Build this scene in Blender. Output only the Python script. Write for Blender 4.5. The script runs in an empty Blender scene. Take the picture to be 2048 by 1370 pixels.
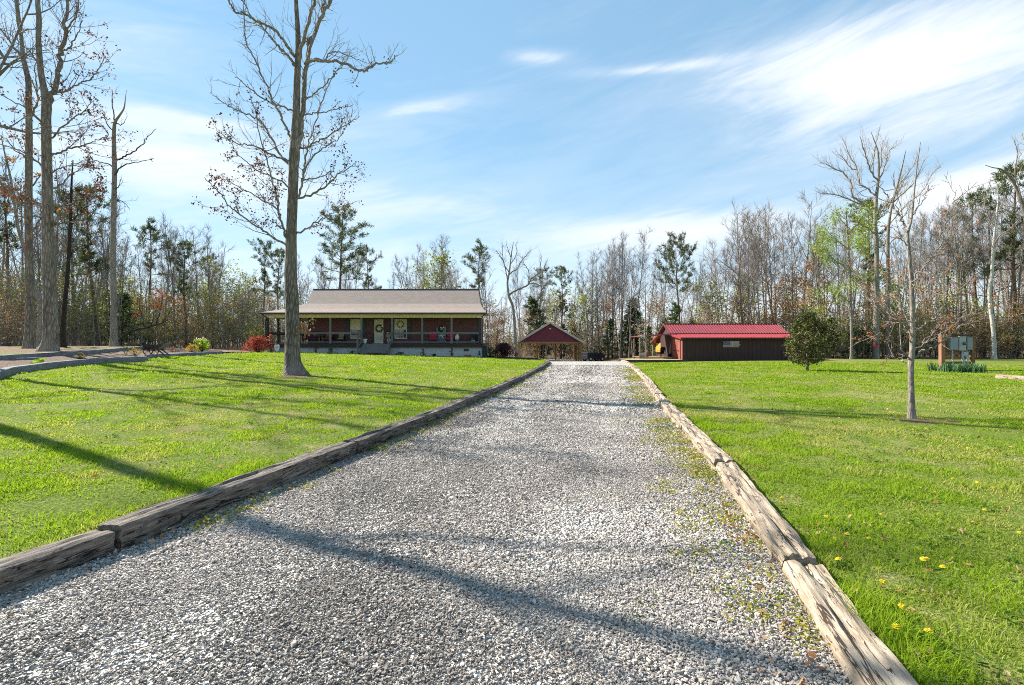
import bpy, math, random
import numpy as np
from mathutils import Vector, Matrix, noise as mnoise

SC = bpy.context.scene
COL = SC.collection
R = math.radians
PI = math.pi
F = 1024.0            # focal length in photo pixels (18 mm on a 36 mm sensor, 2048 px wide)
CH = 1.5              # camera height above the gravel
CX, CY = 1024.0, 685.0
SUN_AZ = R(-60.6)     # measured from +Y towards +X
SUN_EL = R(38.0)

# ------------------------------------------------------------------ mesh helpers
def link(o, parent=None):
    COL.objects.link(o)
    if parent is not None:
        o.parent = parent
    return o

def tag(o, label=None, cat=None, group=None, kind=None):
    if label: o['label'] = label
    if cat: o['category'] = cat
    if group: o['group'] = group
    if kind: o['kind'] = kind
    return o

def empty(name, loc=(0, 0, 0), rz=0.0):
    o = bpy.data.objects.new(name, None)
    o.empty_display_size = 0.2
    o.location = loc
    o.rotation_euler = (0, 0, rz)
    return link(o)

def thing(name, label, cat, loc=(0, 0, 0), rz=0.0, group=None):
    return tag(empty(name, loc, rz), label, cat, group)

def np_mesh(name, V, faces, mats, midx=None, smooth=False, col=None):
    """V (n,3); faces: list of (m,k) int arrays."""
    me = bpy.data.meshes.new(name)
    V = np.asarray(V, dtype=np.float32)
    nl = sum(f.size for f in faces)
    nf = sum(len(f) for f in faces)
    me.vertices.add(len(V)); me.vertices.foreach_set('co', V.ravel())
    me.loops.add(nl); me.polygons.add(nf)
    me.loops.foreach_set('vertex_index', np.concatenate([f.ravel() for f in faces]).astype(np.int32))
    tot = np.concatenate([np.full(len(f), f.shape[1], dtype=np.int32) for f in faces])
    start = np.concatenate([[0], np.cumsum(tot)[:-1]]).astype(np.int32)
    me.polygons.foreach_set('loop_start', start)
    me.polygons.foreach_set('loop_total', tot)
    if midx is not None:
        me.polygons.foreach_set('material_index', np.asarray(midx, dtype=np.int32))
    me.polygons.foreach_set('use_smooth', np.full(nf, bool(smooth)))
    for m in (mats if isinstance(mats, (list, tuple)) else [mats]):
        me.materials.append(m)
    if col is not None:
        a = me.color_attributes.new('tint', 'FLOAT_COLOR', 'POINT')
        c = np.ones((len(V), 4), dtype=np.float32); c[:, :3] = col
        a.data.foreach_set('color', c.ravel())
    me.update(calc_edges=True)
    me.validate()
    return me

def obj(name, me, parent=None, loc=None, rz=None):
    o = bpy.data.objects.new(name, me)
    if loc is not None: o.location = loc
    if rz is not None: o.rotation_euler = (0, 0, rz)
    return link(o, parent)

class MB:
    """collects polygons for one mesh"""
    def __init__(self):
        self.v = []; self.f = []; self.m = []
    def poly(self, pts, m=0):
        n = len(self.v); self.v += [tuple(p) for p in pts]
        self.f.append(tuple(range(n, n + len(pts)))); self.m.append(m)
    def box(self, x0, x1, y0, y1, z0, z1, m=0):
        n = len(self.v)
        self.v += [(x0,y0,z0),(x1,y0,z0),(x1,y1,z0),(x0,y1,z0),(x0,y0,z1),(x1,y0,z1),(x1,y1,z1),(x0,y1,z1)]
        for q in ((0,3,2,1),(4,5,6,7),(0,1,5,4),(1,2,6,5),(2,3,7,6),(3,0,4,7)):
            self.f.append(tuple(n + i for i in q)); self.m.append(m)
        return self
    def bar(self, a, b, w, h, m=0, up=(0, 0, 1)):
        a = Vector(a); b = Vector(b); d = (b - a).normalized()
        u = Vector(up)
        s = d.cross(u)
        if s.length < 1e-4: s = d.cross(Vector((0, 1, 0)))
        s.normalize(); t = s.cross(d)
        n = len(self.v)
        for p in (a, b):
            for i, j in ((-1,-1),(1,-1),(1,1),(-1,1)):
                self.v.append(tuple(p + s*(i*w/2) + t*(j*h/2)))
        for q in ((0,3,2,1),(4,5,6,7),(0,1,5,4),(1,2,6,5),(2,3,7,6),(3,0,4,7)):
            self.f.append(tuple(n + i for i in q)); self.m.append(m)
        return self
    def tube(self, pts, radii, k=8, m=0, cap=True):
        V, Q = tube_np(np.array([tuple(p) for p in pts], float), np.array(radii, float) if hasattr(radii, '__len__') else np.full(len(pts), float(radii)), k)
        n = len(self.v)
        self.v += [tuple(p) for p in V]
        self.f += [tuple(int(i) + n for i in q) for q in Q]; self.m += [m]*len(Q)
        if cap:
            self.f.append(tuple(n + i for i in range(k))[::-1]); self.m.append(m)
            L = len(V) - k
            self.f.append(tuple(n + L + i for i in range(k))); self.m.append(m)
        return self
    def lathe(self, prof, c=(0, 0, 0), k=12, m=0):
        n = len(self.v)
        for r, z in prof:
            for i in range(k):
                a = 2*PI*i/k
                self.v.append((c[0] + r*math.cos(a), c[1] + r*math.sin(a), c[2] + z))
        for j in range(len(prof)-1):
            for i in range(k):
                i2 = (i+1) % k
                self.f.append((n+j*k+i, n+j*k+i2, n+(j+1)*k+i2, n+(j+1)*k+i)); self.m.append(m)
        self.f.append(tuple(n+i for i in range(k))[::-1]); self.m.append(m)
        L = (len(prof)-1)*k
        self.f.append(tuple(n+L+i for i in range(k))); self.m.append(m)
        return self
    def torus(self, c, rad, r, axis='y', k=16, kk=6, m=0):
        n = len(self.v)
        for i in range(k):
            a = 2*PI*i/k
            for j in range(kk):
                b = 2*PI*j/kk
                rr = rad + r*math.cos(b)
                u, w, t = rr*math.cos(a), rr*math.sin(a), r*math.sin(b)
                self.v.append((c[0]+u, c[1]+t, c[2]+w) if axis == 'y' else ((c[0]+t, c[1]+u, c[2]+w) if axis == 'x' else (c[0]+u, c[1]+w, c[2]+t)))
        for i in range(k):
            for j in range(kk):
                i2, j2 = (i+1) % k, (j+1) % kk
                self.f.append((n+i*kk+j, n+i2*kk+j, n+i2*kk+j2, n+i*kk+j2)); self.m.append(m)
        return self
    def build(self, name, mat, parent=None, smooth=False, bevel=0.0, loc=None, rz=None):
        me = bpy.data.meshes.new(name)
        me.from_pydata(self.v, [], self.f)
        for m in (mat if isinstance(mat, (list, tuple)) else [mat]):
            me.materials.append(m)
        me.polygons.foreach_set('material_index', self.m)
        me.polygons.foreach_set('use_smooth', [smooth]*len(self.f))
        me.update()
        o = obj(name, me, parent, loc, rz)
        if bevel:
            b = o.modifiers.new('bevel', 'BEVEL'); b.width = bevel; b.segments = 2; b.limit_method = 'ANGLE'
        return o

_ring = {}
def ring(k):
    if k not in _ring:
        a = np.arange(k)*2*PI/k
        _ring[k] = (np.cos(a), np.sin(a))
    return _ring[k]

def tube_np(P, Rr, k):
    n = len(P)
    T = np.empty_like(P)
    T[1:-1] = P[2:] - P[:-2]; T[0] = P[1] - P[0]; T[-1] = P[-1] - P[-2]
    T /= (np.linalg.norm(T, axis=1, keepdims=True) + 1e-9)
    ref = np.array([0.37, 0.93, 0.06]) if abs(T[:, 2]).mean() > 0.6 else np.array([0.05, 0.06, 1.0])
    A = np.cross(T, ref); A /= (np.linalg.norm(A, axis=1, keepdims=True) + 1e-9)
    B = np.cross(T, A)
    c, s = ring(k)
    V = P[:, None, :] + Rr[:, None, None]*(A[:, None, :]*c[None, :, None] + B[:, None, :]*s[None, :, None])
    V = V.reshape(-1, 3)
    i = np.arange(n-1)[:, None]*k; j = np.arange(k)[None, :]; j2 = (j+1) % k
    Q = np.stack([i+j, i+j2, i+k+j2, i+k+j], axis=-1).reshape(-1, 4)
    return V, Q

# ------------------------------------------------------------------ vectorised noise
def _hash(ix, iy, seed):
    n = (ix*374761393 + iy*668265263 + seed*974634777) & 0xffffffff
    n = ((n ^ (n >> 13))*1274126177) & 0xffffffff
    return ((n ^ (n >> 16)) & 0xffff)/65535.0
def vnoise(x, y, seed=0):
    x = np.asarray(x, float); y = np.asarray(y, float)
    ix = np.floor(x).astype(np.int64); iy = np.floor(y).astype(np.int64)
    fx = x - ix; fy = y - iy
    fx = fx*fx*(3-2*fx); fy = fy*fy*(3-2*fy)
    a = _hash(ix, iy, seed); b = _hash(ix+1, iy, seed); c = _hash(ix, iy+1, seed); d = _hash(ix+1, iy+1, seed)
    return (a*(1-fx)+b*fx)*(1-fy) + (c*(1-fx)+d*fx)*fy
def fbm(x, y, seed=0, o=4):
    s = 0; a = 0.5; t = 0
    for i in range(o):
        s = s + a*vnoise(x*2**i, y*2**i, seed+i); t += a; a *= 0.5
    return s/t
def sstep(a, b, x):
    t = np.clip((np.asarray(x, float)-a)/(b-a), 0, 1)
    return t*t*(3-2*t)

# ------------------------------------------------------------------ terrain
_XLy = [-300,-8, 2, 3, 4, 5.5, 7.5, 10, 13.4, 17, 23, 29, 36, 40, 43, 47, 60, 90, 900]
_XLx = [-60,-6.2,-3.38,-3.06,-2.74,-2.36,-1.92,-1.40,-0.77,-0.12,0.82,1.74,2.66,2.8,2.4,1.4,0.2,-0.6,-1]
_XRy = [-300,-8, 2.24, 3.6, 6.1, 10.6, 15, 19.2, 27, 35.7, 41.5, 48, 70, 90, 900]
_XRx = [-20,-0.9,1.48,1.84,2.40,3.20,4.08,4.98,6.45,7.95,8.8,9.3,11.5,12,14]
def XL(y): return np.interp(y, _XLy, _XLx)
def XR(y): return np.interp(y, _XRy, _XRx)
def drop(y): return -np.clip((np.asarray(y, float)-40.5)*0.037, 0, 1.15)
def zdrive(x, y):
    return drop(y) + 0*np.asarray(x, float)
def hz(x, y):
    """lawn height"""
    x = np.asarray(x, float); y = np.asarray(y, float)
    sl = XL(y) - x; sr = x - XR(y)
    left = 0.12 + 0.9*np.tanh(np.clip(sl, 0, None)/28) + drop(y)*np.exp(-np.clip(sl, 0, None)/4.0)
    left = left + 0.16*sstep(13, 22, sl)*(1-sstep(30, 41, y))
    right = 0.03 - 0.30*sstep(22, 56, y) + drop(y)*np.exp(-np.clip(sr-2.5, 0, None)/5.0)
    z = np.where(sl > 0, left, np.where(sr > 0, right, zdrive(x, y)))
    bump = 0.05*(fbm(x*0.35, y*0.35, 5, 3)-0.5)*np.clip(np.maximum(sl, sr)*0.8, 0, 1)
    return z + bump
def pix(px, py, d):
    """photo pixel at depth d -> world"""
    return np.array([(px-CX)/F*d, d, CH-(py-CY)/F*d])
def gnd(px, py, dmax=120.0, extra=0.0):
    """where the line of sight through a photo pixel meets the terrain"""
    k = (py-CY)/F; m = (px-CX)/F
    d = np.linspace(1.2, dmax, 6000)
    z = CH - k*d
    hit = np.nonzero(z <= hz(m*d, d)+extra)[0]
    dd = d[hit[0]] if len(hit) else dmax
    return np.array([m*dd, dd, float(hz(m*dd, dd))+extra])
def at(px, d):
    x = (px-CX)/F*d
    return (x, d, float(hz(x, d)))
# ------------------------------------------------------------------ materials
def _nodes(name):
    m = bpy.data.materials.new(name); m.use_nodes = True
    nt = m.node_tree; nt.nodes.clear()
    out = nt.nodes.new('ShaderNodeOutputMaterial')
    return m, nt, out
def ramp(nt, fac, stops):
    r = nt.nodes.new('ShaderNodeValToRGB')
    e = r.color_ramp.elements
    while len(e) < len(stops): e.new(0.5)
    for i, s in enumerate(stops):
        pos, c = s if (len(s) == 2) else (0.3 + 0.4*i/max(1, len(stops)-1), s)
        e[i].position = pos; e[i].color = (*c, 1)
    nt.links.new(fac, r.inputs[0])
    return r.outputs[0]
def math_n(nt, op, a, b=None, clamp=False):
    n = nt.nodes.new('ShaderNodeMath'); n.operation = op; n.use_clamp = clamp
    for i, v in enumerate((a, b)):
        if v is None: continue
        if isinstance(v, (int, float)): n.inputs[i].default_value = v
        else: nt.links.new(v, n.inputs[i])
    return n.outputs[0]
def mixc(nt, fac, a, b, mode='MIX'):
    n = nt.nodes.new('ShaderNodeMix'); n.data_type = 'RGBA'; n.blend_type = mode
    for i, v in ((0, fac), (6, a), (7, b)):
        if isinstance(v, (int, float)): n.inputs[i].default_value = v
        elif isinstance(v, tuple): n.inputs[i].default_value = (*v, 1)
        else: nt.links.new(v, n.inputs[i])
    return n.outputs[2]
def coords(nt, kind='Object', scale=(1, 1, 1), rot=(0, 0, 0)):
    if kind == 'World':
        t = nt.nodes.new('ShaderNodeNewGeometry').outputs['Position']
    else:
        t = nt.nodes.new('ShaderNodeTexCoord').outputs[kind]
    mp = nt.nodes.new('ShaderNodeMapping')
    mp.inputs['Scale'].default_value = scale; mp.inputs['Rotation'].default_value = rot
    nt.links.new(t, mp.inputs[0])
    return mp.outputs[0]
def noise_n(nt, vec, scale, detail=5, rough=0.6, dist=0.0):
    n = nt.nodes.new('ShaderNodeTexNoise')
    n.inputs['Scale'].default_value = scale; n.inputs['Detail'].default_value = detail
    n.inputs['Roughness'].default_value = rough; n.inputs['Distortion'].default_value = dist
    nt.links.new(vec, n.inputs['Vector'])
    return n.outputs[0]
def bump_n(nt, h, strength, dist=0.02):
    b = nt.nodes.new('ShaderNodeBump'); b.inputs['Strength'].default_value = strength; b.inputs['Distance'].default_value = dist
    nt.links.new(h, b.inputs['Height'])
    return b.outputs[0]
def bsdf(nt, out, col, rough=0.85, spec=0.3, normal=None, metal=0.0, trans=0.0, tcol=None):
    p = nt.nodes.new('ShaderNodeBsdfPrincipled')
    if isinstance(col, tuple): p.inputs['Base Color'].default_value = (*col, 1)
    else: nt.links.new(col, p.inputs['Base Color'])
    if isinstance(rough, (int, float)): p.inputs['Roughness'].default_value = rough
    else: nt.links.new(rough, p.inputs['Roughness'])
    p.inputs['Specular IOR Level'].default_value = spec; p.inputs['Metallic'].default_value = metal
    if normal is not None: nt.links.new(normal, p.inputs['Normal'])
    if trans > 0:
        t = nt.nodes.new('ShaderNodeBsdfTranslucent')
        c = tcol if tcol is not None else col
        if isinstance(c, tuple): t.inputs[0].default_value = (*c, 1)
        else: nt.links.new(c, t.inputs[0])
        mx = nt.nodes.new('ShaderNodeMixShader'); mx.inputs[0].default_value = trans
        nt.links.new(p.outputs[0], mx.inputs[1]); nt.links.new(t.outputs[0], mx.inputs[2])
        nt.links.new(mx.outputs[0], out.inputs[0])
    else:
        nt.links.new(p.outputs[0], out.inputs[0])
    return p
def mat(name, stops, scale=6, stretch=(1, 1, 1), detail=5, rough=0.85, spec=0.3, bump=0.0, bscale=None, bdist=0.02,
        coord='Object', metal=0.0, trans=0.0, vary=0.0, attr=False):
    m, nt, out = _nodes(name)
    vec = coords(nt, coord, stretch)
    n = noise_n(nt, vec, scale, detail)
    if not isinstance(stops, list): stops = [tuple(c*0.8 for c in stops), tuple(min(1, c*1.2) for c in stops)]
    c = ramp(nt, n, stops)
    if attr:
        a = nt.nodes.new('ShaderNodeAttribute'); a.attribute_name = 'tint'
        c = mixc(nt, 1.0, c, a.outputs['Color'], 'MULTIPLY')
    if vary:
        oi = nt.nodes.new('ShaderNodeObjectInfo')
        h = nt.nodes.new('ShaderNodeHueSaturation')
        nt.links.new(math_n(nt, 'ADD', math_n(nt, 'MULTIPLY', oi.outputs['Random'], 2*vary), 1-vary), h.inputs['Value'])
        nt.links.new(c, h.inputs['Color']); c = h.outputs[0]
    nrm = None
    if bump:
        nrm = bump_n(nt, noise_n(nt, vec, bscale or scale*2, 6), bump, bdist)
    bsdf(nt, out, c, rough, spec, nrm, metal, trans)
    return m
def attr_mat(name, rough=0.8, spec=0.25, trans=0.0, tboost=(1, 1, 1), vary=0.0, bump=0.0, bscale=80):
    """colour comes from the mesh's own per-leaf or per-stone tint"""
    m, nt, out = _nodes(name)
    a = nt.nodes.new('ShaderNodeAttribute'); a.attribute_name = 'tint'
    c = a.outputs['Color']
    if vary:
        oi = nt.nodes.new('ShaderNodeObjectInfo')
        h = nt.nodes.new('ShaderNodeHueSaturation')
        nt.links.new(math_n(nt, 'ADD', math_n(nt, 'MULTIPLY', oi.outputs['Random'], 2*vary), 1-vary), h.inputs['Value'])
        nt.links.new(c, h.inputs['Color']); c = h.outputs[0]
    tc = mixc(nt, 1.0, c, tuple(tboost), 'MULTIPLY') if trans else None
    nrm = None
    if bump:
        nrm = bump_n(nt, noise_n(nt, coords(nt, 'Object'), bscale, 4), bump, 0.004)
    bsdf(nt, out, c, rough, spec, nrm, 0, trans, tc)
    return m

def bark_mat(name, dark, light, zs=3.0, bump=0.7, scale=9.0, moss=None):
    m, nt, out = _nodes(name)
    vec = coords(nt, 'Object', (1, 1, 1/zs))
    n1 = noise_n(nt, vec, scale, 7, 0.65, 0.6)
    v = nt.nodes.new('ShaderNodeTexVoronoi'); v.feature = 'DISTANCE_TO_EDGE'; v.inputs['Scale'].default_value = scale*1.6
    nt.links.new(vec, v.inputs['Vector'])
    ed = math_n(nt, 'MULTIPLY', v.outputs['Distance'], 3.0, True)
    h = math_n(nt, 'ADD', math_n(nt, 'MULTIPLY', ed, 0.6), n1)
    c = ramp(nt, math_n(nt, 'MULTIPLY', h, 0.75), [(0.25, dark), (0.55, tuple((a+b)/2 for a, b in zip(dark, light))), (0.85, light)])
    big = noise_n(nt, coords(nt, 'Object', (1, 1, 0.4)), 1.3, 3)
    c = mixc(nt, ramp(nt, big, [(0.45, (0, 0, 0)), (0.75, (0.5, 0.5, 0.5))]), c, moss or tuple(min(1, x*1.25) for x in light))
    oi = nt.nodes.new('ShaderNodeObjectInfo')
    hs = nt.nodes.new('ShaderNodeHueSaturation')
    nt.links.new(math_n(nt, 'ADD', math_n(nt, 'MULTIPLY', oi.outputs['Random'], 0.5), 0.75), hs.inputs['Value'])
    nt.links.new(c, hs.inputs['Color'])
    bsdf(nt, out, hs.outputs[0], 0.92, 0.15, bump_n(nt, h, bump, 0.04))
    return m

def lawn_mat():
    m, nt, out = _nodes('lawn_soil_and_thatch')
    w = coords(nt, 'World')
    big = noise_n(nt, w, 0.32, 4, 0.6)
    mid = noise_n(nt, w, 2.6, 5, 0.65)
    fine = noise_n(nt, coords(nt, 'World', (1, 1, 1)), 38, 4, 0.7)
    g = ramp(nt, fine, [(0.32, (0.045, 0.075, 0.010)), (0.5, (0.120, 0.175, 0.020)), (0.70, (0.30, 0.33, 0.07))])
    dry = ramp(nt, fine, [(0.3, (0.16, 0.13, 0.05)), (0.7, (0.46, 0.38, 0.20))])
    f = math_n(nt, 'ADD', math_n(nt, 'MULTIPLY', big, 0.55), math_n(nt, 'MULTIPLY', mid, 0.45))
    c = mixc(nt, ramp(nt, f, [(0.48, (0, 0, 0)), (0.62, (0.65, 0.65, 0.65))]), g, dry)
    bsdf(nt, out, c, 0.95, 0.1, bump_n(nt, fine, 0.8, 0.05))
    return m
def litter_mat(name='leaf_litter', a=(0.10, 0.060, 0.035), b=(0.30, 0.20, 0.13), g=(0.10, 0.14, 0.03), gamt=0.45):
    m, nt, out = _nodes(name)
    w = coords(nt, 'World')
    fine = noise_n(nt, w, 16, 6, 0.75)
    big = noise_n(nt, w, 0.5, 4, 0.6)
    v = nt.nodes.new('ShaderNodeTexVoronoi'); v.inputs['Scale'].default_value = 22; nt.links.new(w, v.inputs['Vector'])
    c = ramp(nt, fine, [(0.32, a), (0.55, tuple((x+y)/2 for x, y in zip(a, b))), (0.72, b)])
    c = mixc(nt, 0.12, c, mixc(nt, 1.0, v.outputs['Color'], b, 'MULTIPLY'))
    c = mixc(nt, math_n(nt, 'MULTIPLY', ramp(nt, big, [(0.5, (0, 0, 0)), (0.62, (1, 1, 1))]), gamt), c, g)
    bsdf(nt, out, c, 0.95, 0.1, bump_n(nt, fine, 1.0, 0.06))
    return m
def gravel_mat():
    m, nt, out = _nodes('crushed_gravel_bed')
    w = coords(nt, 'World', (1, 1, 0.0))
    cols = []
    v = nt.nodes.new('ShaderNodeTexVoronoi'); v.inputs['Scale'].default_value = 42; nt.links.new(w, v.inputs['Vector'])
    v2 = nt.nodes.new('ShaderNodeTexVoronoi'); v2.inputs['Scale'].default_value = 17; nt.links.new(w, v2.inputs['Vector'])
    sep = nt.nodes.new('ShaderNodeSeparateColor'); nt.links.new(v.outputs['Color'], sep.inputs[0])
    sep2 = nt.nodes.new('ShaderNodeSeparateColor'); nt.links.new(v2.outputs['Color'], sep2.inputs[0])
    r = math_n(nt, 'ADD', math_n(nt, 'MULTIPLY', sep.outputs[0], 0.55), math_n(nt, 'MULTIPLY', sep2.outputs[0], 0.45))
    c = ramp(nt, r, [(0.10, (0.18, 0.17, 0.155)), (0.35, (0.43, 0.405, 0.365)), (0.6, (0.64, 0.60, 0.545)), (0.9, (0.82, 0.775, 0.715))])
    big = noise_n(nt, w, 0.55, 5, 0.65)
    c = mixc(nt, ramp(nt, big, [(0.46, (0, 0, 0)), (0.66, (0.45, 0.45, 0.45))]), c, (0.42, 0.37, 0.315))
    h = math_n(nt, 'ADD', v.outputs['Distance'], math_n(nt, 'MULTIPLY', v2.outputs['Distance'], 1.2))
    bsdf(nt, out, c, 0.9, 0.2, bump_n(nt, h, 1.0, 0.05))
    return m
def wood_mat(name, stops, scale=3.0, stretch=(1.3, 11, 11), bump=0.8, rough=0.85, vary=0.15, spots=None, crack=None):
    """weathered grain that runs along local X"""
    m, nt, out = _nodes(name)
    vec = coords(nt, 'Object', stretch)
    n = noise_n(nt, vec, scale, 7, 0.7, 0.4)
    c = ramp(nt, n, stops)
    blot = noise_n(nt, coords(nt, 'Object'), 5.0, 5, 0.7)
    if spots: c = mixc(nt, ramp(nt, blot, [(0.52, (0, 0, 0)), (0.68, (0.8, 0.8, 0.8))]), c, spots)
    if vary:
        oi = nt.nodes.new('ShaderNodeObjectInfo')
        h = nt.nodes.new('ShaderNodeHueSaturation')
        nt.links.new(math_n(nt, 'ADD', math_n(nt, 'MULTIPLY', oi.outputs['Random'], 2*vary), 1-vary), h.inputs['Value'])
        nt.links.new(c, h.inputs['Color']); c = h.outputs[0]
    hh = n
    if crack:
        k1 = noise_n(nt, coords(nt, 'Object', (0.55, 6.5, 6.5)), 2.3, 4, 0.6, 0.5)
        d = math_n(nt, 'ABSOLUTE', math_n(nt, 'SUBTRACT', k1, 0.5))
        br = noise_n(nt, coords(nt, 'Object', (1.5, 4, 4)), 1.7, 2)
        wid = math_n(nt, 'MULTIPLY', math_n(nt, 'SUBTRACT', br, 0.36, True), 0.10)
        cm = math_n(nt, 'LESS_THAN', d, wid)
        c = mixc(nt, math_n(nt, 'MULTIPLY', cm, 0.9), c, crack)
        hh = math_n(nt, 'SUBTRACT', n, math_n(nt, 'MULTIPLY', cm, 1.0))
    bsdf(nt, out, c, rough, 0.2, bump_n(nt, hh, bump, 0.02))
    return m
def shingle_mat():
    m, nt, out = _nodes('asphalt_shingles')
    t = nt.nodes.new('ShaderNodeTexCoord').outputs['UV']
    b = nt.nodes.new('ShaderNodeTexBrick')
    nt.links.new(t, b.inputs['Vector'])
    b.inputs['Scale'].default_value = 1.0; b.inputs['Brick Width'].default_value = 0.32; b.inputs['Row Height'].default_value = 0.14
    b.inputs['Mortar Size'].default_value = 0.006; b.inputs['Bias'].default_value = 0.0
    b.inputs['Color1'].default_value = (0.33, 0.265, 0.225, 1); b.inputs['Color2'].default_value = (0.22, 0.175, 0.148, 1); b.inputs['Mortar'].default_value = (0.085, 0.065, 0.055, 1)
    n = noise_n(nt, t, 30, 3, 0.6)
    big = noise_n(nt, t, 0.7, 3, 0.6)
    c = mixc(nt, 0.5, b.outputs['Color'], ramp(nt, n, [(0.3, (0.17, 0.138, 0.118)), (0.7, (0.39, 0.325, 0.28))]))
    c = mixc(nt, math_n(nt, 'MULTIPLY', big, 0.3), c, (0.20, 0.17, 0.16))
    bsdf(nt, out, c, 0.9, 0.2, bump_n(nt, b.outputs['Fac'], 0.5, 0.01))
    return m
def block_mat():
    m, nt, out = _nodes('grey_foundation_block')
    v = coords(nt, 'Object')
    cmb = nt.nodes.new('ShaderNodeCombineXYZ'); sp = nt.nodes.new('ShaderNodeSeparateXYZ'); nt.links.new(v, sp.inputs[0])
    nt.links.new(sp.outputs[0], cmb.inputs[0]); nt.links.new(sp.outputs[2], cmb.inputs[1])
    b = nt.nodes.new('ShaderNodeTexBrick'); nt.links.new(cmb.outputs[0], b.inputs['Vector'])
    b.inputs['Scale'].default_value = 1; b.inputs['Brick Width'].default_value = 0.4; b.inputs['Row Height'].default_value = 0.2; b.inputs['Mortar Size'].default_value = 0.008
    b.inputs['Color1'].default_value = (0.50, 0.51, 0.53, 1); b.inputs['Color2'].default_value = (0.44, 0.45, 0.47, 1); b.inputs['Mortar'].default_value = (0.28, 0.29, 0.31, 1)
    c = mixc(nt, 0.5, b.outputs['Color'], ramp(nt, noise_n(nt, v, 4, 6, 0.7), [(0.3, (0.26, 0.27, 0.29)), (0.7, (0.48, 0.50, 0.53))]))
    bsdf(nt, out, c, 0.9, 0.2, bump_n(nt, b.outputs['Fac'], 0.4, 0.01))
    return m
def glass_mat(name, col=(0.03, 0.035, 0.04), rough=0.06):
    m, nt, out = _nodes(name)
    bsdf(nt, out, col, rough, 0.9)
    return m

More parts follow.
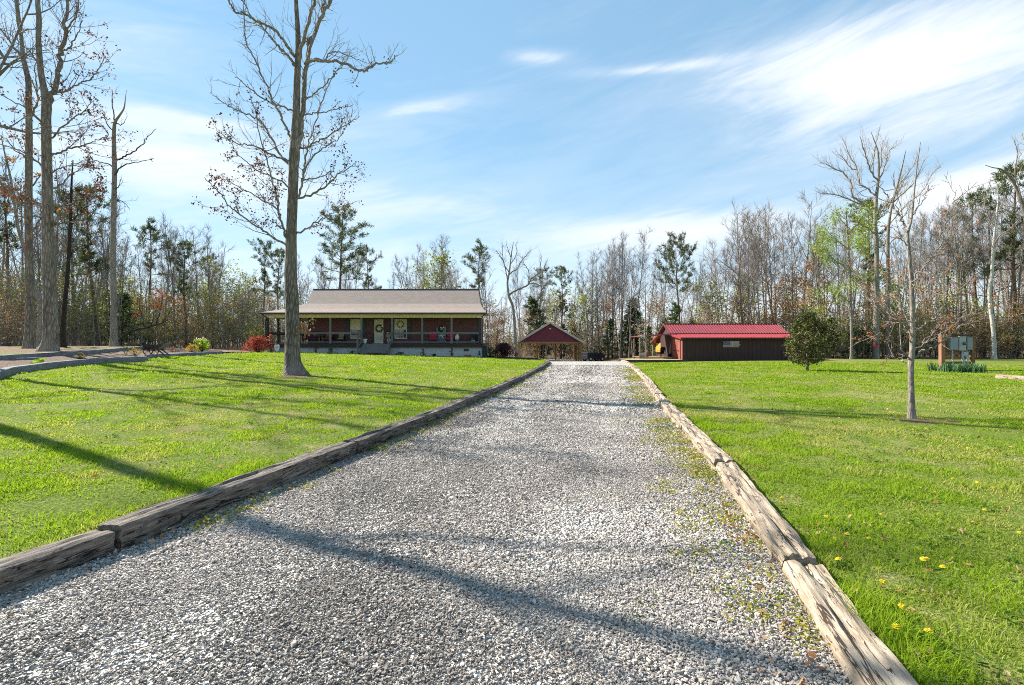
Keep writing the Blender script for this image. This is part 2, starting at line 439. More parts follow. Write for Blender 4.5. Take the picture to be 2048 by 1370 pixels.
MT = {}
def init_mats():
    M = MT
    M['lawn'] = lawn_mat()
    M['litter'] = litter_mat()
    M['mulch'] = litter_mat('bark_mulch', (0.085, 0.058, 0.042), (0.36, 0.275, 0.215), (0.17, 0.125, 0.085), 0.4)
    M['gravel'] = gravel_mat()
    M['stone'] = attr_mat('crushed_stone', 0.8, 0.3, 0, bump=0.25, bscale=120)
    M['grass'] = attr_mat('grass_blade', 0.9, 0.05, 0.45, (1.25, 1.35, 0.6))
    M['leaf'] = attr_mat('leaf_tissue', 0.65, 0.25, 0.42, (1.3, 1.2, 0.8), vary=0.12)
    M['dryleaf'] = attr_mat('dry_leaf', 0.75, 0.2, 0.3, (1.2, 0.95, 0.7), vary=0.1)
    M['needle'] = attr_mat('pine_needles', 0.6, 0.25, 0.2, (1.2, 1.2, 0.7), vary=0.15)
    M['twig'] = mat('thin_twigs', [(0.165, 0.135, 0.11), (0.31, 0.265, 0.22)], 3, vary=0.25)
    M['twig_grey'] = mat('grey_twigs', [(0.15, 0.13, 0.125), (0.29, 0.26, 0.25)], 3, vary=0.25)
    M['bark'] = bark_mat('grey_brown_bark', (0.085, 0.070, 0.058), (0.34, 0.295, 0.25))
    M['bark_oak'] = bark_mat('furrowed_oak_bark', (0.055, 0.044, 0.035), (0.31, 0.26, 0.21), 4.0, 0.95, 7)
    M['bark_dark'] = bark_mat('dark_bark', (0.02, 0.016, 0.014), (0.09, 0.07, 0.058))
    M['bark_pine'] = bark_mat('reddish_pine_bark', (0.055, 0.035, 0.026), (0.22, 0.145, 0.105), 2.0)
    M['bark_pale'] = bark_mat('pale_mottled_bark', (0.22, 0.20, 0.17), (0.62, 0.58, 0.52), 2.0, 0.3, 5)
    M['bark_maple'] = bark_mat('smooth_maple_bark', (0.15, 0.125, 0.105), (0.38, 0.325, 0.28), 3.0, 0.3, 12)
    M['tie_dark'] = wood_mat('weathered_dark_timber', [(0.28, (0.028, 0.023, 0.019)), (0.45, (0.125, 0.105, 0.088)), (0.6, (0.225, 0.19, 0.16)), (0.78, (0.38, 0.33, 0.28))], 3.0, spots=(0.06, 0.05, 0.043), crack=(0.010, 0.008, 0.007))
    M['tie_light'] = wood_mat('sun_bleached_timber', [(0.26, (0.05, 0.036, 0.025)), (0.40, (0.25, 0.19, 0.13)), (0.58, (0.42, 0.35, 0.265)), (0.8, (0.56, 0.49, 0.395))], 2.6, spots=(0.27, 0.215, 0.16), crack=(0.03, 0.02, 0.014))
    M['timber_grey'] = wood_mat('grey_garden_timber', [(0.3, (0.07, 0.075, 0.085)), (0.55, (0.20, 0.21, 0.225)), (0.8, (0.36, 0.36, 0.37))], 3.0)
    M['shingle'] = shingle_mat()
    M['block'] = block_mat()
    M['siding'] = mat('dark_red_siding', [(0.125, 0.052, 0.055), (0.175, 0.074, 0.077)], 2.0, (0.3, 1, 8), rough=0.6)
    M['carsiding'] = mat('burgundy_siding', [(0.12, 0.020, 0.029), (0.165, 0.028, 0.039)], 2.0, (0.3, 1, 8), rough=0.6)
    M['cream'] = mat('cream_vinyl', [(0.58, 0.50, 0.27), (0.68, 0.60, 0.35)], 3.0, rough=0.6)
    M['trim_dark'] = mat('dark_trim', [(0.030, 0.026, 0.024), (0.055, 0.048, 0.044)], 4, rough=0.5)
    M['porch_wood'] = wood_mat('porch_grey_stain', [(0.3, (0.10, 0.10, 0.10)), (0.7, (0.21, 0.205, 0.205))], 3, vary=0.1)
    M['porch_dark'] = wood_mat('porch_dark_stain', [(0.3, (0.028, 0.022, 0.022)), (0.7, (0.065, 0.052, 0.05))], 3, vary=0.1)
    M['shutter'] = mat('slate_shutter', [(0.045, 0.055, 0.062), (0.075, 0.088, 0.098)], 5, rough=0.6)
    M['white'] = mat('white_paint', [(0.70, 0.69, 0.64), (0.80, 0.79, 0.75)], 4, rough=0.5)
    M['ivory'] = mat('ivory_paint', [(0.74, 0.68, 0.50), (0.82, 0.77, 0.60)], 4, rough=0.5)
    M['glass'] = glass_mat('window_glass')
    M['redmetal'] = mat('red_metal_roofing', [(0.225, 0.036, 0.044), (0.30, 0.050, 0.058)], 2.5, rough=0.38, spec=0.5)
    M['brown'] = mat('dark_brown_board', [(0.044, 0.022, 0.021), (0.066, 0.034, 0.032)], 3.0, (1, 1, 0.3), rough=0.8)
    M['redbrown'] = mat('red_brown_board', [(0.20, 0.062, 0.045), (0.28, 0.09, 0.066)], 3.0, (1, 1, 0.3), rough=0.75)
    M['honey'] = wood_mat('honey_pine_post', [(0.3, (0.26, 0.135, 0.045)), (0.7, (0.44, 0.25, 0.10))], 3, (14, 14, 0.8), vary=0.15)
    M['postgrey'] = wood_mat('weathered_post', [(0.3, (0.15, 0.12, 0.095)), (0.7, (0.33, 0.275, 0.22))], 3, (14, 14, 0.8), vary=0.15)
    M['fascia'] = mat('tan_fascia', [(0.40, 0.36, 0.29), (0.50, 0.45, 0.37)], 4, rough=0.6)
    M['meter_grey'] = mat('grey_enamel', [(0.19, 0.215, 0.235), (0.25, 0.28, 0.30)], 3, rough=0.45, spec=0.4)
    M['meter_pale'] = mat('pale_grey_enamel', [(0.30, 0.30, 0.29), (0.37, 0.37, 0.36)], 3, rough=0.45, spec=0.4)
    M['pipe'] = mat('grey_conduit', [(0.30, 0.34, 0.37), (0.40, 0.44, 0.47)], 3, rough=0.5)
    M['plank'] = wood_mat('brown_planks', [(0.3, (0.12, 0.065, 0.032)), (0.7, (0.30, 0.175, 0.085))], 3, (0.8, 14, 14), vary=0.15)
    M['postred'] = wood_mat('reddish_post', [(0.3, (0.20, 0.095, 0.055)), (0.7, (0.40, 0.21, 0.125))], 3, (14, 14, 0.8), vary=0.1)
    M['black'] = mat('black_plastic', [(0.010, 0.010, 0.012), (0.020, 0.020, 0.023)], 5, rough=0.4, spec=0.5)
    M['navy'] = mat('black_blue_paint', [(0.006, 0.007, 0.012), (0.010, 0.012, 0.020)], 5, rough=0.5, spec=0.25)
    M['rubber'] = mat('tyre_rubber', [(0.012, 0.012, 0.012), (0.025, 0.025, 0.025)], 9, rough=0.85)
    M['redcloth'] = mat('crimson_cushion', [(0.50, 0.025, 0.085), (0.60, 0.04, 0.11)], 20, rough=0.95)
    M['orangecloth'] = mat('coral_cushion', [(0.40, 0.10, 0.06), (0.52, 0.15, 0.09)], 20, rough=0.95)
    M['plumcloth'] = mat('plum_cushion', [(0.075, 0.022, 0.045), (0.11, 0.035, 0.062)], 20, rough=0.95)
    M['steel'] = mat('galvanised_steel', [(0.42, 0.45, 0.47), (0.58, 0.61, 0.63)], 5, rough=0.4, metal=0.6)
    M['bluegrey'] = mat('blue_grey_board', [(0.20, 0.25, 0.30), (0.30, 0.36, 0.41)], 5, rough=0.8)
    M['flagblue'] = mat('flag_navy_board', [(0.045, 0.07, 0.13), (0.075, 0.11, 0.18)], 12, rough=0.8)
    M['flagwhite'] = mat('flag_white_board', [(0.50, 0.46, 0.42), (0.62, 0.57, 0.52)], 12, rough=0.8)
    M['flagred'] = mat('flag_brown_red_board', [(0.13, 0.03, 0.028), (0.19, 0.045, 0.04)], 12, rough=0.8)
    M['terracotta'] = mat('terracotta', [(0.28, 0.085, 0.05), (0.36, 0.12, 0.075)], 8, rough=0.85)
    M['logbark'] = mat('log_wood', [(0.16, 0.085, 0.04), (0.30, 0.17, 0.09)], 8, (1, 6, 6), bump=0.6)
    M['yellowpanel'] = mat('amber_plywood', [(0.42, 0.21, 0.03), (0.55, 0.29, 0.05)], 3, rough=0.7)
    M['deck'] = wood_mat('tan_deck_board', [(0.3, (0.34, 0.25, 0.13)), (0.7, (0.52, 0.40, 0.22))], 3, vary=0.0)
    M['paper'] = mat('cream_notice', [(0.62, 0.52, 0.33), (0.70, 0.60, 0.40)], 3, rough=0.8)
# ------------------------------------------------------------------ world, sun, camera
def make_world():
    w = bpy.data.worlds.new('World'); SC.world = w; w.use_nodes = True
    nt = w.node_tree; nt.nodes.clear()
    out = nt.nodes.new('ShaderNodeOutputWorld'); bg = nt.nodes.new('ShaderNodeBackground')
    sky = nt.nodes.new('ShaderNodeTexSky'); sky.sky_type = 'NISHITA'; sky.sun_disc = False
    sky.sun_elevation = SUN_EL; sky.sun_rotation = SUN_AZ
    sky.altitude = 300; sky.air_density = 1.0; sky.dust_density = 0.0; sky.ozone_density = 1.0
    d = nt.nodes.new('ShaderNodeTexCoord').outputs['Generated']
    s = nt.nodes.new('ShaderNodeSeparateXYZ'); nt.links.new(d, s.inputs[0])
    az = math_n(nt, 'ARCTAN2', s.outputs[0], s.outputs[1])
    el = math_n(nt, 'ARCSINE', s.outputs[2])
    def vec(sx, sy, tilt=0.0, off=(0, 0, 0)):
        c = nt.nodes.new('ShaderNodeCombineXYZ')
        nt.links.new(math_n(nt, 'MULTIPLY', az, sx), c.inputs[0])
        nt.links.new(math_n(nt, 'MULTIPLY', math_n(nt, 'SUBTRACT', el, math_n(nt, 'MULTIPLY', az, tilt)), sy), c.inputs[1])
        c.inputs[2].default_value = off[2]
        return c.outputs[0]
    streak = noise_n(nt, vec(3.0, 15.0, 0.16), 1.0, 9, 0.62, 0.9)
    fine = noise_n(nt, vec(10.0, 52.0, 0.22), 1.0, 6, 0.6, 0.8)
    big = noise_n(nt, vec(1.6, 5.0, 0.12, (0, 0, 4)), 1.0, 4, 0.55, 0.4)
    tex = math_n(nt, 'ADD', math_n(nt, 'MULTIPLY', streak, 0.72), math_n(nt, 'MULTIPLY', fine, 0.28))
    def blob(px, py, wa, we, tilt=0.0):
        a0 = math.atan2(px-CX, F); e0 = math.atan2(CY-py, math.hypot(F, px-CX))
        da = math_n(nt, 'SUBTRACT', az, a0)
        de = math_n(nt, 'SUBTRACT', math_n(nt, 'SUBTRACT', el, e0), math_n(nt, 'MULTIPLY', da, tilt))
        q = math_n(nt, 'ADD', math_n(nt, 'POWER', math_n(nt, 'ABSOLUTE', math_n(nt, 'DIVIDE', da, wa)), 2.0),
                   math_n(nt, 'POWER', math_n(nt, 'ABSOLUTE', math_n(nt, 'DIVIDE', de, we)), 2.0))
        return math_n(nt, 'POWER', 2.718, math_n(nt, 'MULTIPLY', q, -1.0))
    def add(*v):
        r = v[0]
        for x in v[1:]: r = math_n(nt, 'ADD', r, x)
        return r
    def mul(a, b): return math_n(nt, 'MULTIPLY', a, b)
    region = add(mul(blob(1830, 140, R(12.5), R(4.4), -0.06), 0.70), mul(blob(1580, 105, R(9), R(2.2), 0.05), 0.26), mul(blob(1075, 115, R(3.8), R(0.7), -0.05), 0.30),
                 mul(blob(1310, 137, R(8), R(0.5), -0.03), 0.30), mul(blob(330, 325, R(9), R(2.4), 0.05), 0.46), mul(blob(330, 238, R(8), R(1.1), 0.08), 0.30),
                 mul(blob(1975, 352, R(6), R(1.2), 0.12), 0.50), mul(blob(1930, 420, R(6), R(1.5), 0.1), 0.36), mul(blob(1330, 465, R(13), R(2.0), 0.0), 0.40),
                 mul(blob(700, 400, R(18), R(2.0), 0.02), 0.16), mul(blob(860, 215, R(8), R(0.8), 0.18), 0.24), mul(blob(120, 60, R(12), R(3), 0.1), 0.18), mul(blob(600, 260, R(15), R(2.0), 0.1), 0.14))
    low = math_n(nt, 'MULTIPLY', math_n(nt, 'POWER', 2.718, math_n(nt, 'MULTIPLY', math_n(nt, 'MAXIMUM', el, 0.0), -4.1)), 0.66)
    dens = add(mul(math_n(nt, 'SUBTRACT', tex, 0.5), mul(math_n(nt, 'ADD', region, 0.22), 2.3)), mul(math_n(nt, 'SUBTRACT', big, 0.5), 0.25), region, low, -0.06)
    mask = ramp(nt, dens, [(0.02, (0, 0, 0)), (0.22, (0.20, 0.20, 0.20)), (0.45, (0.62, 0.62, 0.62)), (0.75, (0.97, 0.97, 0.97))])
    hs = nt.nodes.new('ShaderNodeHueSaturation'); hs.inputs['Saturation'].default_value = 0.95; hs.inputs['Value'].default_value = 1.25
    nt.links.new(sky.outputs[0], hs.inputs['Color'])
    gm = nt.nodes.new('ShaderNodeGamma'); gm.inputs[1].default_value = 0.4; nt.links.new(hs.outputs[0], gm.inputs[0])
    sc = mixc(nt, 1.0, gm.outputs[0], (1.38, 2.07, 2.52), 'MULTIPLY')
    c = mixc(nt, mask, sc, (6.0, 6.2, 6.4))
    nt.links.new(c, bg.inputs[0]); bg.inputs[1].default_value = SKY_STRENGTH
    nt.links.new(bg.outputs[0], out.inputs[0])
SKY_STRENGTH = 0.075
def make_sun():
    l = bpy.data.lights.new('sun', 'SUN'); l.energy = 5.0; l.angle = R(0.55); l.color = (1.0, 0.93, 0.83)
    o = bpy.data.objects.new('sun', l); link(o)
    d = Vector((math.sin(SUN_AZ)*math.cos(SUN_EL), math.cos(SUN_AZ)*math.cos(SUN_EL), math.sin(SUN_EL)))
    o.rotation_euler = d.to_track_quat('Z', 'Y').to_euler()
    o.location = d*60
def make_camera():
    c = bpy.data.cameras.new('camera'); c.lens = 18.0; c.sensor_width = 36.0; c.sensor_fit = 'HORIZONTAL'; c.clip_end = 3000; c.clip_start = 0.05
    o = bpy.data.objects.new('camera', c); link(o)
    o.location = (0, 0, CH); o.rotation_euler = (R(90), 0, 0)
    SC.camera = o
    SC.view_settings.view_transform = 'Standard'; SC.view_settings.look = 'None'
    SC.view_settings.exposure = EXPOSURE; SC.view_settings.gamma = 1.0
    SC.view_settings.use_curve_mapping = False
    SC.cycles.max_bounces = 6; SC.cycles.diffuse_bounces = 3; SC.cycles.glossy_bounces = 2; SC.cycles.transmission_bounces = 3
    SC.cycles.use_denoising = False; SC.cycles.filter_width = 1.0
    SC.cycles.use_adaptive_sampling = True; SC.cycles.adaptive_threshold = 0.01
EXPOSURE = 1.3

# ------------------------------------------------------------------ garden lines on the left (world points)
def on_line(pts, n_per=1): return [Vector(p) for p in pts]
G1P = [(-70, 782), (0, 754.5), (34, 742.5), (88, 737.5), (181, 727.5), (292, 722.0)]       # front row, foot
G1B = [(293, 716.5), (345, 713.5), (442, 707.8)]                                           # set back second stretch
G2P = [(-90, 727), (0, 724.0), (78, 722.0)]
G2B = [(0, 722.5), (60, 718.5), (107, 715.0), (200, 707.5), (273, 700.5), (300, 697.5)]
def garden():
    g = {}
    g['f1'] = [gnd(*p) for p in G1P]
    g['f2'] = [gnd(*p) for p in G1B]
    g['b1'] = [gnd(*p, extra=0.10) for p in G2P]
    g['b2'] = [gnd(*p, extra=0.14) for p in G2B]
    return g

BED = {}
def init_bed():
    g = garden(); BED['g'] = g
    P = g['f1'] + g['f2']
    P = sorted(P, key=lambda p: p[1])
    BED['y'] = [-40.0, P[0][1]-8] + [p[1] for p in P] + [46.0, 60.0, 900]
    BED['x'] = [-16.0, P[0][0]-1.0] + [p[0] for p in P] + [-21.5, -27.0, -60]
    print('BED', [tuple(np.round(p, 2)) for p in P], [tuple(np.round(p, 2)) for p in g['b2']])
def BEDX(y): return np.interp(y, BED['y'], BED['x'])
def lit_zone(x, y):
    """1 where the forest floor begins"""
    w = 2.2*(fbm(x*0.25, y*0.25, 33, 3)-0.5)
    right = sstep(53.0, 54.5, y + w - 0.02*(x-20))*(x > 9)
    mid = sstep(61, 63, y+w)*((x <= 9) & (x > -26))
    left = (x < BEDX(y)-0.8)*1.0
    return np.maximum(np.maximum(right, mid), left)

def make_ground():
    ys = np.concatenate([[-250, -120, -60, -30, -15], np.arange(-8, 16, 0.3), np.arange(16, 60, 0.6), np.arange(60, 104, 2.0), [110, 125, 150, 200, 300, 500, 900]])
    ss = np.concatenate([[0.02], np.arange(0.25, 8, 0.3), np.arange(8, 32, 0.6), np.arange(32, 70, 2.0), [75, 90, 120, 180, 300, 500, 900]])
    lawnV, lawnF, litF = [], [], []
    n0 = 0
    for side in (-1, 1):
        Y, S = np.meshgrid(ys, ss, indexing='ij')
        X = (XL(Y) - S) if side < 0 else (XR(Y) + S)
        Z = hz(X, Y)
        V = np.stack([X, Y, Z], -1).reshape(-1, 3)
        a, b = Y.shape
        i = np.arange(a-1)[:, None]*b + np.arange(b-1)[None, :]
        Q = np.stack([i, i+1, i+b+1, i+b], -1).reshape(-1, 4)
        if side < 0: Q = Q[:, ::-1]
        cx = V[Q].mean(axis=1)
        lit = lit_zone(cx[:, 0], cx[:, 1]) > 0.5
        lawnF.append(Q[~lit]+n0); litF.append(Q[lit]+n0)
        lawnV.append(V); n0 += len(V)
    # the strip between the drive edges far beyond the carport and behind the camera
    for y0, y1, n in ((84, 900, 30), (-250, -8, 10)):
        Y, T = np.meshgrid(np.linspace(y0, y1, n), np.linspace(0, 1, 6), indexing='ij')
        X = XL(Y)*(1-T)+XR(Y)*T; Z = zdrive(X, Y)
        V = np.stack([X, Y, Z], -1).reshape(-1, 3); a, b = Y.shape
        i = np.arange(a-1)[:, None]*b + np.arange(b-1)[None, :]
        Q = np.stack([i, i+1, i+b+1, i+b], -1).reshape(-1, 4)
        (litF if y0 > 0 else lawnF).append(Q+n0); lawnV.append(V); n0 += len(V)
    V = np.concatenate(lawnV)
    o = obj('lawn', np_mesh('lawn', V, [np.concatenate(lawnF)], MT['lawn'], smooth=True))
    tag(o, 'bright yellow green mown lawn on both sides of the drive', 'lawn', kind='structure')
    o = obj('forest_floor', np_mesh('forest_floor', V, [np.concatenate(litF)], MT['litter'], smooth=True))
    tag(o, 'brown leaf covered forest floor beyond the lawn', 'ground', kind='structure')

def make_drive():
    ys = np.concatenate([np.arange(-8, 14, 0.16), np.arange(14, 48, 0.4), np.arange(48, 85, 1.0)])
    ts = np.linspace(0, 1, 40)
    Y, T = np.meshgrid(ys, ts, indexing='ij')
    X = (XL(Y)-0.06)*(1-T) + (XR(Y)+0.06)*T
    Z = zdrive(X, Y) + 0.035*(fbm(X*1.3, Y*0.8, 91, 4)-0.5) - 0.02*np.exp(-((T-0.3)/0.08)**2) - 0.02*np.exp(-((T-0.7)/0.08)**2)
    V = np.stack([X, Y, Z], -1).reshape(-1, 3); a, b = Y.shape
    i = np.arange(a-1)[:, None]*b + np.arange(b-1)[None, :]
    Q = np.stack([i, i+1, i+b+1, i+b], -1).reshape(-1, 4)
    o = obj('driveway', np_mesh('driveway', V, [Q], MT['gravel'], smooth=True))
    tag(o, 'pale grey gravel driveway leading to the carport', 'driveway', kind='structure')
    # loose crushed stone
    rng = np.random.default_rng(4)
    tv = []
    for k in range(10):
        a = np.sort(rng.uniform(0, 2*PI, 5) if k % 2 else np.arange(5)*2*PI/5 + rng.normal(0, 0.25, 5))
        rt = rng.uniform(0.7, 1.1, 5); rb = rng.uniform(0.8, 1.2, 5)
        top = np.stack([np.cos(a)*rt*0.8, np.sin(a)*rt*0.8, rng.uniform(0.6, 1.1, 5)], -1)
        bot = np.stack([np.cos(a+0.2)*rb, np.sin(a+0.2)*rb, rng.uniform(-0.8, -0.2, 5)], -1)
        tv.append(np.concatenate([top, bot]))
    tv = np.array(tv)
    tf = [(0, 1, 2), (0, 2, 3), (0, 3, 4)]
    for j in range(5):
        j2 = (j+1) % 5
        tf += [(5+j, 5+j2, j2), (5+j, j2, j)]
    tf = np.array(tf)
    Xs, Ys, Sz = [], [], []
    for y0, y1, dens, mean, sg in ((0.9, 3.4, 11500, 0.0051, 0.38), (3.4, 6.5, 8200, 0.0059, 0.38), (6.5, 11, 3000, 0.0078, 0.36), (11, 19, 500, 0.0145, 0.35), (19, 34, 90, 0.024, 0.3)):
        ar = 4.9*(y1-y0); n = int(ar*dens)
        y = rng.uniform(y0, y1, n); t = rng.uniform(-0.005, 1.005, n)
        x = XL(y)*(1-t)+XR(y)*t
        k = (np.abs(x) < 1.3*y + 0.7)
        xs, yy = x[k], y[k]
        s = mean*np.exp(rng.normal(0, sg, len(xs)))
        tt = t[k]; track = np.exp(-((tt-0.29)/0.09)**2)+np.exp(-((tt-0.71)/0.09)**2); s *= 1-0.30*track
        patch = fbm(xs*0.9, yy*0.7, 71, 3)
        keep = rng.random(len(xs)) < np.clip((patch-0.2)*3.2, 0.35, 1)
        Xs.append(xs[keep]); Ys.append(yy[keep]); Sz.append(s[keep])
    x = np.concatenate(Xs); y = np.concatenate(Ys); s = np.concatenate(Sz); n = len(x)
    T_ = (x-XL(y))/(XR(y)-XL(y))
    z = zdrive(x, y) + 0.035*(fbm(x*1.3, y*0.8, 91, 4)-0.5) - 0.02*np.exp(-((T_-0.3)/0.08)**2) - 0.02*np.exp(-((T_-0.7)/0.08)**2)
    k = rng.integers(0, 10, n)
    P = tv[k]*np.stack([s*rng.uniform(0.9, 1.6, n), s*rng.uniform(0.7, 1.0, n), s*rng.uniform(0.35, 0.75, n)], -1)[:, None, :]
    az = rng.uniform(0, 2*PI, n); tl = np.abs(rng.normal(0, 0.32, n)); ta = rng.uniform(0, 2*PI, n)
    c, si = np.cos(az)[:, None], np.sin(az)[:, None]
    px_, py_ = P[..., 0]*c - P[..., 1]*si, P[..., 0]*si + P[..., 1]*c
    ca, sa = np.cos(ta)[:, None], np.sin(ta)[:, None]
    pz_ = P[..., 2] + (px_*ca+py_*sa)*np.sin(tl)[:, None]
    V = np.stack([px_+x[:, None], py_+y[:, None], pz_+(z+s*0.28+rng.uniform(0, 0.007, n))[:, None]], -1).reshape(-1, 3)
    Q = (tf[None]+np.arange(n)[:, None, None]*10).reshape(-1, 3)
    g = np.clip(rng.normal(0.30, 0.095, n)*np.interp(fbm(x*0.8, y*0.5, 72, 3), [0.3, 0.48, 0.65], [0.66, 0.98, 1.18]), 0.06, 0.82)
    tan = rng.random(n) < 0.10
    colr = np.stack([g*1.15, g*1.03, g*0.92], -1)
    colr[tan] = np.stack([g*1.05, g*0.88, g*0.70], -1)[tan]
    o = obj('gravel_stones', np_mesh('gravel_stones', V, [Q], MT['stone'], col=np.repeat(colr, 10, axis=0)))
    tag(o, 'loose grey crushed stone covering the driveway', 'gravel', kind='stuff')

# ------------------------------------------------------------------ timbers
def tie_mesh(name, L, W, H, mat_, seed, nx=44, rough=0.012, rot=0.0, groove=True):
    """weathered square timber along +X from 0 to L, bottom at z=0"""
    k = 28
    prof = []
    per = 7
    for (ax, ay), (bx, by) in (((-1,-1),(1,-1)), ((1,-1),(1,1)), ((1,1),(-1,1)), ((-1,1),(-1,-1))):
        for i in range(per):
            t = i/per
            prof.append((ax+(bx-ax)*t, ay+(by-ay)*t))
    V = []
    rnd = random.Random(seed)
    gy = rnd.uniform(-0.25, 0.3)
    for i in range(nx+1):
        x = L*i/nx
        e = min(i, nx-i)
        sc = 1.0 - (0.05 if e == 0 else 0.0)
        for (u, w) in prof:
            ru = u; rw = w
            if abs(u) > 0.99 and abs(w) > 0.99: ru *= 0.955; rw *= 0.945
            y = ru*W/2*sc; z = H/2 + rw*H/2*sc
            p = Vector((x*1.2+seed*7.3, y*9, z*9))
            d = mnoise.fractal(p, 1.0, 2.0, 4)*rough + mnoise.fractal(Vector((x*0.7+seed, y*18, z*18+3)), 1.0, 2.0, 3)*rough*0.7
            n = Vector((0, u if abs(u) > 0.99 else 0, w if abs(w) > 0.99 else 0))
            if n.length > 0: n.normalize()
            y += n.y*d; z += n.z*d
            if w > 0.95 and groove:
                g = math.exp(-((u-gy-0.25*math.sin(x*1.3+seed))/0.13)**2)
                m = max(0.0, mnoise.noise(Vector((x*1.1+seed*3, 0.3, 1.7)))+0.12)
                z -= g*m*0.045*rot*2 + g*0.006
                if rot > 0:
                    z -= rot*0.05*max(0, mnoise.noise(Vector((x*2.2+seed, u*2.0, 5.1)))-0.15)
            if e == 0: x2 = x + mnoise.noise(Vector((y*20, z*20, seed)))*0.02
            else: x2 = x
            V.append((x2, y, z))
    V = np.array(V)
    i = np.arange(nx)[:, None]*k; j = np.arange(k)[None, :]; j2 = (j+1) % k
    Q = np.stack([i+j, i+k+j, i+k+j2, i+j2], -1).reshape(-1, 4)[:, ::-1]
    c0 = len(V); V = np.concatenate([V, [[0, 0, H/2], [L, 0, H/2]]])
    jj = np.arange(k); jn = (jj+1) % k
    caps = np.concatenate([np.stack([jn, jj, np.full(k, c0)], -1), np.stack([nx*k+jj, nx*k+jn, np.full(k, c0+1)], -1)])
    caps = caps[:, ::-1]
    return np_mesh(name, V, [Q, caps], mat_)
def place_tie(name, a, b, label, group, mat_, seed, W=0.22, H=0.2, zoff=0.0, rot=0.0, nx=44, rough=0.012):
    """a,b: ground points; the timber is sunk a little"""
    a = Vector(a); b = Vector(b); d = b-a; L = d.length - 0.015
    o = obj(name, tie_mesh(name, L, W, H, mat_, seed, nx, rough, rot))
    o.location = (a.x, a.y, a.z+zoff)
    o.rotation_euler = (0, -math.asin(d.z/d.length), math.atan2(d.y, d.x))
    return tag(o, label, 'timber', group)
ORD = ['first', 'second', 'third', 'fourth', 'fifth', 'sixth', 'seventh', 'eighth', 'ninth', 'tenth', 'eleventh', 'twelfth', 'thirteenth', 'fourteenth',
       'fifteenth', 'sixteenth', 'seventeenth', 'eighteenth', 'nineteenth', 'twentieth', 'twenty-first', 'twenty-second', 'twenty-third', 'twenty-fourth', 'twenty-fifth',
       'twenty-sixth', 'twenty-seventh', 'twenty-eighth', 'twenty-ninth', 'thirtieth']
LJ = [0.9, 3.70, 6.85, 9.35, 11.9, 14.6, 17.3, 20.0, 22.8, 25.6, 28.4, 31.2, 34.0, 36.8, 39.4, 41.6, 43.4]
RJ = [0.62, 3.29, 5.93, 8.55, 11.1, 13.7, 16.4, 19.1, 21.8, 24.5, 27.2, 29.9, 32.6, 35.3, 38.0, 40.5]
def make_drive_ties():
    rnd = random.Random(5)
    for i in range(len(LJ)-1):
        y0, y1 = LJ[i]+0.02, LJ[i+1]
        a = (float(XL(y0))-0.10, y0, float(drop(y0))-0.03); b = (float(XL(y1))-0.10, y1, float(drop(y1))-0.03)
        lab = ('weathered dark timber edging the gravel beside the left lawn, nearest the camera' if i == 0 else
               f'{ORD[i]} weathered dark timber from the camera along the left lawn edge')
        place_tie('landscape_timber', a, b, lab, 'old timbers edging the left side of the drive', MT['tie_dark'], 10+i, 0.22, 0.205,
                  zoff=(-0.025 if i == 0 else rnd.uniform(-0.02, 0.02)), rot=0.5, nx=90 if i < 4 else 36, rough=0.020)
    zo = [-0.075, -0.045, -0.02, -0.02, -0.03, -0.01]
    for i in range(len(RJ)-1):
        y0, y1 = RJ[i]+0.02, RJ[i+1]
        a = (float(XR(y0))+0.10, y0, float(drop(y0))-0.02); b = (float(XR(y1))+0.10, y1, float(drop(y1))-0.02)
        lab = ('rotted pale timber edging the gravel beside the right lawn, nearest the camera' if i == 0 else
               f'{ORD[i]} sun bleached timber from the camera along the right lawn edge')
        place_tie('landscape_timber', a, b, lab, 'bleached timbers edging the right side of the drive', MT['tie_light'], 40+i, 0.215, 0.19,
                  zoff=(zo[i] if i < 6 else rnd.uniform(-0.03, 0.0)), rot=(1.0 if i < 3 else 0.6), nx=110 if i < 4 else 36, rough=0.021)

def polyline_ties(pts, z_extra, labels, group, mat_, seed, H=0.22, W=0.2, sink=0.03):
    for i in range(len(pts)-1):
        a = Vector(pts[i]); b = Vector(pts[i+1]); a.z += z_extra-sink; b.z += z_extra-sink
        place_tie('landscape_timber', a, b, labels[i], group, mat_, seed+i, W, H, nx=30, rough=0.008)

def subdiv(pts, n):
    """n equal stretches along a polyline"""
    pts = [np.array(p, float) for p in pts]
    L = np.concatenate([[0], np.cumsum([np.linalg.norm(pts[i+1]-pts[i]) for i in range(len(pts)-1)])])
    return [np.array([np.interp(t, L, [p[k] for p in pts]) for k in range(3)]) for t in np.linspace(0, L[-1], n+1)]

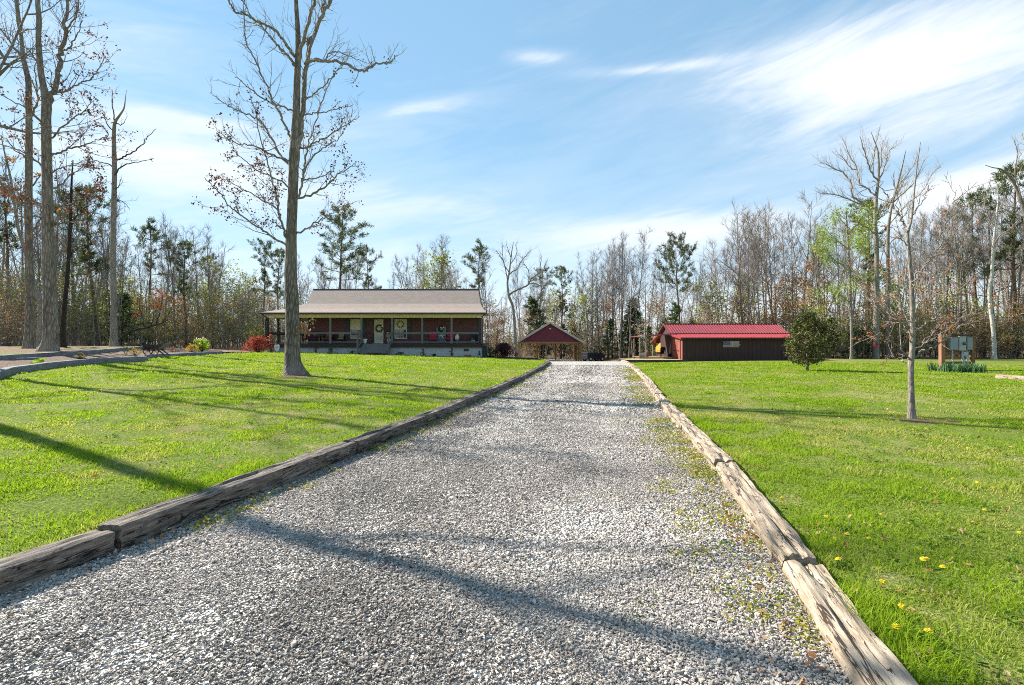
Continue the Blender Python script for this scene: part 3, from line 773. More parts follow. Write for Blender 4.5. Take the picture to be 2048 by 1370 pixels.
def make_garden():
    g = BED['g']
    def strip(name, near, far, mat_, label, cat, n=60, m=10, wob=0.11):
        a = subdiv(near, n); b = subdiv(far, n)
        V = []
        for i in range(n+1):
            for j in range(m+1):
                p = a[i]*(1-j/m)+b[i]*(j/m)
                V.append((p[0], p[1], p[2] + (wob*(float(fbm(p[0]*1.7, p[1]*1.7, 8, 3))-0.5) if 0 < j < m else 0)))
        i = np.arange(n)[:, None]*(m+1)+np.arange(m)[None, :]
        Q = np.stack([i, i+1, i+m+2, i+m+1], -1).reshape(-1, 4)[:, ::-1]
        o = obj(name, np_mesh(name, np.array(V), [Q], mat_, smooth=True))
        return tag(o, label, cat, kind='structure')
    up = lambda pts, dz: [np.array([p[0], p[1], p[2]+dz]) for p in pts]
    front = up(g['f1'][1:], 0.13) + up(g['f2'], 0.13)
    back = up(g['b2'], 0.05)
    backx = [back[0]+np.array([-5, -5, -0.05])] + back + [back[-1]+np.array([3.0, 1.5, -0.05]), g['f2'][-1]+np.array([-1.0, 6.0, 0.05])]
    strip('mulch_bed', front, backx, MT['mulch'], 'pinkish brown mulch bed between two rows of grey timbers', 'flower bed')
    upper = up(g['b2'], 0.20)
    far = [p + np.array([-16, -3.0, 0.05]) for i, p in enumerate(upper)]
    strip('upper_bed', [upper[0]+np.array([-4, -8, 0])]+upper, [far[0]+np.array([-4, -8, 0])]+far, litter_mat('grassy_leaf_litter', (0.12, 0.08, 0.05), (0.36, 0.26, 0.17), (0.16, 0.22, 0.03), 0.8),
          'raised leafy bed around the big left hand trees', 'flower bed', m=12, wob=0.14)
    f = subdiv(g['f1'], 5)
    polyline_ties(f, 0, [f'{w} dark grey timber of the lower garden edge, counted from the left' for w in ORD[:5]], 'timbers of the lower garden edge', MT['timber_grey'], 70, 0.24)
    f = subdiv(g['f2'], 3)
    polyline_ties(f, 0, [f'{w} set back grey timber running right past the wooden cart' for w in ORD[:3]], 'timbers of the lower garden edge', MT['timber_grey'], 80, 0.2)
    f = subdiv(g['b2'], 4)
    polyline_ties(f, 0, [f'{w} grey timber of the upper garden edge below the big trunks' for w in ORD[:4]], 'timbers of the upper garden edge', MT['timber_grey'], 90, 0.24)
    f = subdiv(g['b1'], 1)
    polyline_ties(f, 0, ['lone grey timber lying in mulch between both garden rows'], 'timbers of the upper garden edge', MT['timber_grey'], 96, 0.16)
    # dark bed edging from the house corner to the drive, and the timber at the right lawn edge
    e = [gnd(958, 713.5), gnd(1012, 717.0), gnd(1076, 719.5)]
    polyline_ties(e, 0, ['black edging timber below the house corner', 'black edging timber running from maple to the drive'], 'black bed edging by the house', MT['trim_dark'], 100, 0.16, 0.14)
    a = gnd(1997, 757.0); b = gnd(2110, 766.0)
    polyline_ties([a, b], 0, ['single pale timber lying on the far right lawn'], None, MT['tie_light'], 105, 0.2, 0.24)
    return g

def make_soil():
    for (px, py, rr, seed) in ((600, 752, 0.75, 1), (1834, 841, 0.42, 2)):
        b = gnd(px, py); V = [(b[0], b[1], float(hz(b[0], b[1]))+0.012)]; n = 40
        for r_ in (0.5, 1.0):
            for i in range(n):
                a = 2*PI*i/n; q = rr*r_*(0.6+0.8*float(vnoise(a*1.3, seed, seed)))
                x, y = b[0]+q*math.cos(a)*1.25, b[1]+q*math.sin(a); V.append((x, y, float(hz(x, y))+(0.012 if r_ < 1 else -0.004)))
        T = np.array([(0, 1+i, 1+(i+1) % n) for i in range(n)]); Q = np.array([(1+i, 1+n+i, 1+n+(i+1) % n, 1+(i+1) % n) for i in range(n)])
        o = obj('bare_soil', np_mesh('bare_soil', np.array(V), [T, Q], MT['litter'], smooth=True))
        tag(o, ('bare brown soil around the foot of the front oak', 'bare brown soil around the foot of the young maple')[seed-1], 'soil', kind='structure')
# ------------------------------------------------------------------ lawn blades
def lerp3(a, b, t): return np.array(a)[None]*(1-t[:, None]) + np.array(b)[None]*t[:, None]
def make_grass():
    rng = np.random.default_rng(11)
    ds = np.linspace(1.4, 50, 4000)
    rho = np.where(ds < 4, 1.0, (4/ds)**1.5)
    cdf = np.cumsum(rho*ds); cdf /= cdf[-1]
    N = 1000000
    d = np.interp(rng.random(N), cdf, ds); th = rng.uniform(R(-54), R(54), N)
    x = d*np.sin(th); y = d*np.cos(th)
    sl = XL(y)-x; sr = x-XR(y); s = np.maximum(sl, sr)
    ok = (s > 0.19) & (lit_zone(x, y) < 0.5)
    # keep off the planted beds, the house and shed footprints
    ok &= x > BEDX(y)+0.02
    for q, r_ in [(gnd(a_, b_), c_) for a_, b_, c_ in ((600, 752, 0.75), (1834, 841, 0.42), (1786, 1158, 0.12), (1604, 1062, 0.1), (1530, 948, 0.1), (1750, 972, 0.12))]:
        ok &= (np.hypot((x-q[0])/1.2, y-q[1]) > r_*(0.45+0.7*rng.random(N)))
    ok &= ~((x > -20.5) & (x < -2.3) & (y > 41.3)) & ~((x > 11.0) & (x < 29.5) & (y > 49.6))
    patch = fbm(x*0.55, y*0.55, 3, 4); fine = fbm(x*3.1, y*3.1, 9, 3); bare = fbm(x*1.1, y*1.1, 61, 4); mid = fbm(x*1.7+9, y*1.2, 53, 3)
    ok &= rng.random(N) < np.clip((bare-0.37)*8, 0.26, 1)
    ok &= rng.random(N) < np.clip((fine-0.25)*4, 0.3, 1)
    x, y, d, patch, fine, s, mid = x[ok], y[ok], d[ok], patch[ok], fine[ok], s[ok], mid[ok]; n = len(x)
    h = (0.018+0.026*rng.random(n))*(0.55+0.9*np.clip((fine-0.3)*2.2, 0, 1))*(0.6+0.8*np.clip((patch-0.3)*2, 0, 1))*(1+d/70)*(1+0.5*(s < 0.5))
    w = 0.0024*np.maximum(1, (d/4.0))**0.95*rng.uniform(0.7, 1.4, n)
    az = rng.uniform(0, 2*PI, n); ln = rng.uniform(0.2, 1.15, n)*h; la = rng.uniform(0, 2*PI, n)
    z = hz(x, y)-0.004
    wx, wy = np.cos(az)*w, np.sin(az)*w
    b0 = np.stack([x-wx, y-wy, z], -1); b1 = np.stack([x+wx, y+wy, z], -1)
    tp = np.stack([x+np.cos(la)*ln, y+np.sin(la)*ln, z+h], -1)
    m0 = np.stack([x+np.cos(la)*ln*0.35-wx*0.8, y+np.sin(la)*ln*0.35-wy*0.8, z+h*0.6], -1)
    m1 = np.stack([x+np.cos(la)*ln*0.35+wx*0.8, y+np.sin(la)*ln*0.35+wy*0.8, z+h*0.6], -1)
    V = np.stack([b0, b1, m1, m0, tp], 1).reshape(-1, 3)
    i = np.arange(n)*5
    Q = np.stack([i, i+1, i+2, i+3], -1); T = np.stack([i+3, i+2, i+4], -1)
    t = np.clip(0.5*rng.random(n)+1.3*(fine-0.42)+0.3, 0, 1)
    c = lerp3((0.086, 0.168, 0.012), (0.262, 0.360, 0.030), t)
    u = np.clip((0.505-0.5*patch-0.5*mid)*6.0 + rng.normal(0.03, 0.30, n), 0, 1)*0.8
    c = c*(1-u[:, None]) + lerp3((0.24, 0.26, 0.04), (0.56, 0.48, 0.24), rng.random(n))*u[:, None]
    o = obj('lawn_grass', np_mesh('lawn_grass', V, [Q, T], MT['grass'], col=np.repeat(c, 5, axis=0)))
    tag(o, 'short sunlit grass blades of the lawn', 'grass', kind='stuff')

def leaf_quads(C, size, col, rng, aspect=0.55, flat=0.0):
    n = len(C)
    a = rng.normal(size=(n, 3)); a[:, 2] *= (1-flat); a /= np.linalg.norm(a, axis=1, keepdims=True)+1e-9
    b = rng.normal(size=(n, 3)); b[:, 2] *= (1-flat); b -= a*(a*b).sum(1, keepdims=True); b /= np.linalg.norm(b, axis=1, keepdims=True)+1e-9
    nn = np.cross(a, b)
    s = np.asarray(size)[:, None]
    A, B = a*s, b*s*aspect
    V = np.stack([C-A*0.5, C+B*0.5+nn*s*0.10, C+A*0.5, C-B*0.5+nn*s*0.10], 1).reshape(-1, 3)
    Q = np.arange(n*4).reshape(-1, 4)
    return V, Q, np.repeat(col, 4, axis=0)
def col_mix(rng, n, stops, jit=0.12):
    k = rng.random(n)*(len(stops)-1); i = np.minimum(k.astype(int), len(stops)-2); t = (k-i)[:, None]
    S = np.array(stops); c = S[i]*(1-t)+S[i+1]*t
    return np.clip(c*(1+rng.normal(0, jit, (n, 1))), 0.004, 0.9)

def scatter_small():
    """weeds, fallen leaves and dandelions"""
    rng = np.random.default_rng(21)
    # weeds along both timbers, thicker on the right
    P = []
    for side, n, wid in ((1, 500, 0.5), (-1, 230, 0.30)):
        y = 2.0+rng.random(n)**1.5*28
        if side > 0: x = XR(y)-0.02-np.abs(rng.normal(0, wid*0.6, n))
        else: x = XL(y)+0.04+np.abs(rng.normal(0, wid*0.5, n))
        keep = fbm(y*0.9, x*0.9, 15, 2) > 0.44
        P.append(np.stack([x, y, zdrive(x, y)], -1)[keep])
    P = np.concatenate(P)
    C, S, K = [], [], []
    for p in P:
        m = int(rng.integers(12, 42)); sp = rng.uniform(0.04, 0.12)*(1+p[1]/30)
        q = p + np.stack([rng.normal(0, sp, m), rng.normal(0, sp, m), np.abs(rng.normal(0.022, 0.02, m))], -1)
        C.append(q); S.append(rng.uniform(0.014, 0.034, m)*(1+p[1]/22))
        K.append(col_mix(rng, m, [(0.16, 0.19, 0.03), (0.34, 0.34, 0.05), (0.42, 0.36, 0.07)] if rng.random() < 0.75 else [(0.06, 0.12, 0.015), (0.14, 0.22, 0.03)]))
    # broad leaved rosettes and straw in the near lawn
    n = 950; d = 2.0+rng.random(n)**1.4*14; th = rng.uniform(R(-50), R(50), n); x, y = d*np.sin(th), d*np.cos(th)
    k = (np.maximum(XL(y)-x, x-XR(y)) > 0.28) & (x > BEDX(y)+0.3) & (fbm(x*0.8, y*0.8, 17, 3) > 0.47); x, y = x[k], y[k]
    for px_, py_ in zip(x, y):
        m = int(rng.integers(9, 26)); sp = rng.uniform(0.03, 0.09); dry = rng.random() < 0.3
        C.append(np.stack([px_+rng.normal(0, sp, m), py_+rng.normal(0, sp, m), hz(px_, py_)+np.abs(rng.normal(0.022, 0.012, m))], -1)); S.append(rng.uniform(0.018, 0.045, m)*(0.8 if dry else 1))
        K.append(col_mix(rng, m, [(0.26, 0.19, 0.10), (0.46, 0.37, 0.22)] if dry else [(0.045, 0.11, 0.012), (0.12, 0.22, 0.03)]))
    V, Q, c = leaf_quads(np.concatenate(C), np.concatenate(S), np.concatenate(K), rng, 0.5, 0.4)
    tag(obj('weeds', np_mesh('weeds', V, [Q], MT['leaf'], col=c)), 'yellow green creeping weeds in gravel along the timbers', 'weeds', kind='stuff')
    # fallen leaves on the grass, the gravel edge and the beds
    pts = []
    for n, fx in ((900, 'lawn'), (420, 'edge'), (1500, 'bed')):
        if fx == 'lawn':
            d = rng.uniform(2.2, 30, n); th = rng.uniform(R(-48), R(48), n); x, y = d*np.sin(th), d*np.cos(th)
            k = np.maximum(XL(y)-x, x-XR(y)) > 0.25
        elif fx == 'edge':
            y = 1.6+rng.random(n)**1.7*20; sd = rng.random(n) < 0.75
            x = np.where(sd, XR(y)+np.where(rng.random(n) < 0.55, -0.06-np.abs(rng.normal(0, 0.12, n)), 0.26+np.abs(rng.normal(0, 0.14, n))), XL(y)+0.05+np.abs(rng.normal(0, 0.07, n)))
            k = np.ones(n, bool)
        else:
            y = rng.uniform(13, 42, n); x = BEDX(y) - 0.4 - rng.random(n)**1.5*12; k = np.ones(n, bool)
        z = np.where((x > XL(y)) & (x < XR(y)), zdrive(x, y), hz(x, y)) + (0.17 if fx == 'bed' else 0.022)
        pts.append(np.stack([x, y, z], -1)[k])
    C = np.concatenate(pts); n = len(C)
    V, Q, c = leaf_quads(C, rng.uniform(0.03, 0.07, n), col_mix(rng, n, [(0.20, 0.085, 0.035), (0.42, 0.24, 0.12), (0.50, 0.33, 0.20)], 0.2), rng, 0.6, 0.55)
    tag(obj('fallen_leaves', np_mesh('fallen_leaves', V, [Q], MT['dryleaf'], col=c)), 'curled brown leaves lying about on grass and mulch', 'fallen leaves', kind='stuff')
    # dandelions
    ye = mat('dandelion_yellow', [(0.68, 0.52, 0.015), (0.80, 0.64, 0.03)], 30, rough=0.8, trans=0.2)
    st = mat('dandelion_stem', [(0.10, 0.17, 0.03), (0.15, 0.22, 0.04)], 20)
    head = MB()
    for r_, z_, m_ in ((0.021, 0.0, 18), (0.015, 0.005, 14), (0.009, 0.009, 9)):
        for i in range(m_):
            a = 2*PI*i/m_+r_*50
            ca, sa = math.cos(a), math.sin(a); w = 0.0035
            head.poly([(-sa*w*0.5, ca*w*0.5, z_), (ca*r_*0.6-sa*w, sa*r_*0.6+ca*w, z_+0.006), (ca*r_, sa*r_, z_+0.005), (ca*r_*0.6+sa*w, sa*r_*0.6-ca*w, z_+0.006), (sa*w*0.5, -ca*w*0.5, z_)])
    stem = MB().tube([(0, 0, -0.05), (0.003, 0, -0.02), (0, 0, 0.001)], [0.003, 0.0025, 0.003], 6)
    spots = [(1857, 1285), (1803, 1237), (1847, 1136), (1765, 1186), (1670, 1093), (1677, 1137), (1695, 1085), (1738, 1092), (1653, 1049), (1563, 1018), (1564, 1008), (1654, 918), (1906, 969),
             (1955, 976), (1986, 988), (1970, 1034), (2039, 1082), (1762, 1043), (1886, 1152), (1905, 875), (1936, 905), (1853, 1136), (1792, 1276), (1693, 1026)]
    first = None
    for i, (px, py) in enumerate(spots):
        p = gnd(px, py); p[2] += 0.052
        if first is None:
            t = thing('dandelion', 'yellow dandelion flower in the lawn beside the bleached timbers', 'flower', p, 0, 'dandelions in the right lawn')
            f1 = head.build('flower_head', ye, t); s1 = stem.build('stem', st, t); first = (t, f1, s1)
        else:
            t = first[0].copy(); COL.objects.link(t); t.location = p; t.rotation_euler = (rng.normal(0, 0.2), rng.normal(0, 0.2), rng.uniform(0, 6)); sc = rng.uniform(0.8, 1.15); t.scale = (sc, sc, sc)
            for c_ in first[1:]:
                q = c_.copy(); COL.objects.link(q); q.parent = t

# ------------------------------------------------------------------ trees
def rdir(rnd, d, ang, roll=None):
    """direction at ANG from d"""
    d = Vector(d).normalized()
    a = d.cross(Vector((0, 0, 1)) if abs(d.z) < 0.95 else Vector((1, 0, 0))).normalized(); b = d.cross(a)
    r = rnd.uniform(0, 2*PI) if roll is None else roll
    return (d*math.cos(ang) + (a*math.cos(r)+b*math.sin(r))*math.sin(ang)).normalized()
def path(rnd, p, d, L, n, wob, up):
    pts = [Vector(p)]; d = Vector(d).normalized()
    for i in range(n):
        d = (d + Vector((rnd.gauss(0, wob), rnd.gauss(0, wob), rnd.gauss(0, wob)+up))).normalized()
        pts.append(pts[-1]+d*(L/n))
    return pts
def pnt(pts, t):
    f = t*(len(pts)-1); i = min(int(f), len(pts)-2); f -= i
    return pts[i].lerp(pts[i+1], f), (pts[i+1]-pts[i]).normalized()
class Tubes:
    def __init__(self): self.V = []; self.Q = []; self.n = 0
    def add(self, pts, r0, r1, k, pw=1.0):
        P = np.array([tuple(p) for p in pts]); t = np.linspace(0, 1, len(P))
        Rr = r1+(r0-r1)*(1-t)**pw
        V, Q = tube_np(P, Rr, k)
        self.V.append(V); self.Q.append(Q+self.n); self.n += len(V)
    def add_np(self, V, Q):
        self.V.append(V); self.Q.append(Q+self.n); self.n += len(V)
    def arrays(self):
        return (np.concatenate(self.V), np.concatenate(self.Q)) if self.V else (np.zeros((0, 3)), np.zeros((0, 4), int))
def crown_mesh(name, T, mats, leaves=None):
    """branches (material 0) plus leaf faces (material 1)"""
    V, Q = T.arrays(); fs = [Q]; mi = [np.zeros(len(Q), int)]; col = np.full((len(V), 3), 0.2)
    if leaves is not None and len(leaves[0]):
        LV, LQ, LC = leaves
        fs.append(LQ+len(V)); mi.append(np.ones(len(LQ), int)); V = np.concatenate([V, LV]); col = np.concatenate([col, LC])
    return np_mesh(name, V, fs, mats, np.concatenate(mi), smooth=False, col=col)

def bare_tree(seed, H=15, r0=0.14, start=0.45, nl=18, ll=0.26, ang=(58, 28), sub=6, tw=6, wob=0.03, fork=0.0, up=0.05, tip_r=0.010, kink=0.10, simple=False):
    """-> trunk Tubes, crown Tubes, tip points"""
    rnd = random.Random(seed)
    trunk, crown, tips = Tubes(), Tubes(), []
    tp = path(rnd, (0, 0, -0.3), (rnd.gauss(0, 0.03), rnd.gauss(0, 0.03), 1), H+0.3, 14, wob, 0.03)
    trunk.add(tp, r0*1.15, 0.02, 7 if not simple else 5, 0.9)
    heads = [(tp, 1.0)]
    if fork > 0:
        for _ in range(1 if fork < 0.7 else 2):
            h = rnd.uniform(0.30, 0.55)
            p, d = pnt(tp, h)
            q = path(rnd, p, rdir(rnd, d, R(rnd.uniform(14, 26))), H*(1-h)*rnd.uniform(0.85, 1.0), 10, wob, 0.07)
            crown.add(q, r0*(1-h)*0.85, 0.018, 6 if not simple else 4, 0.9); heads.append((q, 0.8))
    for hp, hs in heads:
        n = int(nl*(1 if hs == 1.0 else 0.6)); a0 = rnd.uniform(0, 6)
        for i in range(n):
            u = (i+rnd.random())/n
            t = (start+(0.98-start)*u) if hs == 1.0 else 0.2+0.78*u
            p, d = pnt(hp, t)
            a = R(ang[0]+(ang[1]-ang[0])*u+rnd.gauss(0, 7))
            L = H*ll*hs*(1.0-0.62*u)*rnd.uniform(0.55, 1.15)
            rl = max(0.014, r0*(1-t)*0.55+0.012)
            lp = path(rnd, p, rdir(rnd, d, a, a0+i*2.4), L, 6, kink, up)
            crown.add(lp, rl, 0.008, 5 if not simple else 3)
            ns = max(2, int(sub*(0.6+0.4*L/(H*ll))))
            for j in range(ns):
                t2 = 0.2+0.8*(j+rnd.random())/ns
                p2, d2 = pnt(lp, min(t2, 0.999))
                L2 = L*rnd.uniform(0.28, 0.5)*(1.15-0.6*t2)
                sp = path(rnd, p2, rdir(rnd, d2, R(rnd.uniform(28, 58))), L2, 4, kink, up*1.2)
                crown.add(sp, max(0.010, rl*0.45*(1-t2*0.5)), tip_r*0.6, 3)
                for m in range(tw):
                    t3 = 0.15+0.85*(m+rnd.random())/tw
                    p3, d3 = pnt(sp, min(t3, 0.999))
                    L3 = rnd.uniform(0.35, 0.9)*(0.6+0.03*H)
                    q = path(rnd, p3, rdir(rnd, d3, R(rnd.uniform(18, 50))), L3, 2, kink, up*1.5)
                    crown.add(q, tip_r, tip_r*0.35, 3)
                    tips.append(q[-1]); 
                    if m % 2: tips.append(q[1])
    return trunk, crown, tips

def leafy(tips, rng, per, size, spread, stops, frac=1.0, zlim=None, flat=0.2, aspect=0.6):
    P = np.array([tuple(t) for t in tips])
    if zlim is not None: P = P[(P[:, 2] > zlim[0]) & (P[:, 2] < zlim[1])]
    P = P[rng.random(len(P)) < frac]
    if not len(P): return None
    C = np.repeat(P, per, axis=0); n = len(C)
    C = C + rng.normal(0, spread, (n, 3))
    return leaf_quads(C, rng.uniform(size*0.6, size*1.3, n), col_mix(rng, n, stops, 0.18), rng, aspect, flat)

def pine_tree(seed, H=15, r0=0.17, start=0.5, shape='round', needle=0.22, nw=0.030, dens=1.0, col=((0.030, 0.050, 0.018), (0.075, 0.105, 0.035), (0.11, 0.125, 0.045)), width=0.17, lean=0.0):
    rnd = random.Random(seed); rng = np.random.default_rng(seed)
    trunk, crown = Tubes(), Tubes()
    tp = path(rnd, (0, 0, -0.3), (lean, rnd.gauss(0, 0.02), 1), H+0.3, 14, 0.022, 0.03)
    trunk.add(tp, r0*1.1, 0.025, 8, 0.85)
    C, D = [], []
    # dead stubs below the crown
    for i in range(9):
        t = rnd.uniform(0.22, start); p, d = pnt(tp, t)
        crown.add(path(rnd, p, rdir(rnd, d, R(85)), rnd.uniform(0.4, 1.4), 3, 0.1, 0.0), 0.02, 0.006, 3)
    n = int(34*dens)
    for i in range(n):
        u = (i+rnd.random())/n; t = start+(0.995-start)*u
        p, d = pnt(tp, t)
        if shape == 'round': w = math.sqrt(max(0.04, 1-((u-0.45)/0.62)**2))
        elif shape == 'cone': w = 1.08-u
        else: w = 0.55+0.45*math.sin(u*9+seed)      # layered
        L = H*width*w*rnd.uniform(0.7, 1.15)
        a = R(82-36*u+rnd.gauss(0, 7))
        lp = path(rnd, p, rdir(rnd, d, a, i*2.4+rnd.gauss(0, 0.3)), L, 5, 0.08, 0.045)
        crown.add(lp, 0.012+r0*(1-t)*0.35, 0.008, 4)
        m = max(3, int(L*3.2))
        for j in range(m):
            t2 = 0.30+0.7*(j+rnd.random())/m
            p2, d2 = pnt(lp, min(t2, 0.999))
            if rnd.random() < 0.75:
                sp = path(rnd, p2, rdir(rnd, d2, R(rnd.uniform(20, 60))), rnd.uniform(0.25, 0.75)*(0.5+0.5*w), 2, 0.1, 0.10)
                crown.add(sp, 0.010, 0.005, 3); C.append(sp[-1]); D.append(sp[-1]-sp[0]); C.append(sp[1]); D.append(sp[-1]-sp[0])
            else:
                C.append(p2); D.append(d2)
        C.append(lp[-1]); D.append(lp[-1]-lp[-2])
    C = np.array([tuple(c) for c in C]); D = np.array([tuple(d) for d in D]); D /= np.linalg.norm(D, axis=1, keepdims=True)+1e-9
    return trunk, crown, needle_tufts(C, D, rng, 13, needle, nw, col)
def needle_tufts(C, D, rng, per, ln, w, col):
    n = len(C)*per
    c = np.repeat(C, per, axis=0)+rng.normal(0, ln*0.28, (n, 3)); d = np.repeat(D, per, axis=0)*0.7+rng.normal(0, 0.6, (n, 3)); d[:, 2] += 0.25
    d /= np.linalg.norm(d, axis=1, keepdims=True)
    s = np.cross(d, rng.normal(size=(n, 3))); s /= np.linalg.norm(s, axis=1, keepdims=True)+1e-9
    L = ln*rng.uniform(0.6, 1.3, (n, 1)); W = w*rng.uniform(0.7, 1.3, (n, 1))
    V = np.stack([c-s*W*0.5, c+s*W*0.5, c+d*L+s*W*0.35, c+d*L-s*W*0.35], 1).reshape(-1, 3)
    k = col_mix(rng, len(C), list(col), 0.15)
    return V, np.arange(n*4).reshape(-1, 4), np.repeat(np.repeat(k, per, axis=0), 4, axis=0)

# trees traced from their own photo outline, with true depth for every limb
def catmull(P, m=5):
    P = [np.array(p, float) for p in P]
    if len(P) < 3: return [P[0]*(1-t)+P[-1]*t for t in np.linspace(0, 1, m+1)]
    Q = [2*P[0]-P[1]]+P+[2*P[-1]-P[-2]]; out = []
    for i in range(1, len(Q)-2):
        a, b, c, d = Q[i-1], Q[i], Q[i+1], Q[i+2]
        for j in range(m):
            t = j/m
            out.append(0.5*((2*b)+(c-a)*t+(2*a-5*b+4*c-d)*t*t+(3*b-a-3*c+d)*t**3))
    out.append(P[-1])
    return out
def hand_tree(name, label, cat, base_px, depth, trunk_pts, limbs, mats, seed, group=None, twig=dict(), leaves=None, sides=20, ridge=0.06, extra=None, zbase=None):
    """trunk_pts: [(px,py,width_px)]; limbs: [(slope, w0, w1, [(px,py),...])]; returns the Empty"""
    rnd = random.Random(seed); rng = np.random.default_rng(seed)
    bx = (base_px-CX)/F*depth; bz = float(hz(bx, depth)) if zbase is None else zbase
    base = np.array([bx, depth, bz])
    def world(P, slope, d0=0.0):
        L = 0; out = []
        for i, p in enumerate(P):
            if i: L += math.hypot(p[0]-P[i-1][0], p[1]-P[i-1][1])
            d = depth+d0+slope*L/F*depth
            out.append(Vector(pix(p[0], p[1], d)-base))
        return out
    trunk, crown, tips = Tubes(), Tubes(), []
    sm = catmull(trunk_pts, 8)
    P = np.array([tuple(v) for v in world([(q[0], q[1]) for q in sm], 0.0)]); Rr = np.array([q[2] for q in sm])*0.455/F*depth
    V, Q = tube_np(P, Rr, sides)
    if ridge:
        cen = np.repeat(P, sides, axis=0); rad = V-cen
        ang = np.tile(np.arange(sides)/sides*14, len(P)); hh = np.repeat(P[:, 2], sides)
        f = 1+ridge*2*(fbm(ang*1.0, hh*1.4, seed, 3)-0.5)
        low = np.clip(1-hh/0.8, 0, 1)
        f *= 1+0.75*low*low*(vnoise(ang*0.55, hh*0+seed, seed)-0.25)
        V = cen+rad*f[:, None]
    trunk.add_np(V, Q)
    tw = dict(step=0.34, L=(0.5, 1.5), r=0.012, n=4, ang=(26, 54), up=0.11, kink=0.10, t0=0.15); tw.update(twig)
    def grow_side(pts, r0, r1, lev):
        Ltot = sum((pts[i+1]-pts[i]).length for i in range(len(pts)-1))
        m = max(2, int(Ltot*(1-tw['t0'])/tw['step']))
        for j in range(m):
            t = tw['t0']+(1-tw['t0'])*(j+rnd.random())/m
            p, d = pnt(pts, min(t, 0.999))
            L = rnd.uniform(*tw['L'])*(1.1-0.5*t)
            q = path(rnd, p, rdir(rnd, d, R(rnd.uniform(*tw['ang']))), L, 5, tw['kink'], tw['up'])
            crown.add(q, max(tw['r']*0.8, min(tw['r']*1.7, (r0+(r1-r0)*t)*0.55)), tw['r']*0.45, 4)
            tips.append(q[-1])
            for k in range(tw['n']):
                t2 = 0.2+0.8*(k+rnd.random())/tw['n']
                p2, d2 = pnt(q, min(t2, 0.999))
                q2 = path(rnd, p2, rdir(rnd, d2, R(rnd.uniform(25, 60))), L*rnd.uniform(0.25, 0.6), 3, tw['kink'], tw['up'])
                crown.add(q2, tw['r']*0.62, tw['r']*0.3, 3); tips.append(q2[-1]); tips.append(q2[1])
    for it in limbs:
        slope, w0, w1, pts = it[:4]; d0 = it[4] if len(it) > 4 else 0.0
        sp = catmull([(p[0]+rnd.gauss(0, 0.4), p[1]+rnd.gauss(0, 0.4)) for p in pts], 4)
        W = world(sp, slope, d0)
        a = w0*0.43/F*depth; b = w1*0.45/F*depth
        # small crooks so that no limb is a clean curve
        for i in range(1, len(W)-1): W[i] += Vector((rnd.gauss(0, 0.012), rnd.gauss(0, 0.03), rnd.gauss(0, 0.012)))*(1+a*6)
        crown.add(W, a, max(b, 0.004), 8 if w0 > 6 else 6, 0.9)
        grow_side(W, a, b, 0)
    if extra: extra(rnd, rng, crown, tips, world)
    t = thing(name, label, cat, base, 0, group)
    obj('trunk', np_mesh('trunk', *(lambda vq: (vq[0], [vq[1]]))(trunk.arrays()), mats[0], smooth=True), t)
    lv = leaves(rng, tips) if leaves else None
    obj('crown', crown_mesh('crown', crown, [mats[1], mats[2]], lv), t)
    return t
# ------------------------------------------------------------------ buildings
def part(mb, name, m, t, parent=None, smooth=False, bevel=0.0, label=None):
    """mesh drawn in world coordinates, moved into the frame of its thing T and hung under PARENT (T or one of its parts)"""
    iv = Matrix.Translation(t.location) @ Matrix.Rotation(t.rotation_euler.z, 4, 'Z')
    iv.invert()
    mb.v = [tuple(iv @ Vector(v)) for v in mb.v]
    o = mb.build(name, m, parent or t, smooth, bevel)
    if label: o['label'] = label
    return o
def siding(mb, x0, x1, y, z0, z1, board=0.2, face=-1, lap=0.018):
    """lapped boards on a wall that faces -Y (face=-1)"""
    z = z0
    while z < z1-0.01:
        zt = min(z+board, z1)
        mb.poly([(x0, y+face*lap, z), (x1, y+face*lap, z), (x1, y, zt), (x0, y, zt)])
        mb.poly([(x0, y, z), (x1, y, z), (x1, y+face*lap, z), (x0, y+face*lap, z)])
        z = zt
def roof_face(mb, pts): mb.poly(pts)
def uv_roof(o):
    me = o.data; uv = me.uv_layers.new(name='UVMap')
    for p in me.polygons:
        n = p.normal; up = Vector((0, 0, 1)); s = up.cross(n)
        if s.length < 1e-4: s = Vector((1, 0, 0))
        s.normalize(); t = n.cross(s)
        for li in p.loop_indices:
            v = me.vertices[me.loops[li].vertex_index].co
            uv.data[li].uv = (v.dot(s), v.dot(t))

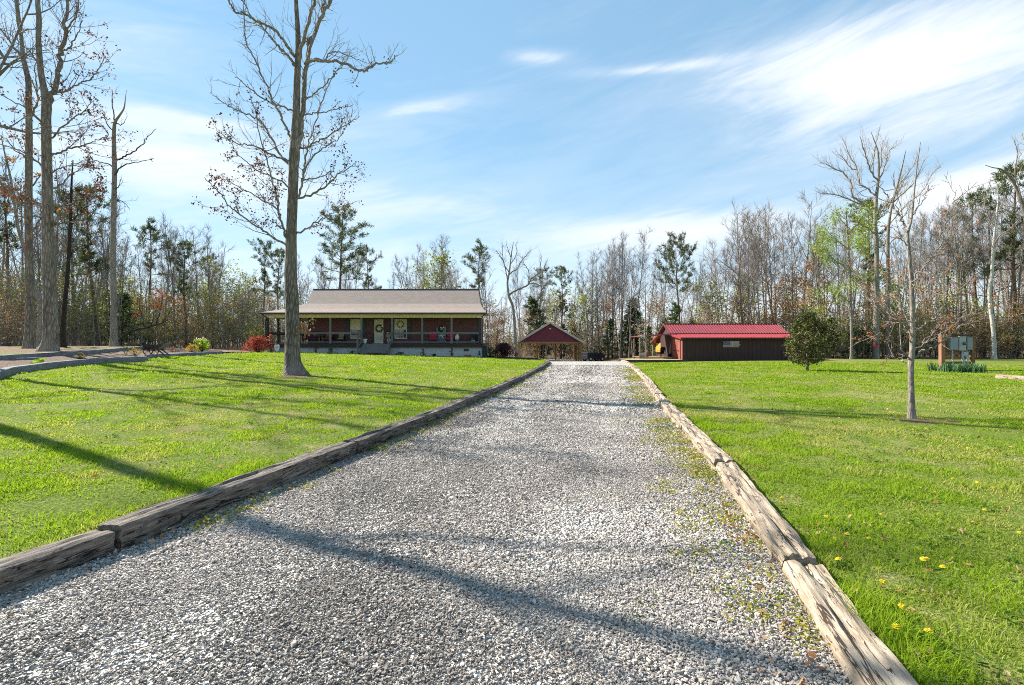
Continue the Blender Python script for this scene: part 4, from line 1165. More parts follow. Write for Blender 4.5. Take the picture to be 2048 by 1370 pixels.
def make_house():
    t = thing('porch_house', 'dark red one storey house with wraparound porch and brown shingle roof', 'house', (-11.3, 44.0, 0.4))
    M = MT
    FZ = 1.42
    # walls
    w = MB(); siding(w, -17.6, -2.9, 44.4, FZ-0.05, 3.82, 0.20)
    w.poly([(-2.9, 44.4, 1.1), (-2.9, 52, 1.1), (-2.9, 52, 4.6), (-2.9, 46.2, 6.15), (-2.9, 44.4, 4.7)])
    w.poly([(-17.6, 44.4, 1.1), (-17.6, 44.4, 4.7), (-17.6, 46.2, 6.15), (-17.6, 52, 4.6), (-17.6, 52, 1.1)])
    w.poly([(-17.6, 52, 1.1), (-17.6, 52, 4.6), (-2.9, 52, 4.6), (-2.9, 52, 1.1)])
    w.poly([(-17.6, 44.42, 3.8), (-2.9, 44.42, 3.8), (-2.9, 44.42, 4.7), (-17.6, 44.42, 4.7)])
    part(w, 'wall', M['siding'], t)
    for x0, x1 in ((-17.68, -17.55), (-2.98, -2.84)):
        c = MB(); c.box(x0, x1, 44.33, 44.45, FZ, 3.8); part(c, 'corner_board', M['shutter'], t)
    f = MB(); f.box(-20.1, -2.5, 42.05, 42.3, -0.4, 1.12); f.box(-2.75, -2.5, 42.3, 52, -0.4, 1.12); f.box(-20.1, -19.9, 42.3, 52, -0.4, 1.12)
    fo = part(f, 'foundation', M['block'], t)
    v = MB(); v.box(-3.97, -3.55, 42.03, 42.06, 0.78, 1.0)
    for i in range(5): v.box(-3.95, -3.57, 42.015, 42.032, 0.80+i*0.04, 0.815+i*0.04)
    part(v, 'vent', M['black'], t, fo)
    p = MB()
    for i in range(19):
        p.box(-20.2, -2.4, 41.9+i*0.14, 41.9+i*0.14+0.134, FZ-0.035, FZ)
    for i in range(19):
        p.box(-20.2+i*0.14, -20.2+i*0.14+0.134, 44.57, 52, FZ-0.035, FZ)
    p.box(-20.2, -2.4, 41.86, 41.9, 1.10, FZ+0.001)
    p.box(-20.24, -20.2, 41.86, 52, 1.10, FZ+0.001); p.box(-2.4, -2.36, 41.86, 52, 1.10, FZ+0.001)
    part(p, 'porch_floor', M['porch_dark'], t)
    # roof: main slopes, then the flatter porch skirt
    A, B = (-20.35, 41.4, 3.93), (-2.08, 41.4, 3.93)
    Cc, D = (-2.72, 44.2, 4.86), (-17.75, 44.2, 4.86)
    E, G = (-3.05, 46.2, 6.31), (-17.95, 46.2, 6.31)
    A2, D2 = (-20.35, 52.4, 3.93), (-17.75, 52.4, 4.86)
    r = MB(); r.poly([D, Cc, E, G]); r.poly([G, E, (-2.72, 52.4, 4.3), (-18.0, 52.4, 4.3)])
    r.poly([D, G, (-18.0, 52.4, 4.3), D2]); r.poly([Cc, (-2.72, 52.4, 4.3), E])
    ro = part(r, 'roof', M['shingle'], t); uv_roof(ro)
    rc = MB(); rc.bar((-17.97, 46.2, 6.32), (-3.03, 46.2, 6.32), 0.2, 0.035)
    part(rc, 'ridge_cap', M['trim_dark'], t, ro)
    r = MB(); mid = lambda a, b, k, dz: tuple(a[i]*(1-k)+b[i]*k+(dz if i == 2 else 0) for i in range(3))
    Am, Bm, Dm2 = mid(A, D, 0.55, -0.10), mid(B, Cc, 0.55, -0.06), mid(A2, D2, 0.55, -0.10)
    r.poly([A, B, Bm, Am]); r.poly([Am, Bm, Cc, D]); r.poly([A, Am, Dm2, A2]); r.poly([Am, D, D2, Dm2])
    po = part(r, 'porch_roof', M['shingle'], t); uv_roof(po)
    g = MB(); g.box(-20.38, -2.05, 41.34, 41.40, 3.79, 3.925); g.box(-20.41, -20.355, 41.40, 52.4, 3.79, 3.925); g.box(-2.075, -2.03, 41.4, 44.2, 3.79, 3.92)
    g.tube([(-20.25, 41.45, 3.78), (-20.0, 41.75, 3.55), (-20.12, 41.8, 3.3), (-20.12, 41.8, 0.9)], 0.04, 6)
    g.tube([(-2.2, 41.45, 3.78), (-2.45, 41.75, 3.55), (-2.42, 41.8, 3.3), (-2.42, 41.8, 0.6)], 0.04, 6)
    part(g, 'gutter', M['trim_dark'], t, po)
    ce = MB(); ce.poly([(-20.3, 41.42, 3.80), (-20.3, 44.39, 3.80), (-2.1, 44.39, 3.80), (-2.1, 41.42, 3.80)]); ce.poly([(-20.3, 44.395, 3.80), (-20.3, 52.3, 3.80), (-17.6, 52.3, 3.80), (-17.6, 44.395, 3.80)])
    part(ce, 'porch_ceiling', M['cream'], t)
    be = MB(); x = -20.12
    while x < -2.5:
        be.box(x, x+0.105, 41.80, 41.97, 3.53, 3.797); be.box(x+0.105, x+0.12, 41.815, 41.955, 3.53, 3.797); x += 0.12
    be.box(-20.1, -19.93, 41.97, 52.2, 3.53, 3.797); be.box(-2.62, -2.5, 41.97, 44.38, 3.53, 3.797)
    part(be, 'porch_beam', M['cream'], t)
    xs = [-20.0, -17.4, -14.85, -12.3, -9.8, -7.34, -4.94, -2.6]
    for i, x in enumerate(xs):
        q = MB(); q.box(x-0.075, x+0.075, 41.81, 41.96, FZ, 3.53); q.box(x-0.10, x+0.10, 41.79, 41.98, FZ, 1.55)
        part(q, 'post', M['porch_dark'] if i in (0, 1, 7) else M['porch_wood'], t, bevel=0.008)
    for y in (43.85, 46.4, 49.0, 51.6):
        q = MB(); q.box(-20.075, -19.925, y-0.075, y+0.075, FZ, 3.53); part(q, 'post', M['porch_dark'], t, bevel=0.008)
    for i in range(len(xs)-1):
        if i == 3: continue
        a, b = xs[i]+0.076, xs[i+1]-0.076
        q = MB(); q.box(a, b, 41.82, 41.95, 2.28, 2.34); q.box(a, b, 41.86, 41.91, 2.18, 2.279); q.box(a, b, 41.86, 41.91, 1.50, 1.58)
        n = int((b-a)/0.6)
        for k in range(1, n+1):
            xx = a+(b-a)*k/(n+1); q.tube([(xx, 41.885, 1.58), (xx, 41.885, 2.18)], 0.006, 4)
        part(q, 'railing', M['porch_dark'] if i == 0 else M['porch_wood'], t)
    for ya, yb in ((41.98, 43.77), (43.93, 46.3), (46.5, 48.9)):
        q = MB(); q.box(-20.06, -19.94, ya, yb, 2.26, 2.34); q.box(-20.03, -19.97, ya, yb, 2.16, 2.259); q.box(-20.03, -19.97, ya, yb, 1.50, 1.58)
        part(q, 'railing', M['porch_dark'], t)
    q = MB()
    for ya, yb in ((41.97, 44.3),):
        q.box(-2.66, -2.54, ya, yb, 2.26, 2.34); q.box(-2.63, -2.57, ya, yb, 1.5, 1.58)
    part(q, 'railing', M['porch_wood'], t)
    # steps
    s = MB()
    for k in range(4):
        z = FZ-0.175*(k+1); y0 = 41.86-0.29*(k+1)
        s.box(-12.2, -9.9, y0, y0+0.30, z-0.04, z); s.box(-12.17, -9.93, y0+0.27, y0+0.285, z, z+0.135)
    for x in (-12.2, -11.05, -9.95):
        s.bar((x, 41.86, FZ-0.24), (x, 40.68, FZ-0.96), 0.05, 0.2)
    part(s, 'steps', M['porch_wood'], t)
    for x in (-12.28, -9.82):
        h = MB(); h.box(x-0.06, x+0.06, 40.66, 40.78, 0.3, 1.95); h.bar((x, 41.80, 2.33), (x, 40.6, 1.88), 0.16, 0.05)
        h.bar((x, 41.80, 1.62), (x, 40.72, 1.02), 0.05, 0.09)
        part(h, 'handrail', M['porch_wood'], t)
    # door
    d = MB(); d.box(-11.92, -11.14, 44.335, 44.39, FZ+0.03, 3.50)
    do = part(d, 'door', M['ivory'], t, bevel=0.006)
    d = MB(); d.box(-11.78, -11.28, 44.318, 44.337, 1.72, 3.38)
    part(d, 'pane', mat('door_curtain_glass', [(0.62, 0.57, 0.42), (0.78, 0.73, 0.58)], 14, (1, 1, 0.2), rough=0.25), t, do)
    d = MB(); d.box(-12.08, -11.925, 44.33, 44.41, FZ, 3.62); d.box(-11.135, -10.98, 44.33, 44.41, FZ, 3.62); d.box(-11.925, -11.135, 44.33, 44.41, 3.505, 3.62)
    part(d, 'frame', M['shutter'], t, do)
    d = MB(); d.box(-12.05, -11.0, 44.2, 44.335, FZ+0.001, FZ+0.03); part(d, 'threshold', M['white'], t, do)
    d = MB(); d.lathe([(0.0, 0), (0.03, 0.005), (0.03, 0.03), (0.0, 0.035)], (-11.85, 44.31, 2.4)); part(d, 'handle', M['steel'], t, do)
    # windows
    for (x0, x1) in ((-13.92, -13.05), (-10.10, -9.19)):
        d = MB(); d.box(x0-0.07, x0, 44.33, 44.41, 1.83, 3.51); d.box(x1, x1+0.07, 44.33, 44.41, 1.83, 3.51); d.box(x0, x1, 44.33, 44.41, 3.45, 3.51); d.box(x0, x1, 44.31, 44.41, 1.83, 1.90)
        d.box(x0, x1, 44.335, 44.40, 2.62, 2.68)
        xm = (x0+x1)/2; d.box(xm-0.013, xm+0.013, 44.345, 44.39, 1.90, 2.62)
        wf = part(d, 'window', M['ivory'], t)
        d = MB(); d.box(x0, x1, 44.385, 44.41, 1.90, 2.619)
        part(d, 'pane', M['glass'], t, wf)
        d = MB(); d.box(x0, x1, 44.375, 44.395, 2.68, 3.449); part(d, 'window_shade', mat('pale_window_shade', [(0.66, 0.60, 0.36), (0.80, 0.75, 0.52)], 9, (1, 1, 0.3), rough=0.35), t, wf)
    for (x0, x1) in ((-14.42, -14.0), (-12.97, -12.62), (-10.55, -10.18), (-9.11, -8.72)):
        d = MB(); d.box(x0, x1, 44.335, 44.39, 1.85, 3.50)
        for k in range(16): d.box(x0+0.06, x1-0.06, 44.318, 44.336, 1.95+k*0.095, 2.02+k*0.095)
        part(d, 'shutter', M['shutter'], t)
    # flood lights at both beam ends
    for x in (-19.75, -2.78):
        d = MB(); d.lathe([(0.02, 0), (0.075, -0.03), (0.08, -0.09), (0.02, -0.10)], (x, 41.72, 3.60), 10); d.lathe([(0.02, 0), (0.075, -0.03), (0.08, -0.09), (0.02, -0.10)], (x+0.22, 41.72, 3.60), 10)
        d.box(x-0.03, x+0.25, 41.74, 41.8, 3.56, 3.66)
        part(d, 'flood_light', M['white'], t)
    return t

def wreath(name, label, c, rad, stops, seed, bow=None):
    rng = np.random.default_rng(seed)
    n = 520; a = rng.uniform(0, 2*PI, n); rr = rad+rng.normal(0, rad*0.16, n)
    C = np.stack([rr*np.cos(a), rng.normal(0, 0.03, n), rr*np.sin(a)], -1)
    V, Q, col = leaf_quads(C, rng.uniform(0.05, 0.11, n), col_mix(rng, n, stops), rng)
    t = thing(name, label, 'wreath', c)
    obj('foliage', np_mesh('foliage', V, [Q], MT['leaf'], col=col), t)
    MB().torus((0, 0.01, 0), rad, 0.03, 'y').build('hoop', MT['bark_dark'], t, True)
    if bow:
        b = MB()
        for s in (-1, 1):
            b.poly([(0, -0.05, 0), (s*0.16, -0.09, 0.09), (s*0.2, -0.05, 0.0), (s*0.15, -0.06, -0.05)]); b.poly([(0, -0.05, 0), (s*0.05, -0.07, -0.22), (s*0.12, -0.05, -0.2)])
        b.build('bow', bow, t, loc=(rad*0.55, 0, rad*0.55))
    return t

def armchair(name, label, loc, rz, cush, frame, group=None, wd=0.72, cat='chair'):
    t = thing(name, label, cat, loc, rz, group)
    f = MB()
    for sx in (-1, 1):
        f.bar((sx*wd/2, -0.32, 0.60), (sx*wd/2, 0.30, 0.64), 0.06, 0.04)
    part_l(f, 'armrest', frame, t)
    for sx in (-1, 1):
        for y, z in ((-0.30, 0.58), (0.28, 0.95)):
            MB().bar((sx*wd/2, y, 0), (sx*wd/2, y+(0.08 if y > 0 else 0), z), 0.05, 0.05).build('leg', frame, t)
    MB().box(-wd/2+0.03, wd/2-0.03, -0.32, 0.26, 0.30, 0.35).build('seat', frame, t)
    MB().box(-wd/2+0.04, wd/2-0.04, -0.33, 0.22, 0.351, 0.47).build('seat_cushion', cush, t, True, 0.04)
    b = MB(); b.bar((0, 0.21, 0.47), (0, 0.36, 1.02), wd-0.1, 0.13, up=(0, 1, 0.2)); b.build('back_cushion', cush, t, True, 0.04)
    return t
def part_l(mb, name, m, t): return mb.build(name, m, t)

def planter(name, label, loc, prof, m, leaf_stops=None, spread=0.2, ht=0.3, n=160, seed=1, cat='planter', size=0.07):
    t = thing(name, label, cat, loc)
    MB().lathe(prof, k=14).build('pot', m, t, True)
    if leaf_stops:
        rng = np.random.default_rng(seed); top = prof[-1][1]
        C = np.stack([rng.normal(0, spread*0.5, n), rng.normal(0, spread*0.5, n), top-0.02+np.abs(rng.normal(0, ht*0.5, n))], -1)
        V, Q, col = leaf_quads(C, rng.uniform(size*0.6, size*1.4, n), col_mix(rng, n, leaf_stops), rng)
        obj('plant', np_mesh('plant', V, [Q], MT['leaf'], col=col), t)
    return t

def make_porch_things():
    M = MT; FZ = 1.42
    X = lambda px, d: (px-CX)/F*d
    wreath('door_wreath', 'tan green wreath with white bow hanging on the front door', (-11.5, 44.27, 2.72), 0.27, [(0.12, 0.13, 0.04), (0.30, 0.27, 0.12), (0.36, 0.30, 0.16)], 3, M['white'])
    wreath('window_wreath', 'round white wreath hanging in the window right of the door', (-9.66, 44.28, 3.08), 0.27, [(0.70, 0.70, 0.67), (0.85, 0.84, 0.80)], 4)
    # loveseat, table, coral chair on the left half
    t = armchair('wicker_loveseat', 'plum cushioned wicker loveseat beside the oak trunk on the porch', (X(625, 43.6), 43.6, FZ), 0.1, M['plumcloth'], M['bark_dark'], None, 1.25, 'loveseat')
    t = thing('patio_table', 'round metal patio table with slim legs next to the plum loveseat', 'table', (X(641, 43.0), 43.0, FZ))
    MB().lathe([(0.38, 0.66), (0.40, 0.68), (0.38, 0.70)], k=20).build('table_top', M['porch_wood'], t)
    for a in range(4):
        MB().tube([(0.1*math.cos(a*PI/2), 0.1*math.sin(a*PI/2), 0.66), (0.3*math.cos(a*PI/2), 0.3*math.sin(a*PI/2), 0)], 0.018, 6).build('leg', M['porch_wood'], t)
    armchair('porch_chair', 'dark porch chair with a coral pillow near the first grey post', (X(654, 43.7), 43.7, FZ), -0.5, M['orangecloth'], M['bark_dark'])
    armchair('porch_chair', 'small wooden porch chair with tan cushion under the first window', (X(682, 43.9), 43.9, FZ), 0.2, mat('tan_cushion', [(0.30, 0.22, 0.14), (0.42, 0.32, 0.22)], 12), M['bark_dark'], None, 0.55)
    armchair('porch_chair', 'crimson cushioned armchair beside the grey leaning panel', (X(866, 43.4), 43.4, FZ), 0.1, M['redcloth'], M['black'])
    armchair('porch_chair', 'crimson cushioned armchair half hidden by a porch post', (X(899, 43.5), 43.5, FZ), -0.35, M['redcloth'], M['black'])
    t = thing('side_table', 'small square side table left of the crimson armchair', 'table', (X(851, 43.2), 43.2, FZ))
    MB().box(-0.2, 0.2, -0.2, 0.2, 0.46, 0.5).build('table_top', M['porch_wood'], t)
    for sx in (-1, 1):
        for sy in (-1, 1): MB().box(sx*0.17-0.02, sx*0.17+0.02, sy*0.17-0.02, sy*0.17+0.02, 0, 0.46).build('leg', M['porch_wood'], t)
    # the grey picket panel with its own wreath
    t = thing('picket_panel', 'grey picket panel leaning on the porch wall between crimson chairs', 'panel', (X(882, 44.1), 44.15, FZ))
    p = MB()
    for i in range(6): p.box(-0.42+i*0.142, -0.42+i*0.142+0.132, 0.0, 0.03, 0.1, 1.35+0.1*(i % 2))
    p.build('boards', M['bluegrey'], t)
    b = MB(); b.bar((-0.36, -0.02, 0.25), (0.0, -0.02, 0.75), 0.07, 0.03, up=(0, 1, 0)); b.bar((0.36, -0.02, 0.25), (0.0, -0.02, 0.75), 0.07, 0.03, up=(0, 1, 0)); b.bar((-0.3, -0.045, 0.7), (0.3, -0.045, 0.7), 0.03, 0.05); b.build('brace', M['steel'], t)
    wreath('panel_wreath', 'dark leafy wreath with white bow on the grey picket panel', (X(882, 44.1), 44.08, FZ+1.25), 0.2, [(0.04, 0.06, 0.03), (0.10, 0.11, 0.05)], 6, M['white'])
    t = thing('birdhouse_lantern', 'white pointed birdhouse lantern on a pole by the right porch end', 'lantern', (X(914, 42.4), 42.4, FZ))
    MB().tube([(0, 0, 0), (0, 0, 0.34)], 0.02, 6).build('pole', M['steel'], t)
    b = MB(); b.box(-0.13, 0.13, -0.11, 0.11, 0.34, 0.56); b.build('body', M['white'], t)
    b = MB(); b.lathe([(0.19, 0.56), (0.12, 0.68), (0.03, 0.82)], k=4); b.build('roof', M['white'], t)
    MB().lathe([(0.045, 0), (0.045, 0.01)], k=10).build('opening', M['black'], t, loc=(0, -0.112, 0.45)).rotation_euler = (R(90), 0, 0)
    planter('steel_planter', 'grey metal tub planter in the right porch corner', (X(945, 42.8), 42.8, FZ), [(0.15, 0), (0.2, 0.25), (0.21, 0.28)], M['steel'], [(0.10, 0.10, 0.06), (0.2, 0.18, 0.12)], 0.2, 0.25, 90, 5)
    t = thing('storage_cabinet', 'tall black cabinet standing at the right end of the porch', 'cabinet', (X(950, 43.9), 43.9, FZ))
    MB().box(-0.3, 0.3, -0.2, 0.2, 0.05, 1.0).build('body', M['black'], t, bevel=0.01)
    MB().box(-0.28, -0.005, -0.225, -0.201, 0.08, 0.97).build('door', M['navy'], t); MB().box(0.005, 0.28, -0.225, -0.201, 0.08, 0.97).build('door', M['navy'], t)
    # around the front door
    planter('white_urn', 'white urn planter at the left head of the steps', (X(730, 42.2), 42.2, FZ), [(0.13, 0), (0.10, 0.08), (0.20, 0.34), (0.22, 0.38)], M['white'], [(0.07, 0.05, 0.05), (0.2, 0.13, 0.13)], 0.22, 0.5, 140, 8)
    planter('milk_can', 'pale grey milk can planter at the right head of the steps', (X(778, 42.2), 42.2, FZ), [(0.17, 0), (0.18, 0.32), (0.10, 0.42), (0.13, 0.5)], M['steel'], [(0.10, 0.10, 0.08), (0.32, 0.28, 0.24)], 0.2, 0.35, 110, 9)
    t = thing('plant_stand', 'dark tiered plant stand left of the front door', 'plant stand', (X(739, 43.6), 43.6, FZ))
    for z in (0.25, 0.55): MB().box(-0.28, 0.28, -0.14, 0.14, z, z+0.03).build('shelf', M['black'], t)
    for sx in (-1, 1):
        for sy in (-1, 1): MB().box(sx*0.26-0.015, sx*0.26+0.015, sy*0.12-0.015, sy*0.12+0.015, 0, 0.6).build('leg', M['black'], t)
    planter('clay_planter', 'small plant with reddish leaves on the tiered stand', (X(739, 43.6), 43.6, FZ+0.581), [(0.09, 0), (0.12, 0.16)], M['terracotta'], [(0.10, 0.04, 0.03), (0.25, 0.12, 0.08)], 0.24, 0.35, 120, 10)
    t = armchair('ladder_chair', 'brown ladder back chair right of the front door', (X(775, 43.9), 43.9, FZ), 0.0, M['logbark'], M['logbark'], None, 0.45)
    # straw figure seated on it
    f = thing('straw_doll', 'tan straw doll with dark hat sitting on the ladder back chair', 'doll', (X(775, 43.7), 43.75, FZ+0.47))
    MB().lathe([(0.10, 0), (0.15, 0.15), (0.09, 0.34), (0.04, 0.38)], k=12).build('body', mat('straw_cloth', [(0.34, 0.25, 0.13), (0.5, 0.39, 0.23)], 15), f, True)
    MB().lathe([(0.02, 0), (0.09, 0.06), (0.09, 0.13), (0.02, 0.19)], k=12).build('head', M['paper'], f, True, loc=(0, 0, 0.37))
    MB().lathe([(0.15, 0), (0.15, 0.015), (0.08, 0.02), (0.06, 0.12), (0.01, 0.14)], k=12).build('hat', M['black'], f, True, loc=(0, 0, 0.51))
    for s in (-1, 1):
        MB().tube([(s*0.07, -0.05, 0.03), (s*0.08, -0.25, 0.02), (s*0.08, -0.3, -0.28)], [0.055, 0.05, 0.04], 8).build('leg', M['logbark'], f, True)
        MB().tube([(s*0.10, 0, 0.3), (s*0.19, -0.06, 0.16), (s*0.16, -0.18, 0.1)], [0.045, 0.04, 0.03], 8).build('arm', M['logbark'], f, True)
    # shield shaped yard sign by the left porch corner
    p = gnd(554, 703.0)
    t = thing('yard_sign', 'white shield shaped yard sign beside the red maple', 'sign', (X(554, 40.6), 40.6, float(hz(X(554, 40.6), 40.6))))
    MB().tube([(0, 0, -0.1), (0, 0, 0.45)], 0.015, 6).build('stake', M['steel'], t)
    s = MB(); out = [(-0.2, 0.62), (-0.12, 0.66), (0, 0.62), (0.12, 0.66), (0.2, 0.62), (0.21, 0.4), (0.14, 0.2), (0, 0.08), (-0.14, 0.2), (-0.21, 0.4)]
    s.poly([(x, -0.02, z) for x, z in out]); s.poly([(x, -0.005, z) for x, z in out][::-1])
    for i in range(len(out)):
        a, b = out[i], out[(i+1) % len(out)]; s.poly([(a[0], -0.02, a[1]), (a[0], -0.005, a[1]), (b[0], -0.005, b[1]), (b[0], -0.02, b[1])])
    s.build('panel', M['white'], t)
    l = MB(); l.box(-0.12, 0.12, -0.026, -0.021, 0.46, 0.50); l.box(-0.13, 0.13, -0.026, -0.021, 0.36, 0.42); l.box(-0.08, 0.08, -0.026, -0.021, 0.28, 0.32); l.build('print', M['meter_pale'], t)
    # odds and ends under the porch edge
    x = X(936, 41.6); b = thing('clay_trough', 'low terracotta trough standing below the foundation vent', 'planter', (x, 41.5, float(hz(x, 41.5))))
    q = MB()
    q.poly([(-0.24, -0.1, 0), (0.24, -0.1, 0), (0.28, -0.13, 0.2), (-0.28, -0.13, 0.2)]); q.poly([(0.24, -0.1, 0), (0.24, 0.1, 0), (0.28, 0.13, 0.2), (0.28, -0.13, 0.2)])
    q.poly([(0.24, 0.1, 0), (-0.24, 0.1, 0), (-0.28, 0.13, 0.2), (0.28, 0.13, 0.2)]); q.poly([(-0.24, 0.1, 0), (-0.24, -0.1, 0), (-0.28, -0.13, 0.2), (-0.28, 0.13, 0.2)]); q.poly([(-0.27, -0.12, 0.17), (0.27, -0.12, 0.17), (0.27, 0.12, 0.17), (-0.27, 0.12, 0.17)])
    q.build('trough', M['terracotta'], b)
    x = X(958.5, 41.6); b = thing('hose_reel', 'black hose reel on feet at the right foundation corner', 'hose reel', (x, 41.6, float(hz(x, 41.6))))
    MB().torus((0, 0, 0.36), 0.16, 0.05, 'x', 16, 8).build('hose', M['black'], b, True)
    for s in (-1, 1): MB().bar((s*0.1, 0, 0.36), (s*0.12, -0.14, -0.05), 0.03, 0.03).bar((s*0.1, 0, 0.36), (s*0.12, 0.14, -0.05), 0.03, 0.03).build('stand', M['black'], b)
    x = X(968, 43.5); b = thing('trash_bin', 'dark wheeled bin beside the right house corner', 'bin', (x, 43.5, float(hz(x, 43.5))))
    q = MB(); q.poly([(-0.24, -0.25, 0.05), (0.24, -0.25, 0.05), (0.29, -0.3, 0.95), (-0.29, -0.3, 0.95)]); q.poly([(0.24, -0.25, 0.05), (0.24, 0.25, 0.05), (0.29, 0.3, 0.95), (0.29, -0.3, 0.95)]); q.poly([(0.24, 0.25, 0.05), (-0.24, 0.25, 0.05), (-0.29, 0.3, 0.95), (0.29, 0.3, 0.95)]); q.poly([(-0.24, 0.25, 0.05), (-0.24, -0.25, 0.05), (-0.29, -0.3, 0.95), (-0.29, 0.3, 0.95)])
    q.build('body', M['bluegrey'] if False else M['shutter'], b)
    MB().bar((0, -0.33, 0.97), (0, 0.33, 1.03), 0.62, 0.05).build('lid', M['black'], b)
    for s in (-1, 1): MB().torus((s*0.27, 0.24, 0.1), 0.07, 0.03, 'x', 12, 6).build('wheel', M['rubber'], b, True)

def make_carport():
    M = MT; X0, X1, Y0, Y1 = 0.95, 9.45, 70.0, 78.0; G = -1.12; EZ = 1.62; AZ = 4.22; xm = (X0+X1)/2
    t = thing('carport', 'open timber carport with burgundy gable at the end of the drive', 'carport', (xm, 74, G))
    s = MB(); z = EZ; n = 13
    for i in range(n):
        za, zb = EZ+(AZ-0.1-EZ)*i/n, EZ+(AZ-0.1-EZ)*(i+1)/n
        wa = (X1-X0)/2*(1-i/n); wb = (X1-X0)/2*(1-(i+1)/n)
        s.poly([(xm-wa, Y0-0.022, za), (xm+wa, Y0-0.022, za), (xm+wb, Y0, zb), (xm-wb, Y0, zb)])
        s.poly([(xm-wa, Y0, za), (xm+wa, Y0, za), (xm+wa, Y0-0.022, za), (xm-wa, Y0-0.022, za)])
    part(s, 'gable', M['carsiding'], t)
    s = MB(); s.poly([(X0, Y1, EZ), (xm, Y1, AZ-0.1), (X1, Y1, EZ)]); part(s, 'gable', M['carsiding'], t)
    l = MB(); l.box(xm-0.11, xm+0.11, Y0-0.11, Y0-0.025, 3.32, 3.42); part(l, 'flood_light', M['white'], t)
    r = MB(); ov = 0.45; sl = (AZ-EZ)/((X1-X0)/2); xe0, xe1 = X0-ov, X1+ov; ze = EZ-sl*ov+0.12; za = AZ+0.06
    for ys in ((Y0-0.35, Y1+0.35),):
        a, b = ys
        for (xe, sg) in ((xe0, 1), (xe1, -1)):
            r.poly([(xe, a, ze), (xm, a, za), (xm, b, za), (xe, b, ze)][::sg]); r.poly([(xe, a, ze-0.1), (xm, a, za-0.1), (xm, b, za-0.1), (xe, b, ze-0.1)][::-sg])
    part(r, 'roof', M['shingle'], t); uv_roof(t.children[-1])
    f = MB()
    for xe in (xe0, xe1):
        f.bar((xe, Y0-0.375, ze-0.07), (xm, Y0-0.375, za-0.07), 0.05, 0.24, up=(0, 0, 1)); f.bar((xe, Y1+0.375, ze-0.07), (xm, Y1+0.375, za-0.07), 0.05, 0.24)
        f.box(xe-0.04, xe+0.04, Y0-0.34, Y1+0.34, ze-0.2, ze+0.0)
    f.box(X0-0.45, X0, Y0-0.33, Y0, ze-0.17, ze-0.14); f.box(X1, X1+0.45, Y0-0.33, Y0, ze-0.17, ze-0.14)
    part(f, 'rake_trim', M['fascia'], t)
    b = MB(); b.box(X0-0.1, X1+0.1, Y0+0.02, Y0+0.2, EZ-0.26, EZ-0.02); part(b, 'beam', M['honey'], t)
    b = MB(); b.box(X0-0.1, X1+0.1, Y1-0.2, Y1-0.02, EZ-0.26, EZ-0.02); part(b, 'beam', M['honey'], t)
    for x in (X0, X1):
        b = MB(); b.box(x-0.09, x+0.09, Y0+0.2, Y1-0.2, EZ-0.25, EZ-0.03); part(b, 'beam', M['honey'], t)
    ys = [Y0+0.11, Y0+2.7, Y0+5.3, Y1-0.11]
    for x in (X0, X1):
        for y in ys[:3]:
            q = MB(); q.box(x-0.1, x+0.1, y-0.1, y+0.1, G-0.3, EZ-0.26); part(q, 'post', M['honey'], t)
    for i in range(4):
        x = X0+(X1-X0)*i/3
        q = MB(); q.box(x-0.1, x+0.1, Y1-0.21, Y1-0.01, G-0.3, EZ-0.26); part(q, 'post', M['honey'], t)
        for sg in (-1, 1):
            if (i == 0 and sg < 0) or (i == 3 and sg > 0): continue
            q = MB(); q.bar((x+sg*0.1, Y1-0.11, EZ-1.0), (x+sg*0.85, Y1-0.11, EZ-0.27), 0.09, 0.14, up=(0, 1, 0)); part(q, 'brace', M['honey'], t)
    for x, sg in ((X0, 1), (X1, -1)):
        q = MB(); q.bar((x+sg*0.1, Y0+0.11, EZ-1.0), (x+sg*0.85, Y0+0.11, EZ-0.27), 0.09, 0.14, up=(0, 1, 0)); part(q, 'brace', M['honey'], t)

